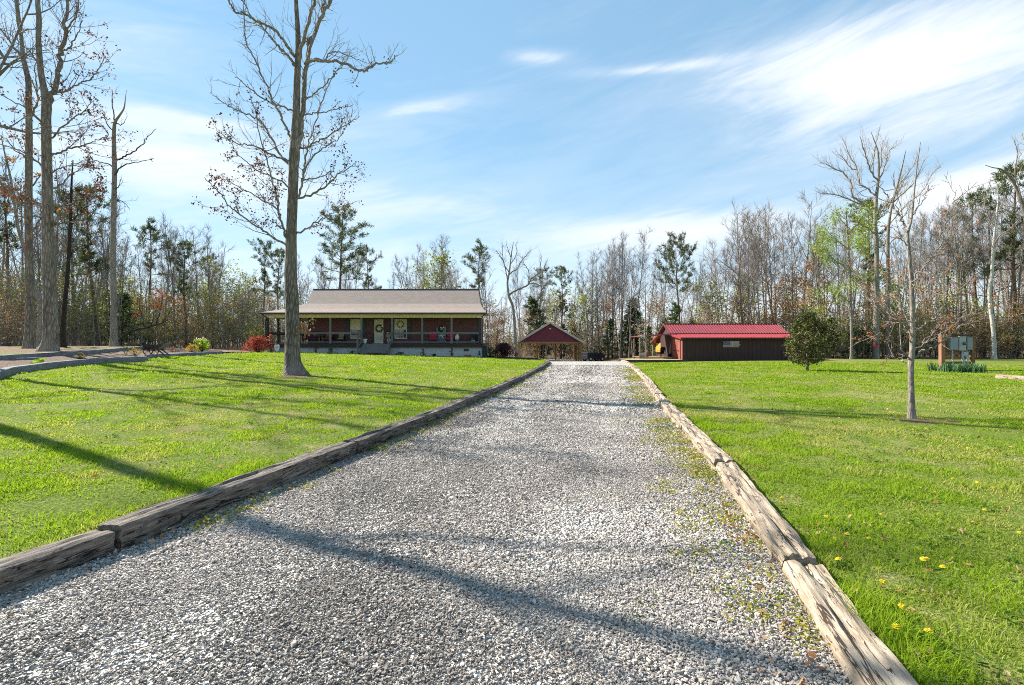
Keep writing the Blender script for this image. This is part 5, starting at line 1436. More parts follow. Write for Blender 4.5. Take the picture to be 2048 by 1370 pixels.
def make_vehicle():
    M = MT; x, y = 10.5, 66.0
    t = thing('utility_vehicle', 'black open utility vehicle with roll cage parked behind the crest', 'utility vehicle', (x, y, float(hz(x, y))), R(25)); t.scale = (1.05, 1.05, 1.05)
    b = MB(); b.box(-1.3, 1.2, -0.66, 0.66, 0.30, 0.74); b.box(-1.3, -0.45, -0.68, 0.68, 0.741, 1.10); b.box(-0.45, 0.45, -0.68, -0.60, 0.741, 1.02); b.box(-0.45, 0.45, 0.60, 0.68, 0.741, 1.02)
    b.poly([(0.45, -0.6, 0.72), (1.25, -0.5, 0.72), (1.2, -0.46, 0.92), (0.45, -0.56, 1.08)]); b.poly([(1.25, 0.5, 0.72), (0.45, 0.6, 0.72), (0.45, 0.56, 1.08), (1.2, 0.46, 0.92)]); b.poly([(0.45, -0.56, 1.08), (1.2, -0.46, 0.92), (1.2, 0.46, 0.92), (0.45, 0.56, 1.08)]); b.poly([(1.25, -0.5, 0.72), (1.25, 0.5, 0.72), (1.2, 0.46, 0.92), (1.2, -0.46, 0.92)])
    b.build('body', M['navy'], t, bevel=0.03)
    c = MB()
    for s in (-1, 1):
        c.tube([(-0.4, s*0.6, 1.0), (-0.35, s*0.56, 1.8), (0.35, s*0.55, 1.82), (0.7, s*0.57, 1.0)], 0.03, 8)
    c.tube([(-0.35, -0.56, 1.8), (-0.35, 0.56, 1.8)], 0.03, 8); c.tube([(0.35, -0.55, 1.82), (0.35, 0.55, 1.82)], 0.03, 8)
    c.build('roll_cage', M['black'], t, True)
    MB().box(-0.4, 0.42, -0.6, 0.6, 1.835, 1.87).build('roof', M['black'], t, bevel=0.015)
    for s in (-1, 1):
        MB().box(-0.3, 0.2, s*0.3-0.25, s*0.3+0.25, 0.74, 0.9).bar((-0.28, s*0.3, 0.9), (-0.36, s*0.3, 1.4), 0.46, 0.1, up=(1, 0, 0)).build('seat', M['rubber'], t, bevel=0.02)
    for sx in (-0.85, 0.85):
        for sy in (-1, 1):
            w = MB().torus((0, 0, 0), 0.22, 0.11, 'y', 20, 8).build('wheel', M['rubber'], t, True, loc=(sx, sy*0.64, 0.32))
            r = MB().lathe([(0.02, -0.05), (0.17, -0.05), (0.17, 0.05), (0.02, 0.05)], k=14).build('rim', M['steel'], w, False); r.rotation_euler = (R(90), 0, 0)
    for s in (-1, 1): MB().box(1.2, 1.235, s*0.36-0.07, s*0.36+0.07, 0.78, 0.88).build('headlight', M['white'], t)

def ribs(mb, p00, p10, p01, p11, n, w=0.05, h=0.05):
    """raised seams from eave edge p00-p10 to ridge edge p01-p11"""
    for i in range(n+1):
        k = i/n
        a = Vector(p00).lerp(Vector(p10), k); b = Vector(p01).lerp(Vector(p11), k)
        a.z += h/2; b.z += h/2
        mb.bar(a, b, w, h)

def make_shed():
    M = MT; G = -0.52; XA, XB = 17.0, 28.9; YF, YM, YB = 51.0, 54.4, 58.6
    t = thing('shed', 'long dark brown shed with ribbed red metal roofs', 'shed', (23, 55, G))
    w = MB(); x = XA
    w.poly([(XA, YF, G), (XB, YF, G), (XB, YF, 1.93), (XA, YF, 1.93)])
    while x < XB-0.1:
        w.box(x, x+0.03, YF-0.018, YF-0.001, G, 1.93); x += 0.41
    w.poly([(XB, YF, G), (XB, YM, G), (XB, YM, 2.36), (XB, YF, 1.93)])
    w.poly([(XA+0.1, YM, 1.9), (XB, YM, 1.9), (XB, YM, 2.5), (XA+0.1, YM, 2.5)])
    w.poly([(XB, YM, G), (XB, YB, G), (XB, YB, 2.5), (XB, (YM+YB)/2, 3.5), (XB, YM, 2.5)])
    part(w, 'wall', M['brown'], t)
    w = MB(); w.poly([(XA, YM, G), (XA, YM, 2.5), (XA, (YM+YB)/2, 3.5), (XA, YB, 2.5), (XA, YB, G)])
    for k in range(1, 10):
        y = YM+(YB-YM)*k/10; w.box(XA-0.015, XA-0.001, y-0.015, y+0.015, G, 2.5)
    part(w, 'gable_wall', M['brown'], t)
    w = MB(); w.poly([(XA, YM-0.001, G), (XA, YF, G), (XA, YF, 1.93), (XA, YM-0.001, 2.36)])
    w.box(XA-0.03, XA-0.002, YF, YF+0.16, G, 1.93); w.box(XA-0.03, XA-0.002, YM-0.22, YM-0.02, G, 2.3)
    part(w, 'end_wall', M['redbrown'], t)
    for y0, y1 in ((YF+0.62, YF+1.62), (YF+1.66, YF+2.66)):
        d = MB(); d.box(XA-0.05, XA-0.004, y0, y1, G+0.12, 1.72)
        dd = part(d, 'door', M['redbrown'], t)
        d = MB()
        for (a, b, c, e) in ((y0, y0+0.09, G+0.12, 1.72), (y1-0.09, y1, G+0.12, 1.72), (y0+0.09, y1-0.09, 0.62, 0.72), (y0+0.09, y1-0.09, G+0.13, G+0.23), (y0+0.09, y1-0.09, 1.61, 1.71)): d.box(XA-0.075, XA-0.051, a, b, c, e)
        part(d, 'frame', M['redbrown'], t, dd)
        d = MB(); d.box(XA-0.10, XA-0.076, (y0+y1)/2-0.3, (y0+y1)/2+0.3, 0.64, 0.70); part(d, 'hinge', M['black'], t, dd)
    # roofs
    zr, ze = 3.56, 2.47; ym = (YM+YB)/2
    r = MB(); a0, a1 = XA-0.3, XB+0.3
    r.poly([(a0, YM-0.25, ze), (a1, YM-0.25, ze), (a1, ym, zr), (a0, ym, zr)]); r.poly([(a0, ym, zr), (a1, ym, zr), (a1, YB+0.25, ze), (a0, YB+0.25, ze)])
    r.poly([(a0, YM-0.25, ze-0.03), (a0, ym, zr-0.03), (a1, ym, zr-0.03), (a1, YM-0.25, ze-0.03)]); r.poly([(a0, ym, zr-0.03), (a0, YB+0.25, ze-0.03), (a1, YB+0.25, ze-0.03), (a1, ym, zr-0.03)])
    ribs(r, (a0, YM-0.25, ze), (a1, YM-0.25, ze), (a0, ym, zr), (a1, ym, zr), 44)
    ro = part(r, 'roof', M['redmetal'], t)
    r = MB(); r.bar((a0, ym, zr+0.045), (a1, ym, zr+0.045), 0.3, 0.02); part(r, 'ridge_cap', M['redmetal'], t, ro)
    r = MB(); r.bar((a0-0.015, YM-0.26, ze-0.07), (a0-0.015, ym, zr-0.06), 0.03, 0.16); r.bar((a0-0.015, YB+0.26, ze-0.07), (a0-0.015, ym, zr-0.06), 0.03, 0.16); r.box(a0, a1, YM-0.29, YM-0.252, ze-0.15, ze-0.005)
    part(r, 'fascia', M['brown'], t, ro)
    r = MB(); zl, zf = 2.40, 1.99; b0, b1 = XA-0.28, XB+0.1
    r.poly([(b0, YF-0.35, zf), (b1, YF-0.35, zf), (b1, YM-0.01, zl), (b0, YM-0.01, zl)]); r.poly([(b0, YF-0.35, zf-0.03), (b0, YM-0.01, zl-0.03), (b1, YM-0.01, zl-0.03), (b1, YF-0.35, zf-0.03)])
    ribs(r, (b0, YF-0.35, zf), (b1, YF-0.35, zf), (b0, YM-0.3, zl-0.03), (b1, YM-0.3, zl-0.03), 44)
    ro2 = part(r, 'porch_roof', M['redmetal'], t)
    r = MB(); r.bar((b0-0.02, YF-0.36, zf-0.07), (b0-0.02, YM-0.02, zl-0.07), 0.04, 0.17); part(r, 'fascia', M['redmetal'], t, ro2)
    r = MB(); r.box(b0, b1, YF-0.39, YF-0.353, zf-0.16, zf-0.008); part(r, 'fascia', M['brown'], t, ro2)
    # recess at the right end
    r = MB(); r.box(XB-1.9, XB-1.84, YF-0.03, YF-0.019, G, 1.93); part(r, 'trim', M['trim_dark'], t)
    # rear lean-to with amber plywood wall, seen past the gable
    r = MB(); c0 = XA-0.25
    r.poly([(c0, YB+0.0, 2.45), (XB, YB, 2.45), (XB, YB+3.3, 1.5), (c0, YB+3.3, 1.5)]); r.poly([(c0, YB, 2.41), (c0, YB+3.3, 1.46), (XB, YB+3.3, 1.46), (XB, YB, 2.41)])
    r.bar((c0-0.02, YB, 2.42), (c0-0.02, YB+3.35, 1.46), 0.05, 0.14)
    part(r, 'rear_roof', M['redmetal'], t)
    r = MB(); r.box(XA+0.25, XA+0.3, YB+0.05, YB+2.9, 0.35, 1.45); part(r, 'panel', M['yellowpanel'], t)
    r = MB(); r.box(XA+0.31, XA+0.35, YB+0.05, YB+2.9, G, 2.0); part(r, 'rear_wall', M['brown'], t)
    r = MB(); r.box(XA-0.05, XA+0.06, YB+3.1, YB+3.22, G, 1.5); part(r, 'post', M['postgrey'], t)
    # awning over the deck
    r = MB(); r.poly([(13.35, 53.7, 2.22), (XA+0.2, 53.7, 2.47), (XA+0.2, 57.2, 2.47), (13.35, 57.2, 2.22)]); r.poly([(13.35, 53.7, 2.18), (13.35, 57.2, 2.18), (XA+0.2, 57.2, 2.43), (XA+0.2, 53.7, 2.43)])
    r.bar((13.9, 53.69, 2.19), (XA+0.2, 53.69, 2.41), 0.06, 0.15)
    r.bar((13.34, 53.7, 2.16), (13.34, 57.2, 2.16), 0.04, 0.1)
    aw = part(r, 'awning', M['redmetal'], t)
    r = MB(); r.box(13.2, 13.9, 53.66, 53.72, 2.13, 2.19); part(r, 'flashing', M['steel'], t, aw)
    for px_, y in ((1279.7, 54.2), (1291.5, 53.8)):
        x = (px_-CX)/F*y; q = MB(); q.box(x-0.07, x+0.07, y-0.07, y+0.07, G, 2.16); part(q, 'post', M['postgrey'], t)
    x = 13.6; q = MB(); q.box(x-0.06, x+0.06, 56.9, 57.02, G, 2.16); part(q, 'post', M['postgrey'], t)
    # deck
    d = MB()
    for i in range(24): d.box(11.3, 16.9, 50.5+i*0.155, 50.5+i*0.155+0.148, -0.24, -0.20)
    dk = part(d, 'deck', M['deck'], t)
    d = MB(); d.box(11.2, 17.3, 50.40, 50.49, -0.62, -0.195); d.box(11.2, 11.29, 50.49, 54.2, -0.62, -0.197); part(d, 'edge_board', M['trim_dark'], t, dk)
    d = MB()
    for i in range(20): d.box(13.5, 16.98, 54.3+i*0.155, 54.3+i*0.155+0.148, -0.06, -0.02)
    d.box(13.5, 16.98, 54.24, 54.29, -0.4, -0.02)
    part(d, 'deck', M['deck'], t)
    # wooden flag on the front wall
    f = thing('wooden_flag', 'weathered wooden stars and stripes flag on the dark shed wall', 'flag', (21.0, YF-0.03, 1.04))
    fr = random.Random(2)
    for i in range(7):
        s = MB(); z = i*0.09; L = 1.72-fr.uniform(0, 0.14)
        s.box(0.72 if i >= 3 else 0.0, L, -0.03, 0.0, z, z+0.044); s.build('white_stripe', M['flagwhite'], f)
        if i < 6:
            s = MB(); s.box(0.72 if i >= 3 else 0.0, L-0.05, -0.016, -0.002, z+0.045, z+0.089); s.build('red_stripe', M['flagred'], f)
    MB().box(0.0, 0.715, -0.032, -0.002, 0.27, 0.60).build('canton', M['flagblue'], f)
    st = MB()
    for i in range(5):
        for j in range(6 if i % 2 == 0 else 5):
            cx, cz = 0.06+j*0.118+(0 if i % 2 == 0 else 0.059), 0.305+i*0.064
            pts = []
            for k in range(10):
                a = PI/2+k*PI/5; rr = 0.024 if k % 2 == 0 else 0.010
                pts.append((cx+rr*math.cos(a), -0.036, cz+rr*math.sin(a)))
            st.poly(pts[::-1])
    st.build('stars', M['flagwhite'], f)
    MB().box(0.9, 0.94, -0.036, -0.031, 0.0, 0.592).build('batten', M['flagwhite'], f)
    # things on the deck
    c = armchair('deck_chair', 'black and grey chair on the deck beside the shed', ((1322-CX)/F*55.6, 55.6, -0.02), R(200), M['rubber'], M['black'], None, 0.6)
    b = thing('wash_tub', 'black round tub at the foot of the shed gable', 'tub', ((1340-CX)/F*54.8, 54.6, -0.02)); MB().lathe([(0.22, 0), (0.30, 0.28), (0.33, 0.30), (0.27, 0.26), (0.2, 0.05)], k=16).build('tub', M['black'], b, True)
    p = thing('white_pole', 'thin white pole leaning upright against the shed gable', 'pole', ((1339.6-CX)/F*55.0, 55.0, -0.02)); MB().tube([(0, 0, 0), (0.08, 0.0, 1.6)], 0.035, 8).build('shaft', M['white'], p, True); MB().lathe([(0.06, 0), (0.06, 0.05)], k=10).build('foot', M['black'], p)
    bx = thing('stone_block', 'pale concrete block between the awning posts', 'block', ((1285-CX)/F*54.6, 54.6, -0.2)); q = MB(); q.box(-0.35, 0.35, -0.2, 0.2, 0, 0.42); q.build('block', M['meter_pale'], bx, bevel=0.02); q = MB(); q.box(-0.3, 0.3, -0.15, 0.15, 0.42, 0.5); q.build('cap', M['white'], bx, bevel=0.015)
    r = thing('red_canister', 'small red canister behind the second awning post', 'canister', ((1294.5-CX)/F*54.9, 54.9, -0.02)); MB().lathe([(0.14, 0), (0.15, 0.02), (0.15, 0.5), (0.1, 0.58), (0.05, 0.6)], k=14).build('tank', M['terracotta'], r, True); MB().lathe([(0.06, 0.6), (0.06, 0.68)], k=10).build('valve', M['steel'], r)

def make_meter():
    M = MT; d = 27.6; S = d/F
    W = lambda px, py, y=d: ((px-CX)*S, y, CH-(py-CY)*S)
    g = float(hz(*W(1905, 700)[:2]))
    t = thing('meter_board', 'brown plank board on two posts carrying grey electric meter boxes', 'meter board', (W(1910, 0)[0], d, g))
    x0, x1 = W(1878, 0)[0], W(1885.5, 0)[0]; q = MB(); q.box(x0, x1, d-0.16, d+0.04, g-0.3, W(0, 669.5)[2]); part(q, 'post', M['postred'], t, bevel=0.008)
    x2, x3 = W(1942, 0)[0], W(1949, 0)[0]; q = MB(); q.box(x2, x3, d-0.05, d+0.12, g-0.3, W(0, 670)[2]); part(q, 'post', M['plank'], t, bevel=0.008)
    p = MB(); top = W(0, 671)[2]; z = top
    rr = random.Random(3)
    for i, (h, gap) in enumerate(((0.14, 0.006), (0.14, 0.005), (0.14, 0.006), (0.14, 0.005), (0.14, 0.006), (0.14, 0.02), (0.14, 0.11), (0.14, 0.12), (0.14, 0.02))):
        p.box(x1-0.05+rr.uniform(0, 0.02), x2+0.06+rr.uniform(0, 0.03), d+0.041, d+0.075, z-h, z); z -= h+gap
    part(p, 'planks', M['plank'], t)
    p = MB(); p.box(x1-0.02, x3+0.02, d-0.06, d+0.04, top+0.003, top+0.05); part(p, 'cap_board', M['porch_dark'], t)
    def box_(pa, pb, ya, yb, dep, m, name):
        q = MB(); a, b = W(pa, ya), W(pb, yb); q.box(a[0], b[0], d-dep, d+0.038, b[2], a[2]); o = part(q, name, m, t, bevel=0.012)
        q = MB(); q.box(a[0]+0.03, b[0]-0.03, d-dep-0.012, d-dep-0.001, b[2]+0.04, a[2]-0.05); part(q, 'cover', m, t, o)
        q = MB(); q.box(a[0]-0.012, b[0]+0.012, d-dep-0.03, d+0.037, a[2]+0.002, a[2]+0.022); part(q, 'hood', m, t, o)
        return o
    box_(1894.7, 1911.8, 674.8, 699.8, 0.16, M['meter_grey'], 'breaker_box')
    mb = box_(1913.0, 1927, 673.0, 701.2, 0.17, M['meter_pale'], 'meter_box')
    box_(1929, 1940.7, 674.2, 699.8, 0.15, M['meter_grey'], 'breaker_box')
    c = W(1921.5, 687)
    q = MB().lathe([(0.085, 0), (0.085, 0.05), (0.07, 0.10), (0.02, 0.115)], k=20).build('meter', M['glass'], mb, True); q.location = Vector((c[0], d-0.183, c[2]))-t.location; q.rotation_euler = (R(90), 0, 0)
    q = MB().torus((0, 0, 0), 0.09, 0.014, 'y', 24, 6).build('collar', M['steel'], mb, True); q.location = Vector((c[0], d-0.185, c[2]))-t.location
    for px_, y1, r_ in ((1902.3, 726, 0.036), (1922.5, 724, 0.05), (1931, 723, 0.036)):
        a = W(px_, 700); z1 = W(0, y1)[2]
        q = MB().tube([(a[0], d-0.07, a[2]-0.002), (a[0], d-0.07, z1+0.28), (a[0]+0.01, d-0.09, z1+0.16), (a[0]+0.05, d-0.12, g-0.05)], [r_, r_, r_*1.25, r_*1.25], 10); part(q, 'conduit', M['pipe'], t, smooth=True)
    q = MB(); a, b = W(1925, 703.5), W(1934, 711); q.box(a[0], b[0], d-0.10, d+0.038, b[2], a[2]); part(q, 'junction_box', M['pipe'], t, bevel=0.01)
    q = MB(); a, b = W(1934, 712), W(1940.5, 719.5); q.box(a[0], b[0], d+0.030, d+0.039, b[2], a[2]); part(q, 'notice', M['paper'], t)
    q = MB(); a, b = W(1936, 706), W(1941, 710.5); q.box(a[0], b[0], d-0.05, d+0.038, b[2], a[2]); part(q, 'cover_plate', M['black'], t)
    # lantern hook on the post
    q = MB(); a = W(1875, 667); q.tube([(x0+0.05, d-0.17, W(0, 672)[2]), (a[0]+0.02, d-0.2, a[2]), (a[0]-0.06, d-0.2, a[2]-0.02)], 0.012, 6); q.lathe([(0.05, 0), (0.06, 0.05), (0.02, 0.09)], (a[0]-0.06, d-0.2, a[2]-0.12)); part(q, 'bracket', mat('green_metal', [(0.05, 0.2, 0.14), (0.08, 0.28, 0.2)], 5), t)
    # iris clumps
    rng = np.random.default_rng(6)
    spots = [(1868, 742.5, 'small iris clump left of the reddish meter post', 0.25, 40), (1894, 744, 'iris clump under the left grey breaker box', 0.35, 80), (1914, 745, 'iris clump under the round meter', 0.35, 90), (1934, 745, 'iris clump under the right grey breaker box', 0.35, 90), (1951, 744.5, 'iris clump at the right end of the meter board', 0.32, 80)]
    for (px_, py_, lab, sp, n) in spots:
        b = gnd(px_, py_); V, Q = [], []
        for k in range(n):
            u = rng.normal(0, sp*0.5); v = rng.normal(0, sp*0.35); h = rng.uniform(0.28, 0.56); a = rng.uniform(0, 2*PI); ln = rng.uniform(0.02, 0.22)
            w = 0.016; dx, dy = math.cos(a), math.sin(a); o = len(V)
            for (f, ww) in ((0, w), (0.45, w*1.15), (0.8, w*0.8), (1.0, 0.002)):
                cx, cy, cz = u+dx*ln*f*f, v+dy*ln*f*f, h*(f-0.12*ln*f**3*5)
                V += [(cx-dy*ww, cy+dx*ww, cz), (cx+dy*ww, cy-dx*ww, cz)]
            for i in range(3): Q.append((o+2*i, o+2*i+1, o+2*i+3, o+2*i+2))
        t2 = thing('iris_clump', lab, 'iris', b, 0, 'iris clumps round the meter board')
        c = np.repeat(col_mix(rng, n, [(0.035, 0.09, 0.04), (0.08, 0.17, 0.075), (0.13, 0.24, 0.11)]), 8, axis=0)
        obj('leaves', np_mesh('leaves', np.array(V), [np.array(Q)], MT['leaf'], col=c), t2)
# ------------------------------------------------------------------ traced trees
def brown_leaves(size=0.10, zmax=10.5, frac=0.75, per=4, stops=((0.035, 0.020, 0.016), (0.10, 0.045, 0.028), (0.17, 0.075, 0.035))):
    def f(rng, tips):
        P = np.array([tuple(t) for t in tips])
        pr = np.clip((zmax-P[:, 2])/(zmax*0.45), 0, 1)*frac
        k = (rng.random(len(P)) < pr) & (vnoise(P[:, 0]*0.9+P[:, 2]*0.5, P[:, 2]*0.9, 7) > 0.34)
        P = P[k]
        if not len(P): return None
        C = np.repeat(P, per, axis=0); n = len(C); C = C+rng.normal(0, 0.07, (n, 3)); C[:, 2] -= 0.05
        return leaf_quads(C, rng.uniform(size*0.6, size*1.3, n), col_mix(rng, n, list(stops), 0.2), rng, 0.6, 0.0)
    return f
def make_oak():
    b = gnd(588, 750)
    tp = [(590, 770, 52), (589, 755, 49), (588, 745, 42), (586, 728, 35.5), (585, 705, 33), (585, 680, 31), (585, 640, 29), (584, 600, 27.5), (582, 560, 26), (582, 500, 24), (583, 449, 21.5), (586, 380, 20.5), (588, 310, 20), (592, 245, 17), (594, 163, 14), (596, 114, 12.5),
          (596, 73, 11), (593, 20, 9), (592, 0, 8.5), (590, -60, 7), (594, -140, 5), (590, -260, 2)]
    L = [(0.10, 13, 4, [(592, 330), (599, 285), (604, 250), (608, 184), (612, 135), (622, 85), (641, 41), (652, 18), (662, 4), (676, -50), (690, -130), (700, -230)]),
         (-0.25, 9, 3, [(598, 130), (603, 94), (613, 50), (622, 20), (632, -10), (640, -80), (636, -170)]),
         (0.3, 7, 3, [(612, 128), (628, 70), (640, 40), (647, 12), (657, -20), (668, -100)]),
         (-0.35, 7.5, 1.8, [(611, 128), (624, 121), (641, 121), (662, 123), (682, 127), (707, 134), (729, 143), (738, 135), (750, 130), (765, 126), (776, 127), (785, 119), (795, 111)]),
         (0.45, 4, 1.2, [(622, 118), (638, 119), (652, 118), (658, 107), (668, 103), (682, 105), (707, 116), (718, 121), (729, 124)]),
         (-0.3, 7, 2.5, [(590, 113), (580, 98), (568, 84), (555, 66), (541, 55), (524, 45), (507, 39), (490, 27), (472, 25), (462, 10), (454, -6), (440, -40)]),
         (0.4, 6.5, 2.5, [(590, 132), (582, 118), (572, 108), (556, 92), (545, 78), (535, 65), (520, 48), (505, 38), (490, 10), (478, -30)]),
         (0.2, 6, 1.6, [(583, 283), (575, 262), (568, 245), (556, 220), (543, 196), (533, 172), (523, 151), (512, 124), (498, 98), (492, 84), (490, 74), (488, 40), (488, 0), (486, -50)]),
         (-0.4, 4.5, 1.2, [(590, 220), (575, 217), (552, 210), (540, 203), (527, 196), (510, 184), (494, 172), (482, 161), (470, 153)]),
         (0.5, 6, 1.4, [(586, 331), (578, 328), (560, 310), (547, 285), (535, 261), (527, 250), (519, 241), (502, 231), (486, 225), (470, 219), (454, 210), (438, 198), (421, 184)]),
         (-0.5, 5, 1.2, [(585, 322), (565, 316), (543, 310), (530, 302), (515, 294), (495, 289), (474, 286), (452, 274), (433, 261)]),
         (0.25, 4.5, 1.2, [(584, 380), (568, 366), (552, 359), (535, 350), (519, 343), (502, 330), (486, 319), (470, 300), (462, 285)]),
         (-0.2, 6, 1.3, [(580, 480), (573, 474), (566, 455), (560, 433), (556, 410), (552, 388), (545, 360), (533, 318), (522, 280), (512, 230), (500, 190)]),
         (0.45, 4.5, 1.2, [(561, 436), (556, 421), (540, 408), (523, 400), (503, 386), (482, 376), (462, 364), (445, 355)]),
         (-0.55, 5.5, 1.3, [(581, 494), (572, 490), (558, 481), (543, 474), (529, 462), (515, 453), (496, 440), (478, 429), (460, 413), (445, 396), (425, 372), (409, 355)]),
         (0.5, 6, 1.4, [(586, 402), (596, 394), (602, 375), (605, 359), (608, 340), (610, 322), (614, 302), (619, 280), (628, 255), (640, 215), (650, 185), (660, 163), (680, 130), (690, 112)]),
         (-0.5, 5.5, 1.3, [(586, 402), (600, 396), (625, 388), (642, 378), (658, 366), (672, 352), (686, 343), (700, 332), (712, 325)]),
         (0.35, 4, 1.1, [(604, 362), (618, 357), (636, 356), (654, 350), (668, 338)]),
         (-0.3, 4.5, 1.2, [(600, 297), (612, 295), (626, 288), (641, 282), (662, 270), (682, 257), (702, 244), (719, 233)]),
         (0.4, 4, 1.1, [(602, 230), (615, 229), (630, 226), (645, 223), (668, 218), (690, 212), (706, 210)]),
         (-0.35, 4.5, 1.1, [(603, 205), (611, 200), (626, 188), (641, 176), (658, 160), (674, 143), (688, 125), (696, 112)]),
         (0.45, 5, 1.2, [(588, 470), (603, 462), (618, 454), (633, 445), (650, 434), (666, 425), (675, 416), (684, 406)]),
         (-0.2, 4, 1.0, [(606, 350), (622, 320), (640, 300), (660, 288), (678, 276), (694, 252)])]
    def sprout(rnd, rng, crown, tips, world):
        for k in range(7):
            e = (rnd.uniform(600, 628), rnd.uniform(635, 672))
            w = world([(592, 660+rnd.uniform(-6, 6)), ((592+e[0])/2, (660+e[1])/2-3), e], rnd.uniform(-0.6, -0.1), -0.2)
            crown.add(w, 0.014, 0.006, 4)
            crown.leaf_c = getattr(crown, 'leaf_c', []) + [w[-1], w[1].lerp(w[2], 0.5)]
        oak['sprout'] = crown.leaf_c
    oak = {}
    bl = brown_leaves(0.085, 10.8, 0.62, 5)
    def leaves(rng, tips):
        a = bl(rng, tips)
        P = np.array([tuple(p) for p in oak['sprout']]); C = np.repeat(P, 9, axis=0); n = len(C); C = C+rng.normal(0, 0.09, (n, 3))
        b = leaf_quads(C, rng.uniform(0.06, 0.13, n), col_mix(rng, n, [(0.30, 0.11, 0.04), (0.50, 0.26, 0.12), (0.55, 0.36, 0.20)], 0.2), rng)
        return np.concatenate([a[0], b[0]]), np.concatenate([a[1], b[1]+len(a[0])]), np.concatenate([a[2], b[2]])
    hand_tree('oak_tree', 'tall oak with furrowed grey trunk and few dark leaves in the front lawn', 'tree', 588, b[1], tp, L,
              [MT['bark_oak'], MT['bark'], MT['dryleaf']], 3, leaves=leaves, sides=30, ridge=0.07, extra=sprout, twig=dict(r=0.0095, step=0.28, L=(0.4, 1.35)), zbase=b[2])

def make_maple():
    b = gnd(1822, 838)
    tp = [(1824, 848, 19), (1823.5, 838, 16), (1823, 826, 13.5), (1822.5, 800, 12), (1822, 760, 11.3), (1822, 729, 11.5), (1824, 700, 10), (1825, 680, 10.5), (1825, 641, 9.5), (1824, 600, 8.6), (1823, 568, 8), (1820, 530, 7.5), (1817, 495, 7), (1815, 470, 6.5), (1819, 455, 4.8), (1823, 437, 4.4),
          (1826, 410, 4), (1828, 386, 3.6), (1834, 331, 2.6), (1838, 305, 1.8), (1841, 284, 1)]
    L = [(0.3, 4.8, 1.2, [(1815, 470), (1808, 452), (1801, 437), (1790, 418), (1779, 400), (1770, 385), (1762, 368), (1757, 352)]),
         (0.5, 4.2, 1.0, [(1824, 672), (1810, 655), (1797, 641), (1786, 633), (1775, 627), (1762, 621), (1750, 616), (1738, 600), (1728, 583), (1722, 565), (1716, 552)]),
         (-0.5, 4.0, 0.9, [(1822, 722), (1812, 708), (1800, 694), (1788, 686), (1775, 677), (1764, 671), (1752, 664)]),
         (0.7, 3.2, 0.9, [(1820, 732), (1808, 724), (1797, 718), (1788, 714), (1779, 711), (1770, 712)]),
         (-0.3, 4.2, 1.0, [(1828, 716), (1848, 702), (1870, 693), (1888, 680), (1907, 667), (1925, 652), (1947, 630), (1958, 618)]),
         (0.4, 4.2, 1.0, [(1828, 668), (1845, 652), (1863, 638), (1880, 622), (1899, 601), (1912, 588), (1926, 574), (1936, 560)]),
         (-0.45, 3.8, 1.0, [(1825, 580), (1829, 560), (1838, 543), (1852, 528), (1863, 515), (1874, 503), (1882, 482), (1888, 459), (1896, 440), (1903, 422), (1909, 400), (1913, 380)]),
         (0.6, 3.0, 0.9, [(1824, 640), (1816, 605), (1806, 570), (1797, 545), (1790, 520)]),
         (-0.6, 3.0, 0.9, [(1825, 690), (1818, 660), (1810, 640), (1800, 600), (1795, 575)]),
         (0.3, 3.0, 0.9, [(1826, 640), (1836, 610), (1848, 580), (1862, 552), (1870, 535)]),
         (-0.2, 2.8, 0.8, [(1818, 500), (1806, 480), (1794, 466), (1786, 448)]),
         (0.3, 2.4, 0.7, [(1824, 436), (1834, 418), (1846, 398), (1856, 372)]),
         (-0.2, 2.4, 0.7, [(1812, 455), (1800, 425), (1794, 392), (1786, 362)]),
         (0.5, 2.6, 0.8, [(1828, 702), (1842, 690), (1856, 672), (1876, 648), (1882, 625)]),
         (-0.6, 3.0, 0.8, [(1826, 690), (1840, 686), (1858, 680), (1880, 668)])]
    def buds(rng, tips):
        P = np.array([tuple(t) for t in tips]); P = P[(P[:, 2] < 3.9)]; P = P[rng.random(len(P)) < 0.42]
        C = np.repeat(P, 6, axis=0); n = len(C); C = C+rng.normal(0, 0.022, (n, 3))
        return leaf_quads(C, rng.uniform(0.022, 0.048, n), col_mix(rng, n, [(0.38, 0.10, 0.045), (0.52, 0.19, 0.08), (0.60, 0.28, 0.12)], 0.15), rng, 0.5)
    hand_tree('maple_tree', 'young slender maple with rosy new leaf buds in the right lawn', 'tree', 1822, b[1], tp, L, [MT['bark_maple'], MT['bark_maple'], MT['leaf']], 9,
              twig=dict(r=0.0085, step=0.22, L=(0.25, 0.85), n=3, ang=(24, 50), up=0.07), leaves=buds, sides=16, ridge=0.02, zbase=b[2])

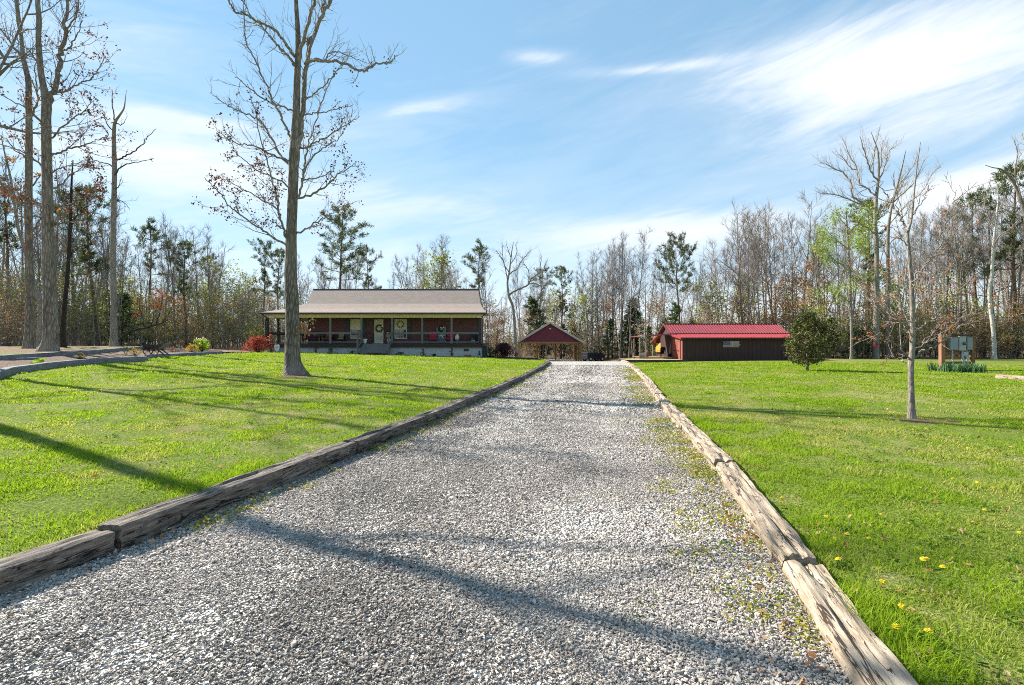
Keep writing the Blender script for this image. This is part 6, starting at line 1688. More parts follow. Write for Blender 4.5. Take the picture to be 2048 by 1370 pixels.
def make_left_trees():
    a = gnd(98, 707, extra=0.2); dA = float(a[1])
    tp = [(99, 722, 48), (99, 707, 44), (100, 697, 37), (101, 680, 29), (101, 640, 26), (100, 600, 25), (98, 540, 23.5), (96, 470, 21), (95, 394, 19), (93, 300, 18), (92, 236, 18), (93, 205, 17), (86, 168, 12), (81, 138, 11.5), (77, 79, 10), (78, 39, 9.5), (75, 0, 8.5), (73, -80, 6), (70, -200, 2)]
    L = [(0.1, 13, 3, [(93, 215), (101, 190), (110, 173), (118, 135), (122, 106), (128, 59), (133, 20), (136, -40), (141, -140), (139, -220)]),
         (0.4, 5, 1.2, [(98, 312), (115, 306), (137, 298), (158, 292), (175, 288), (189, 284), (204, 276), (218, 267)]),
         (-0.4, 4.5, 1.2, [(96, 282), (112, 268), (130, 250), (150, 235), (170, 218), (182, 205)]),
         (0.3, 4.5, 1.2, [(108, 188), (125, 183), (145, 175), (160, 168), (173, 161), (185, 154), (198, 135), (209, 114)]),
         (-0.5, 4.5, 1.2, [(96, 425), (115, 415), (140, 408), (165, 396), (190, 385), (212, 368)]),
         (0.5, 4.5, 1.2, [(95, 460), (112, 450), (135, 445), (160, 440), (185, 430)]),
         (0.2, 4, 1.2, [(122, 108), (135, 96), (148, 80), (158, 62), (166, 40)]),
         (-0.3, 4, 1.2, [(92, 340), (78, 325), (60, 312), (38, 300), (10, 292), (-20, 280)]),
         (0.3, 4, 1.2, [(93, 420), (75, 405), (52, 396), (25, 392), (-10, 380)]),
         (-0.6, 4.5, 1.2, [(92, 260), (75, 235), (55, 218), (30, 205), (0, 190)]),
         (0.4, 4, 1.2, [(80, 130), (62, 105), (45, 90), (20, 70), (-10, 50)]),
         (-0.2, 4, 1.2, [(128, 70), (145, 45), (155, 20), (160, -20)]),
         (0.6, 4, 1.2, [(96, 380), (118, 370), (142, 350), (160, 338), (178, 318)]),
         (-0.5, 3.6, 1.0, [(94, 440), (70, 432), (48, 436), (20, 430)]), (0.5, 3.6, 1.0, [(95, 350), (120, 336), (140, 330), (165, 322)])]
    red = brown_leaves(0.11, 18.5, 0.6, 5, ((0.05, 0.026, 0.018), (0.16, 0.072, 0.036), (0.25, 0.12, 0.055)))
    hand_tree('oak_tree', 'thickest left oak with two leaders and rusty leaves in the upper bed', 'tree', 98, dA, tp, L, [MT['bark_oak'], MT['bark'], MT['dryleaf']], 13,
              leaves=red, sides=26, ridge=0.07, twig=dict(r=0.013, step=0.26, L=(0.6, 1.9), t0=0.1), zbase=a[2])
    d2 = dA+3.5
    tp = [(57, 716, 30), (57, 700, 26), (58, 690, 22), (60, 660, 18), (60, 600, 16), (58, 500, 14.5), (57, 400, 13.5), (58, 300, 12.5), (58, 236, 11.5), (57, 169, 10.5), (52, 140, 9.5), (47, 118, 9), (44, 90, 7), (41, 59, 6.5), (36, 20, 5.5), (33, -20, 4.5), (30, -120, 2)]
    L = [(0.3, 6, 1.5, [(47, 118), (38, 106), (28, 95), (14, 76), (0, 55), (-20, 35)]), (0.4, 4.5, 1.2, [(58, 240), (72, 210), (76, 180), (70, 140), (78, 100)]),
         (-0.4, 4, 1.2, [(57, 330), (45, 310), (30, 300), (12, 275)]), (0.5, 4, 1.2, [(58, 420), (40, 405), (25, 380), (14, 350), (4, 320)]), (-0.3, 4, 1.2, [(58, 470), (72, 452), (84, 430), (92, 410)]), (0.2, 4, 1, [(58, 380), (75, 360), (85, 340)])]
    yel = brown_leaves(0.12, 16, 0.75, 4, ((0.14, 0.05, 0.025), (0.30, 0.13, 0.04), (0.55, 0.40, 0.07)))
    hand_tree('oak_tree', 'left oak with straight trunk and yellowish leaves behind the thickest oak', 'tree', 58, d2, tp, L, [MT['bark_oak'], MT['bark'], MT['dryleaf']], 14, leaves=yel, sides=20, ridge=0.06, twig=dict(r=0.013, step=0.3, L=(0.6, 1.8), t0=0.1))
    tp = [(80, 712, 16), (79, 690, 13), (82, 640, 11.5), (82, 606, 11), (75, 588, 10), (68, 567, 9), (60, 530, 8), (48, 495, 7), (36, 455, 6), (28, 400, 5), (20, 350, 4), (8, 300, 2.5), (2, 270, 1.2)]
    L = [(0.3, 3.5, 1, [(30, 410), (20, 385), (12, 350), (-4, 320)]), (-0.3, 3, 1, [(44, 480), (34, 440), (38, 400), (44, 370)])]
    hand_tree('crooked_tree', 'crooked grey tree leaning left between the two left oaks', 'tree', 80, d2+3, tp, L, [MT['bark'], MT['bark'], MT['dryleaf']], 15, leaves=yel, sides=14, ridge=0.05, twig=dict(r=0.013, step=0.5, L=(0.6, 1.6)))
    tp = [(128, 705, 13), (127, 690, 11), (126, 660, 9), (129, 610, 8.5), (134, 560, 8), (138, 500, 7), (141, 430, 6), (143, 370, 4), (146, 320, 2)]
    L = [(0.3, 3, 1, [(137, 520), (150, 500), (166, 488), (180, 470)]), (-0.3, 3, 1, [(140, 450), (152, 430), (160, 405), (172, 380)]), (0.2, 2.6, 1, [(142, 420), (130, 395), (126, 370)])]
    hand_tree('slanted_tree', 'dark slanted trunk right beside the thickest left oak', 'tree', 128, dA+5, tp, L, [MT['bark_dark'], MT['bark_dark'], MT['dryleaf']], 16, leaves=red, sides=12, ridge=0.05, twig=dict(r=0.012, step=0.5))
    tp = [(229, 712, 22), (228, 692, 18), (228, 670, 14), (228, 640, 12.5), (228, 600, 11.5), (226, 540, 11), (227, 450, 10.5), (228, 400, 10), (229, 340, 9.5), (228, 300, 8.5), (228, 260, 7), (231, 243, 5.5), (239, 231, 4), (248, 216, 3), (251, 195, 1.4), (253, 180, 0.7)]
    L = [(0.3, 4.5, 1, [(229, 338), (233, 324), (240, 318), (255, 310), (275, 298), (288, 285), (295, 274), (312, 258)]), (-0.4, 3.6, 0.8, [(230, 352), (238, 338), (250, 330), (265, 325), (290, 322), (308, 317)]),
         (0.4, 3.4, 0.8, [(228, 338), (218, 328), (204, 325), (190, 321), (178, 316)]), (-0.3, 3, 0.8, [(228, 262), (216, 252), (210, 240), (206, 222)]), (0.2, 3, 0.8, [(229, 250), (227, 222), (225, 195), (224, 178)]),
         (-0.2, 2.6, 0.8, [(232, 246), (242, 250), (250, 238)]), (0.5, 2.6, 0.8, [(228, 410), (236, 400), (250, 406), (260, 420)]), (-0.5, 2.6, 0.8, [(228, 380), (238, 372), (242, 358)])]
    hand_tree('snag_tree', 'tall broken topped tree with bare crooked limbs beyond the garden', 'tree', 228, dA+11, tp, L, [MT['bark'], MT['bark_dark'], MT['dryleaf']], 17, leaves=brown_leaves(0.11, 16, 0.25, 2), sides=14, ridge=0.05, twig=dict(r=0.013, step=0.8, L=(0.4, 1.1), n=3))
    # the tree outside the frame whose trunk shadow crosses lawn and gravel
    T, C, tips = bare_tree(501, 19.5, 0.17, 0.50, 15, 0.20, (58, 34), 5, 4, 0.012, 0, 0.04, 0.010)
    z = float(hz(-13.6, 10.9)); t = thing('bare_tree', 'tall bare tree beyond the left lawn casting the long shadow over the gravel', 'tree', (-13.6, 10.9, z))
    obj('trunk', np_mesh('trunk', *(lambda v: (v[0], [v[1]]))(T.arrays()), MT['bark'], smooth=True), t); obj('crown', crown_mesh('crown', C, [MT['bark'], MT['dryleaf']]), t)
    T, C, tips = bare_tree(502, 17.0, 0.15, 0.45, 17, 0.22, (60, 32), 6, 5, 0.02, 0.6, 0.06, 0.010)
    z = float(hz(-18.7, 16.6)); t = thing('bare_tree', 'forked bare tree at the far left end of the lower garden edge', 'tree', (-18.7, 16.6, z))
    obj('trunk', np_mesh('trunk', *(lambda v: (v[0], [v[1]]))(T.arrays()), MT['bark'], smooth=True), t); obj('crown', crown_mesh('crown', C, [MT['bark'], MT['dryleaf']]), t)
    # leaning stem with rusty leaves behind the log
    tp = [(233, 690, 6), (240, 678, 5.5), (258, 665, 5), (275, 659, 4.6), (291, 656, 4.2), (306, 651, 3.6), (319, 648, 3), (335, 640, 2)]
    L = [(0.4, 2.4, 0.8, [(290, 656), (286, 642), (281, 620), (278, 600)]), (-0.4, 2.4, 0.8, [(312, 650), (318, 632), (324, 610), (326, 590)]), (0.3, 2.0, 0.8, [(325, 645), (338, 626), (346, 606)]), (-0.2, 2, 0.8, [(300, 653), (308, 634), (306, 612)])]
    hand_tree('leaning_tree', 'low bent stem with rust red leaves arching over behind the log', 'tree', 236, dA+12, tp, L, [MT['bark_dark'], MT['bark_dark'], MT['dryleaf']], 18, sides=8, ridge=0.03,
              leaves=lambda rng, tips: leafy(tips, rng, 5, 0.13, 0.12, [(0.16, 0.05, 0.025), (0.30, 0.10, 0.04), (0.36, 0.16, 0.06)], 0.8), twig=dict(r=0.010, step=0.3, L=(0.4, 1.1), t0=0.4))

def make_special_trees():
    # gnarled tree between house and carport
    tp = [(1033, 722, 9), (1032, 712, 8), (1031, 690, 7), (1030, 660, 6.6), (1028, 632, 6.4), (1025, 611, 6), (1018, 593, 6), (1016, 581, 5), (1015, 564, 4.5), (1018, 547, 4), (1021, 524, 3), (1024, 500, 2.2), (1027, 484, 1)]
    L = [(0.2, 5, 1.2, [(1018, 590), (1026, 584), (1039, 578), (1055, 571), (1060, 562), (1064, 556), (1072, 550), (1086, 542), (1091, 530), (1095, 520)]), (0.3, 3, 0.9, [(1017, 549), (1026, 542), (1034, 537), (1042, 524), (1050, 514), (1056, 506), (1063, 500)]),
         (-0.3, 3, 0.9, [(1015, 560), (1012, 548), (1007, 525), (1000, 511), (992, 500)]), (0.4, 2.6, 0.9, [(1070, 551), (1076, 543), (1081, 530), (1083, 510)]), (-0.3, 2.6, 0.9, [(1056, 569), (1058, 556), (1056, 540), (1048, 526), (1044, 512)]),
         (0.2, 2.4, 0.8, [(1020, 530), (1028, 518), (1034, 502), (1031, 490)]), (-0.2, 2.4, 0.8, [(1018, 545), (1010, 530), (1005, 510), (1006, 492)]), (0.3, 2.6, 0.8, [(1058, 568), (1070, 566), (1084, 572), (1096, 570)]), (-0.2, 2.2, 0.8, [(1022, 515), (1016, 500), (1012, 488)])]
    hand_tree('gnarled_tree', 'gnarled bare tree with one long bent limb between house and carport', 'tree', 1032, 62, tp, L, [MT['bark'], MT['twig'], MT['dryleaf']], 23, sides=10, ridge=0.05, twig=dict(r=0.014, step=0.3, L=(0.6, 1.9), up=0.12, n=4))
    # big spreading tree on the right with its twin trunk
    tp = [(1753, 726, 15), (1752, 716, 13.5), (1752, 690, 12.5), (1753, 605, 11), (1753, 495, 9.5), (1750, 444, 8), (1752, 404, 7), (1757, 349, 5), (1756, 306, 3.5), (1748, 280, 2), (1742, 264, 1)]
    L = [(0.2, 5, 1.2, [(1751, 418), (1731, 408), (1706, 393), (1702, 375), (1699, 360), (1685, 345), (1669, 338), (1655, 330), (1642, 325)]), (-0.3, 3.5, 1, [(1728, 410), (1705, 402), (1680, 392), (1662, 388), (1646, 386)]), (0.3, 4, 1, [(1751, 392), (1734, 378), (1720, 368), (1716, 350), (1713, 335), (1703, 318), (1695, 302), (1684, 277)]),
         (-0.3, 4, 1, [(1755, 362), (1745, 348), (1739, 335), (1733, 316), (1728, 298), (1720, 272)]), (0.4, 4, 1, [(1757, 362), (1765, 345), (1771, 327), (1775, 312), (1779, 302), (1793, 290)]), (0.1, 3.4, 1, [(1752, 440), (1765, 420), (1780, 400), (1796, 385), (1806, 360)]),
         (-0.2, 3, 1, [(1752, 470), (1735, 455), (1715, 445), (1695, 440), (1672, 425)]), (0.2, 3, 1, [(1757, 345), (1763, 325), (1762, 300), (1768, 280)]), (0.3, 2.6, 1, [(1712, 340), (1700, 335), (1688, 318), (1676, 308)]), (-0.2, 2.6, 0.9, [(1740, 336), (1748, 318), (1750, 295), (1755, 276)])]
    hand_tree('spreading_tree', 'tallest bare spreading tree on the right rising behind the young maple', 'tree', 1752, 56.5, tp, L, [MT['bark'], MT['twig'], MT['dryleaf']], 24, sides=12, ridge=0.05, twig=dict(r=0.014, step=0.24, L=(0.8, 2.3), up=0.14, ang=(18, 44), n=5, kink=0.07, t0=0.1))
    tp = [(1776, 724, 11), (1775, 712, 9.5), (1775, 640, 8.5), (1776, 568, 8), (1776, 473, 6.5), (1782, 420, 5), (1795, 370, 4), (1805, 330, 2.5), (1812, 300, 1)]
    L = [(0.3, 3, 0.9, [(1778, 450), (1796, 428), (1818, 405), (1842, 385), (1862, 352), (1880, 330)]), (-0.3, 3, 0.9, [(1786, 405), (1800, 392), (1822, 372), (1838, 345), (1850, 318)]), (0.2, 2.6, 0.9, [(1793, 375), (1808, 358), (1826, 332), (1836, 305)]), (-0.2, 2.6, 0.9, [(1776, 520), (1768, 500), (1762, 480)]), (0.4, 2.6, 0.9, [(1777, 490), (1792, 476), (1810, 470)])]
    hand_tree('spreading_tree', 'second tall bare trunk close to the right of the tallest spreading tree', 'tree', 1776, 57.5, tp, L, [MT['bark'], MT['twig'], MT['dryleaf']], 25, sides=12, ridge=0.05, twig=dict(r=0.014, step=0.24, L=(0.8, 2.3), up=0.14, ang=(18, 44), n=5, kink=0.07, t0=0.1))
    # fresh green tree in front of them
    tp = [(1704, 724, 7), (1703, 710, 6), (1703, 640, 5.5), (1700, 560, 5), (1697, 500, 4), (1694, 450, 3), (1692, 415, 1.2)]
    L = [(0.3, 3, 0.9, [(1699, 545), (1685, 530), (1670, 520), (1655, 505), (1645, 490)]), (-0.3, 3, 0.9, [(1697, 500), (1680, 485), (1662, 470), (1650, 455)]), (0.3, 3, 0.9, [(1699, 530), (1715, 510), (1728, 490), (1740, 460)]), (-0.2, 3, 0.9, [(1696, 470), (1708, 455), (1722, 440), (1732, 420)]), (0.2, 2.6, 0.9, [(1702, 610), (1688, 595), (1672, 588), (1658, 580)]), (-0.4, 2.6, 0.9, [(1702, 590), (1716, 575), (1732, 562)]), (0.1, 2.4, 0.9, [(1695, 455), (1682, 440), (1670, 425)])]
    green = lambda rng, tips: leafy(tips, rng, 15, 0.17, 0.34, [(0.13, 0.19, 0.025), (0.23, 0.32, 0.045), (0.32, 0.40, 0.08)], 0.9)
    hand_tree('leafing_tree', 'fresh lime green leafing tree between the magnolia and the young maple', 'tree', 1703, 54.8, tp, L, [MT['bark'], MT['twig'], MT['leaf']], 26, sides=9, ridge=0.04, twig=dict(r=0.012, step=0.36, L=(0.8, 2.3), n=4, ang=(35, 75), up=0.04), leaves=green)
    # pale sycamore
    tp = [(1989, 733, 11), (1988, 724, 9.5), (1988, 683, 8), (1985, 648, 7.5), (1981, 615, 7), (1979, 582, 6.8), (1983, 555, 6.4), (1985, 520, 6), (1988, 480, 5), (1992, 440, 4), (1996, 400, 2.5), (1994, 370, 1.2)]
    L = [(0.3, 3.5, 1, [(1985, 525), (1972, 505), (1955, 490), (1940, 470), (1925, 440), (1915, 405)]), (-0.3, 3.5, 1, [(1987, 490), (2002, 470), (2018, 460), (2036, 440)]), (0.2, 3, 1, [(1990, 455), (1978, 435), (1970, 410), (1966, 385)]), (-0.2, 3, 1, [(1984, 550), (1996, 530), (2010, 518), (2030, 512)]), (0.3, 2.6, 1, [(1993, 430), (2004, 410), (2012, 385)])]
    hand_tree('sycamore_tree', 'white barked sycamore beyond the meter board', 'tree', 1988, 55, tp, L, [MT['bark_pale'], MT['twig_grey'], MT['dryleaf']], 27, sides=12, ridge=0.03, twig=dict(r=0.015, step=0.5, L=(0.6, 1.7), n=4, up=0.1))
    tp = [(2062, 736, 14), (2060, 715, 12), (2058, 600, 11), (2060, 500, 9.5), (2052, 440, 8), (2040, 395, 6.5), (2025, 362, 5), (2005, 340, 3), (1985, 335, 1.8), (1970, 330, 1)]
    L = [(0.3, 5, 1.2, [(2054, 450), (2064, 400), (2058, 350), (2052, 300), (2044, 265)]), (-0.3, 3, 1, [(2042, 400), (2030, 340), (2036, 310), (2028, 280)]), (0.3, 3, 1, [(2056, 480), (2030, 460), (2000, 450), (1975, 440)]), (-0.2, 2.6, 1, [(2050, 435), (2022, 425), (2004, 415), (1985, 400)])]
    hand_tree('spreading_tree', 'bare tree at the right edge with a long limb reaching left', 'tree', 2062, 50, tp, L, [MT['bark'], MT['twig'], MT['dryleaf']], 28, sides=12, ridge=0.05, twig=dict(r=0.015, step=0.45, L=(0.6, 1.7), n=4, up=0.1))

def make_birdhouse():
    p = pix(1751, 691, 56.0); t = thing('birdhouse', 'small red birdhouse on a pole before the tallest spreading tree', 'birdhouse', p)
    MB().box(-0.16, 0.16, -0.14, 0.14, -0.2, 0.14).build('body', MT['redcloth'], t, bevel=0.01)
    r = MB(); r.bar((-0.22, 0, 0.11), (0.0, 0, 0.27), 0.36, 0.03, up=(0, 0, 1)); r.bar((0.22, 0, 0.11), (0.0, 0, 0.27), 0.36, 0.03, up=(0, 0, 1)); r.build('roof', MT['redbrown'], t)
    q = MB().lathe([(0.04, 0), (0.04, 0.012)], k=10).build('opening', MT['black'], t, loc=(0, -0.141, 0.0)); q.rotation_euler = (R(90), 0, 0)
    MB().tube([(0, 0.05, -0.2), (0, 0.1, -1.8)], 0.03, 6).build('pole', MT['postgrey'], t)

def make_magnolia():
    b = gnd(1615, 742); d = float(b[1]); rng = np.random.default_rng(8); rnd = random.Random(8)
    T, C = Tubes(), Tubes()
    tp = path(rnd, (0, 0, -0.1), (0, 0, 1), 2.9, 8, 0.03, 0.02); T.add(tp, 0.075, 0.02, 10)
    pts = []
    for i in range(500):
        z = rng.uniform(0.42, 3.0); u = (z-0.42)/2.6
        w = 1.12*math.sin(PI*min(0.98, 0.12+0.80*u**0.72))**0.8 * (1.0 if u < 0.85 else 0.75)
        a = rng.uniform(0, 2*PI); w *= 0.62+0.62*vnoise(a*1.9, z*2.2, 4); r = w*rng.uniform(0.30, 1.0)**0.6
        pts.append((r*math.cos(a), r*math.sin(a), z))
    for p in pts[:90]:
        s, _ = pnt(tp, min(0.95, max(0.12, p[2]/2.9-0.16))); C.add(path(rnd, s, Vector(p)-s, (Vector(p)-s).length, 3, 0.06, 0), 0.012, 0.004, 4)
    P = np.array(pts); L = np.repeat(P, 13, axis=0)+rng.normal(0, 0.085, (len(P)*13, 3)); n = len(L)
    cl = np.repeat(col_mix(rng, len(P), [(0.026, 0.046, 0.010), (0.062, 0.092, 0.018), (0.14, 0.14, 0.036)], 0.2), 13, axis=0)
    br = rng.random(n) < 0.18; cl[br] = (0.17, 0.095, 0.03)
    lv = leaf_quads(L, rng.uniform(0.08, 0.17, n), cl, rng, 0.42)
    t = thing('magnolia_tree', 'small round glossy dark green magnolia at the right end of the shed', 'tree', b)
    m = attr_mat('glossy_leaf', 0.5, 0.35, 0.12, (1.3, 1.3, 0.7))
    obj('trunk', np_mesh('trunk', *(lambda v: (v[0], [v[1]]))(T.arrays()), MT['bark'], smooth=True), t); obj('crown', crown_mesh('crown', C, [MT['bark_dark'], m], lv), t)

def shrub(name, label, loc, rx, h, stops, n=700, size=0.07, seed=1, cat='shrub', group=None, flat=0.0, weep=False, flowers=None, lift=0.0, rad=None):
    rng = np.random.default_rng(seed); rnd = random.Random(seed); C = Tubes()
    k = max(10, n//14); P = []
    for i in range(k):
        a = rng.uniform(0, 2*PI); u = rng.uniform(0, 1)**0.7; z = lift+h*(0.10+0.88*rng.uniform(0, 1)**0.8)
        zz = (z-lift)/h
        w = rx*math.sqrt(max(0.02, 1-(zz*0.98)**2)) if weep else rx*math.sin(PI*min(0.95, 0.22+0.70*zz))**0.7
        r = w*u*(0.75+0.5*vnoise(a*1.5, zz*3, seed)); P.append((r*math.cos(a), r*math.sin(a), z))
    for p in P[:46]: C.add(path(rnd, (p[0]*0.08, p[1]*0.08, -0.03), Vector(p), Vector(p).length, 4, 0.10, 0.0), 0.012 if h > 0.7 else 0.006, 0.003, 4)
    P = np.array(P); L = np.repeat(P, 14, axis=0); L = L+rng.normal(0, rx*0.10, L.shape)*np.array([1, 1, 0.8]); L[:, 2] = np.maximum(L[:, 2], 0.01); m = len(L)
    cl = np.repeat(col_mix(rng, len(P), stops, 0.15), 14, axis=0)*(1+rng.normal(0, 0.15, (m, 1))); cl = np.clip(cl, 0.004, 0.9)
    V, Q, c = leaf_quads(L, rng.uniform(size*0.6, size*1.35, m), cl, rng, 0.5, flat)
    t = thing(name, label, cat, loc, 0, group)
    obj('stems', np_mesh('stems', *(lambda v: (v[0], [v[1]]))(C.arrays()), MT['bark_dark']), t)
    obj('leaves', np_mesh('leaves', V, [Q], MT['leaf'], col=c), t)
    if flowers:
        f = P[P[:, 2] > lift+h*0.70]; L = np.repeat(f, 6, axis=0)+rng.normal(0, 0.03, (len(f)*6, 3)); L[:, 2] += 0.05
        V, Q, c = leaf_quads(L, rng.uniform(0.05, 0.09, len(L)), col_mix(rng, len(L), flowers), rng); obj('flowers', np_mesh('flowers', V, [Q], MT['leaf'], col=c), t)
    return t
def onbed(px, py, e=0.12): return gnd(px, py, extra=e)
def make_shrubs():
    X = lambda px, d: (px-CX)/F*d
    P = lambda px, d, dz=0.0: (X(px, d), d, float(hz(X(px, d), d))+dz)
    red = [(0.16, 0.03, 0.025), (0.36, 0.07, 0.05), (0.46, 0.13, 0.09)]
    shrub('red_maple_shrub', 'mounded coral red japanese maple left of the porch', P(516, 40.5), 1.10, 1.15, red, 2400, 0.11, 31, weep=True)
    shrub('purple_maple_shrub', 'mounded dark purple maple right of the house', P(1007, 43.0), 1.05, 1.2, [(0.030, 0.010, 0.020), (0.085, 0.028, 0.045), (0.12, 0.045, 0.06)], 2600, 0.12, 32, weep=True)
    shrub('green_shrub', 'bright green shrub between wheeled bin and purple maple', P(983, 43.6), 0.5, 0.95, [(0.05, 0.12, 0.02), (0.13, 0.24, 0.03)], 600, 0.09, 33)
    shrub('yellow_shrub', 'yellow green twiggy shrub behind the red maple', P(510, 45.5), 1.3, 2.4, [(0.18, 0.20, 0.03), (0.40, 0.38, 0.06)], 700, 0.10, 34)
    shrub('red_maple_shrub', 'small coral red maple seedling against the left porch corner post', P(541, 41.0), 0.35, 1.5, red, 240, 0.09, 35)
    # rusty grasses and greens in the bed before the porch
    for i, (px, d, lab, st, w, h) in enumerate(((632, 41.2, 'rusty upright shrub in front of the loveseat', [(0.20, 0.07, 0.03), (0.32, 0.13, 0.05)], 0.22, 0.95), (846, 41.2, 'rusty shrub left of the crimson chairs below the porch', [(0.16, 0.07, 0.04), (0.27, 0.12, 0.06)], 0.22, 0.62),
                                            (904, 41.2, 'rusty red shrub right of the crimson chairs below the porch', [(0.17, 0.055, 0.035), (0.28, 0.10, 0.05)], 0.24, 0.75), (704, 41.1, 'green clump left of the porch steps', [(0.03, 0.09, 0.02), (0.09, 0.19, 0.03)], 0.38, 0.30),
                                            (800, 41.1, 'green clump right of the porch steps', [(0.03, 0.09, 0.02), (0.09, 0.19, 0.03)], 0.36, 0.26), (664, 41.3, 'grey green bush below the first grey porch post', [(0.06, 0.08, 0.05), (0.13, 0.16, 0.10)], 0.5, 0.42), (868, 41.2, 'low dark tuft below the crimson armchair', [(0.03, 0.05, 0.03), (0.09, 0.11, 0.06)], 0.22, 0.2))):
        shrub('porch_shrub', lab, P(px, d), w, h, st, 320, 0.07, 40+i, group='low shrubs along the porch')
    # garden bed
    shrub('lime_shrub', 'lime green flowering shrub with white blooms at the bed end', onbed(402, 703.5), 0.55, 0.78, [(0.20, 0.32, 0.02), (0.40, 0.52, 0.05)], 650, 0.10, 51, flowers=[(0.6, 0.55, 0.55), (0.75, 0.72, 0.7)])
    shrub('golden_shrub', 'orange gold dwarf shrub beside the lime shrub', onbed(384, 704.0), 0.42, 0.42, [(0.30, 0.17, 0.02), (0.50, 0.32, 0.05)], 450, 0.06, 52)
    shrub('golden_shrub', 'small golden dwarf conifer left of the wooden cart', onbed(270, 711), 0.26, 0.34, [(0.26, 0.20, 0.02), (0.42, 0.32, 0.05)], 360, 0.05, 53)
    shrub('dwarf_conifer', 'round dark dwarf conifer with brown base in lower bed', onbed(158, 721.5), 0.23, 0.30, [(0.03, 0.05, 0.02), (0.10, 0.11, 0.03), (0.22, 0.13, 0.04)], 420, 0.05, 54)
    shrub('lime_perennial', 'low lime green perennial near the lone timber', onbed(78, 727), 0.26, 0.16, [(0.20, 0.34, 0.02), (0.38, 0.50, 0.05)], 300, 0.06, 55)
    shrub('rose_bush', 'thin grey green rose bush left of the golden conifer', onbed(252, 710), 0.24, 0.55, [(0.06, 0.11, 0.05), (0.14, 0.20, 0.09)], 160, 0.06, 56)
    shrub('red_heather', 'dull red heather clump right of the wooden cart', onbed(345, 703.5), 0.24, 0.26, [(0.20, 0.07, 0.06), (0.32, 0.13, 0.10)], 240, 0.05, 57)
    shrub('rose_bush', 'pale leggy bush behind the red heather clump', onbed(356, 702), 0.3, 0.6, [(0.10, 0.12, 0.08), (0.24, 0.26, 0.18)], 150, 0.06, 58)
    # wooden cart
    c = onbed(312, 710); M = MT
    t = thing('wooden_cart', 'dark wooden garden cart with black wheels and a tilted grey board', 'cart', c, R(12))
    MB().box(-0.45, 0.22, -0.24, 0.24, 0.26, 0.30).box(-0.45, 0.22, -0.26, -0.24, 0.26, 0.52).box(-0.45, 0.22, 0.24, 0.26, 0.26, 0.52).box(-0.47, -0.45, -0.26, 0.26, 0.26, 0.54).box(0.22, 0.24, -0.26, 0.26, 0.26, 0.50).build('body', M['bark_dark'], t)
    for s in (-1, 1):
        w = MB().torus((0, 0, 0), 0.21, 0.025, 'y', 20, 6).build('wheel', M['black'], t, True, loc=(-0.22, s*0.31, 0.22))
        sp = MB()
        for k in range(8): sp.bar((0, 0, 0), (0.2*math.cos(k*PI/4), 0, 0.2*math.sin(k*PI/4)), 0.018, 0.018)
        sp.lathe([(0.035, -0.03), (0.035, 0.03)], k=10); sp.build('spokes', M['black'], w)
    for s in (-1, 1): MB().bar((0.15, s*0.22, 0.28), (0.48, s*0.24, 0.0), 0.04, 0.05).build('leg', M['black'], t)
    b = MB()
    for k in range(4): b.bar((0.25+0.0, -0.24+0.16*k, 0.32), (0.56, -0.24+0.16*k, 0.58), 0.14, 0.025)
    b.build('board', M['timber_grey'], t)
    l = onbed(246, 695, 0.2); t = thing('log', 'short thick brown log lying at the edge of the woods', 'log', l, R(8))
    q = MB().tube([(0, 0, 0.17), (0.3, 0.02, 0.18), (0.7, 0, 0.18), (0.98, 0, 0.16)], [0.16, 0.18, 0.18, 0.165], 14); q.build('log', M['logbark'], t, True)
    s = onbed(10, 694, 0.22); t = thing('stump', 'small dark mossy stump at the far left of the upper bed', 'stump', s); MB().lathe([(0.3, -0.1), (0.22, 0.05), (0.18, 0.2), (0.10, 0.26)], k=12).build('stump', M['bark_dark'], t, True)

# ------------------------------------------------------------------ the woods
def land(px):
    for lim, s in ((235, 'above the upper garden bed'), (330, 'behind the log and cart'), (430, 'behind the lime shrub'), (520, 'left of the porch'), (612, 'beside the front oak trunk'), (690, 'behind the left house roof'), (775, 'behind the roof over the door'), (860, 'behind the roof right of the door'),
                   (965, 'behind the right roof end'), (1030, 'right of the house'), (1095, 'behind the left carport half'), (1170, 'behind the right carport half'), (1225, 'behind the utility vehicle'), (1285, 'left of the shed awning'), (1345, 'behind the shed awning'), (1440, 'behind the left shed roof'),
                   (1510, 'behind the roof above the flag'), (1585, 'behind the right shed roof'), (1650, 'behind the magnolia'), (1730, 'right of the magnolia'), (1800, 'left of the young maple'), (1870, 'right of the young maple'), (1950, 'behind the meter board')):
        if px < lim: return s
    return 'beyond the meter board'
TOPS = ([-200, 0, 120, 200, 250, 300, 350, 400, 440, 480, 520, 560, 620, 700, 745, 780, 820, 870, 920, 960, 1000, 1050, 1100, 1150, 1195, 1240, 1280, 1330, 1380, 1420, 1450, 1500, 1560, 1600, 1640, 1700, 1760, 1850, 1900, 1960, 2020, 2150],
        [250, 300, 330, 390, 430, 450, 455, 465, 510, 540, 520, 500, 470, 500, 510, 560, 495, 482, 500, 510, 505, 515, 530, 520, 488, 468, 490, 510, 515, 500, 455, 432, 425, 405, 430, 420, 400, 410, 400, 390, 350, 320])
def edge_depth(px):
    return float(np.interp(px, [-200, 0, 230, 330, 520, 600, 960, 1040, 1240, 1300, 1345, 1600, 1640, 2048, 2300], [30, 33, 41, 46, 52, 62, 64, 80, 80, 66, 63, 63, 57, 57, 57]))
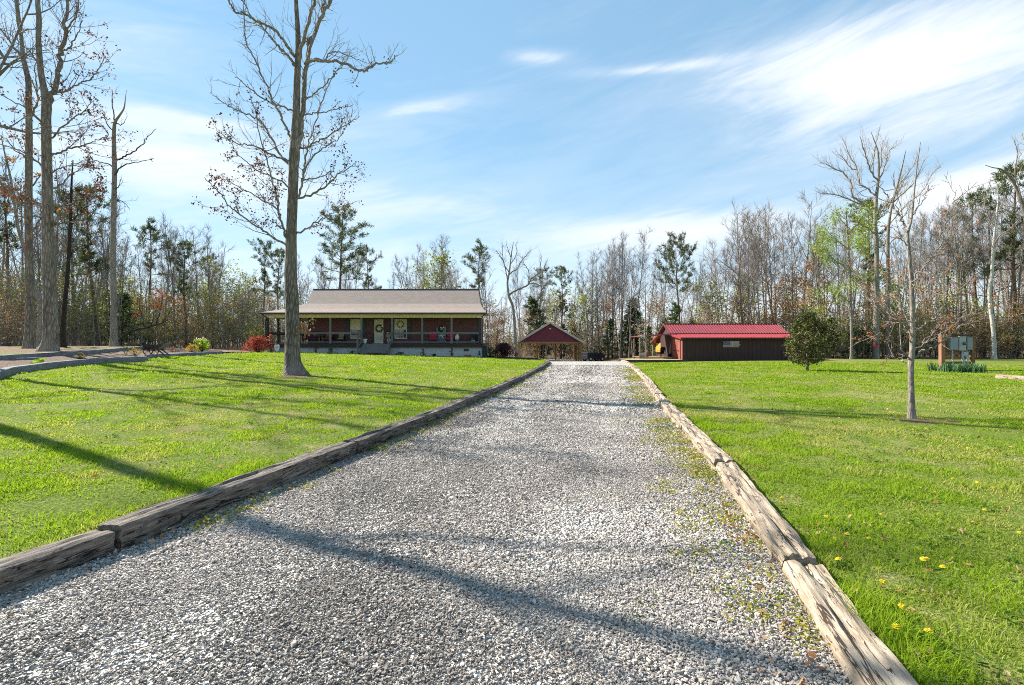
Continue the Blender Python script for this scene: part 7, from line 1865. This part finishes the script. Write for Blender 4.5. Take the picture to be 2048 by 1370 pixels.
def make_woods():
    rnd = random.Random(77); protos = {}
    def proto(key, look, T, C, mats, leaves=None):
        t = empty(key[0], (0, 0, -500))
        tr = obj('trunk', np_mesh('trunk', *(lambda v: (v[0], [v[1]]))(T.arrays()), mats[0], smooth=True), t)
        cr = obj('crown', crown_mesh('crown', C, mats[1:], leaves), t)
        protos[key] = [t, tr, cr, False, look]
    placed = []
    def put(key, x, y, H, H0, wide=1.0, rz=None):
        p = protos[key]
        if not p[3]: t, tr, cr = p[0], p[1], p[2]; p[3] = True
        else:
            t = p[0].copy(); COL.objects.link(t)
            for c in (p[1], p[2]):
                q = c.copy(); COL.objects.link(q); q.parent = t
        t.location = (x, y, float(hz(x, y))); s = H/H0; t.scale = (s*wide, s*wide, s); t.rotation_euler = (rnd.gauss(0, 0.035), rnd.gauss(0, 0.035), rnd.uniform(0, 6.28) if rz is None else rz)
        placed.append((t, CX+F*x/y, p[4], y)); return t
    H0 = 15.0
    specs = [('slender bare', 15, 0.12, 0.52, 15, 0.20, (48, 24), 0, 0.02), ('slender bare', 15, 0.11, 0.58, 13, 0.18, (42, 20), 0, 0.03), ('slender bare', 15, 0.13, 0.46, 16, 0.21, (52, 26), 0, 0.02), ('slender bare', 15, 0.10, 0.5, 14, 0.19, (45, 25), 0, 0.035),
             ('forked bare', 15, 0.15, 0.5, 14, 0.22, (50, 26), 0.6, 0.025), ('forked bare', 15, 0.16, 0.48, 13, 0.22, (46, 24), 0.8, 0.03), ('forked bare', 15, 0.14, 0.52, 14, 0.21, (50, 22), 0.6, 0.02),
             ('broad bare', 15, 0.17, 0.36, 18, 0.29, (64, 30), 0.0, 0.025), ('broad bare', 15, 0.16, 0.34, 17, 0.31, (60, 28), 0.6, 0.03), ('broad bare', 15, 0.15, 0.40, 18, 0.27, (58, 30), 0, 0.02)]
    for i, (look, H, r0, st, nl, ll, ang, fk, wob) in enumerate(specs):
        T, C, tips = bare_tree(100+i, H, r0*0.64, st, nl, ll, ang, 6, 6, wob, fk, 0.09, 0.011)
        proto(('bare_tree', i), look, T, C, [MT['bark'] if i % 3 else MT['bark_maple'], MT['twig'] if i % 2 else MT['twig_grey'], MT['dryleaf']])
    pcol = ((0.040, 0.058, 0.024), (0.095, 0.12, 0.046), (0.165, 0.17, 0.07))
    for i, (st, sh, wd, dn) in enumerate(((0.52, 'round', 0.19, 1.2), (0.58, 'round', 0.22, 1.1), (0.5, 'layer', 0.16, 1.0), (0.45, 'layer', 0.18, 1.1), (0.6, 'layer', 0.17, 0.9))):
        T, C, lv = pine_tree(200+i, H0, 0.17, st, sh, 0.30, 0.045, dn, pcol, wd); proto(('pine_tree', i), 'tall pine', T, C, [MT['bark_pine'], MT['bark_dark'], MT['needle']], lv)
    for i in range(3):
        T, C, lv = pine_tree(230+i, 6.0, 0.09, 0.06, 'cone', 0.20, 0.05, 1.3, ((0.022, 0.045, 0.016), (0.055, 0.10, 0.028), (0.09, 0.15, 0.04)), 0.26); proto(('evergreen_tree', i), 'young evergreen', T, C, [MT['bark_dark'], MT['bark_dark'], MT['needle']], lv)
    cols = {'orange leaved': [(0.30, 0.18, 0.09), (0.48, 0.30, 0.15), (0.56, 0.40, 0.23)], 'tan leaved': [(0.24, 0.17, 0.09), (0.40, 0.29, 0.16), (0.46, 0.36, 0.22)], 'yellow green': [(0.14, 0.18, 0.03), (0.28, 0.33, 0.05), (0.38, 0.40, 0.09)]}
    for j, (look, st) in enumerate(cols.items()):
        for i in range(2):
            T, C, tips = bare_tree(260+j*5+i, 6.0, 0.055, 0.14, 16, 0.36, (78, 40), 5, 4, 0.04, 0, 0.02, 0.008)
            rng = np.random.default_rng(280+j*5+i)
            proto(('understory_tree', look, i), look+' understory', T, C, [MT['bark'], MT['twig'], MT['leaf'] if j == 2 else MT['dryleaf']], leafy(tips, rng, 5, 0.17, 0.2, st, 0.85, flat=0.4))
    # pines seen in the photograph: px, top py, depth
    for px, py, d, v in ((677, 432, 66, 0), (524, 490, 60, 2), (556, 498, 68, 3), (745, 503, 74, 2), (957, 487, 68, 4), (1122, 535, 84, 3), (1362, 486, 68, 1), (298, 445, 50, 4), (372, 482, 50, 3), (1958, 398, 62, 2), (2030, 335, 58, 3), (1075, 545, 92, 2),
                         (196, 380, 42, 3), (150, 405, 47, 2), (1735, 395, 64, 3), (430, 520, 64, 2), (20, 360, 46, 4)):
        x = (px-CX)/F*d; H = CH+(CY-py)/F*d-float(hz(x, d)); put(('pine_tree', v), x, d, H, H0, rnd.uniform(0.9, 1.1))
    for px, py, d in ((1085, 598, 84), (1075, 628, 86), (1345, 612, 66), (1322, 640, 68), (1668, 640, 58), (1652, 660, 57), (1695, 655, 57.5), (1255, 625, 83), (1275, 600, 85), (1215, 640, 82), (1120, 650, 84), (1150, 655, 85), (1725, 660, 58), (1870, 655, 58), (1300, 655, 70), (240, 590, 44), (1390, 640, 67), (1812, 670, 58), (2020, 668, 58), (110, 600, 44)):
        x = (px-CX)/F*d; H = CH+(CY-py)/F*d-float(hz(x, d)); put(('evergreen_tree', rnd.randrange(3)), x, d, H, 6.0, rnd.uniform(0.9, 1.5))
    for look, L in (('orange leaved', ((1905, 640, 57), (1935, 620, 58), (2020, 590, 57), (2048, 600, 57.5), (1965, 640, 58), (2000, 640, 56.5), (1620, 540, 62), (1845, 610, 58), (975, 610, 66), (990, 625, 68), (385, 620, 48), (350, 600, 52), (1545, 585, 66), (2075, 610, 57), (1740, 600, 59))),
                    ('tan leaved', ((995, 640, 72), (1130, 600, 86), (1195, 610, 86), (1230, 600, 88), (450, 600, 56), (480, 600, 58), (505, 585, 62), (410, 610, 54), (130, 560, 44), (310, 600, 50), (1310, 600, 72), (1060, 620, 84), (1570, 600, 67), (1700, 620, 59), (1780, 640, 59), (1905, 600, 62), (1590, 560, 66), (70, 580, 44), (30, 610, 42), (545, 600, 66), (20, 560, 46), (1480, 600, 67), (1420, 610, 68))),
                    ('yellow green', ((270, 600, 46), (235, 615, 45), (210, 590, 46), (290, 630, 47), (440, 540, 60), (850, 520, 72), (870, 545, 74), (1110, 590, 88), (1175, 590, 88), (500, 560, 64), (30, 620, 44), (1640, 590, 60), (1690, 640, 57), (1860, 630, 60), (1265, 610, 86), (100, 630, 44), (1150, 600, 87), (330, 640, 49), (1765, 560, 61), (1790, 600, 58), (1915, 560, 60), (1960, 600, 58), (2030, 610, 57), (1590, 600, 65), (1520, 560, 68), (1440, 570, 68), (1625, 620, 59), (1835, 560, 60), (160, 600, 46), (60, 610, 44), (405, 570, 56), (465, 570, 60), (250, 570, 50)))):
        for px, py, d in L:
            x = (px-CX)/F*d; H = CH+(CY-py)/F*d-float(hz(x, d)); put(('understory_tree', look, rnd.randrange(2)), x, d, H, 6.0, rnd.uniform(0.9, 1.2))
    # bare trunks
    def bare(px, d, py, wide=1.0, v=None):
        x = (px-CX)/F*d; H = CH+(CY-py)/F*d-float(hz(x, d)); put(('bare_tree', rnd.randrange(10) if v is None else v), x, d, H, H0, wide)
    for px, py, d, v in ((1195, 490, 82, 4), (1240, 466, 81, 0), (1265, 458, 82.5, 1), (1182, 505, 84, 5), (820, 492, 68, 2), (872, 480, 70, 8), (905, 510, 70, 3), (700, 500, 74, 1), (782, 548, 78, 0), (1452, 440, 70, 8), (1490, 428, 66, 7), (1530, 425, 68, 9), (1560, 420, 66, 5), (1600, 398, 64, 7), (350, 440, 50, 5), (400, 462, 54, 8), (425, 470, 56, 4), (1290, 510, 84, 2), (1415, 505, 72, 9), (1330, 500, 76, 3),
                         (1890, 400, 60, 4), (1925, 420, 61, 2), (2015, 400, 60, 9), (1860, 430, 63, 0), (1650, 470, 62, 6), (1820, 440, 60, 1), (1480, 450, 70, 4), (1545, 440, 72, 8), (845, 505, 74, 6), (1385, 520, 70, 6)):
        bare(px, d, py, rnd.uniform(0.9, 1.1), v)
    n = 0
    while n < 172:
        px = rnd.uniform(-130, 2180); e = edge_depth(px); d = e+rnd.random()**1.3*26
        if 940 < px < 1040 and rnd.random() < 0.5: continue
        top = float(np.interp(px, *TOPS)); py = top+abs(rnd.gauss(0, 38))+12
        if rnd.random() < 0.22: py = top + rnd.uniform(70, 130)
        bare(px, d, min(py, 640), rnd.uniform(0.8, 1.1)); n += 1
    # labels: every group of look-alikes is counted off against a landmark
    g = {}
    for t, px, look, y in placed: g.setdefault((look, land(px)), []).append((px, t))
    grp = {'slender bare': 'slender bare trees of the woods', 'forked bare': 'forked bare trees of the woods', 'broad bare': 'broad bare trees of the woods', 'tall pine': 'pines of the woods', 'young evergreen': 'young evergreens of the woods',
           'orange leaved understory': 'orange leaved understory trees', 'tan leaved understory': 'tan leaved understory trees', 'yellow green understory': 'yellow green understory trees'}
    for (look, where), L in g.items():
        L.sort(key=lambda q: q[0]); nn = look if look.endswith('pine') or look.endswith('evergreen') else look+' tree'
        for i, (px, t) in enumerate(L):
            lab = f'{nn} {where}' if len(L) == 1 else f'{ORD[i]} {nn} from the left {where}'
            if len(L) == 1: lab = 'only '+lab
            tag(t, lab, 'tree', grp[look])
    # far mass of trunks and the brush between the trees
    T = Tubes(); rng = np.random.default_rng(5)
    base = []
    for i in range(5):
        a, b, _ = bare_tree(400+i, 15, 0.12, 0.42, 11, 0.22, (52, 26), 4, 4, 0.025, 0.6 if i % 2 else 0, 0.07, 0.016, simple=True)
        va, qa = a.arrays(); vb, qb = b.arrays(); base.append((np.concatenate([va, vb]), np.concatenate([qa, qb+len(va)])))
    for k in range(370):
        px = rng.uniform(-600, 2750); e = edge_depth(px); d = e+rng.uniform(20, 62)
        top = float(np.interp(px, *TOPS)); py = min(610, top+rng.uniform(50, 150)); x = (px-CX)/F*d; z = float(hz(x, d)); H = CH+(CY-py)/F*d-z
        v, q = base[k % 5]; a = rng.uniform(0, 6.28); s = H/15; c, sn = math.cos(a)*s, math.sin(a)*s
        T.add_np(np.stack([v[:, 0]*c-v[:, 1]*sn+x, v[:, 0]*sn+v[:, 1]*c+d, v[:, 2]*s+z], -1), q)
    V, Q = T.arrays()
    tag(obj('far_woods', np_mesh('far_woods', V, [Q], MT['twig'])), 'mass of thin bare trees deep in the woods', 'woods', kind='stuff')
    T = Tubes(); lc = []
    for k in range(7400):
        px = rng.uniform(-380, 2520); e = edge_depth(px); d = e+rng.random()**1.2*34-0.5; x = (px-CX)/F*d
        if 930 < px < 1345 and d < 79: continue
        z = float(hz(x, d)); h = rng.uniform(1.2, 6.5) if rng.random() < 0.8 else rng.uniform(5, 9)
        st = path(rnd, (x, d, z-0.1), (rng.normal(0, 0.12), rng.normal(0, 0.12), 1), h, 3, 0.09, 0.03); T.add(st, rng.uniform(0.012, 0.036), 0.007, 3)
        for j in range(int(5+h*1.6)):
            p, dd = pnt(st, rng.uniform(0.12, 0.99)); L = rng.uniform(0.4, 1.4)
            q = path(rnd, p, rdir(rnd, dd, R(rng.uniform(30, 75))), L, 2, 0.12, 0.04); T.add(q, 0.010, 0.005, 3)
            if rng.random() < 0.8: lc += [q[-1], q[1]]
    V, Q = T.arrays(); P = np.array([tuple(p) for p in lc]); C = np.repeat(P, 2, axis=0)+rng.normal(0, 0.13, (len(P)*2, 3)); n = len(C)
    zone = fbm(C[:, 0]*0.10, C[:, 1]*0.05+C[:, 2]*0.12, 44, 3)-0.05*(C[:, 0] < 0)
    pal = np.where((zone < 0.45)[:, None], col_mix(rng, n, [(0.10, 0.13, 0.035), (0.22, 0.25, 0.06)]), np.where((zone < 0.60)[:, None], col_mix(rng, n, [(0.24, 0.18, 0.11), (0.44, 0.34, 0.21)]), col_mix(rng, n, [(0.27, 0.17, 0.10), (0.46, 0.32, 0.20)])))
    lv = leaf_quads(C, rng.uniform(0.08, 0.24, n), pal, rng, 0.55, 0.3)
    tag(obj('woodland_undergrowth', crown_mesh('woodland_undergrowth', T, [MT['twig'], MT['dryleaf']], lv)), 'tangled brown brush and saplings between the trees', 'undergrowth', kind='stuff')
init_mats(); init_bed()
make_world(); make_sun(); make_camera()
make_ground(); make_soil(); make_drive(); make_drive_ties(); make_garden(); make_grass(); scatter_small()
make_house(); make_porch_things(); make_carport(); make_vehicle(); make_shed(); make_meter()
make_oak(); make_maple(); make_left_trees(); make_special_trees(); make_birdhouse(); make_magnolia(); make_shrubs(); make_woods()
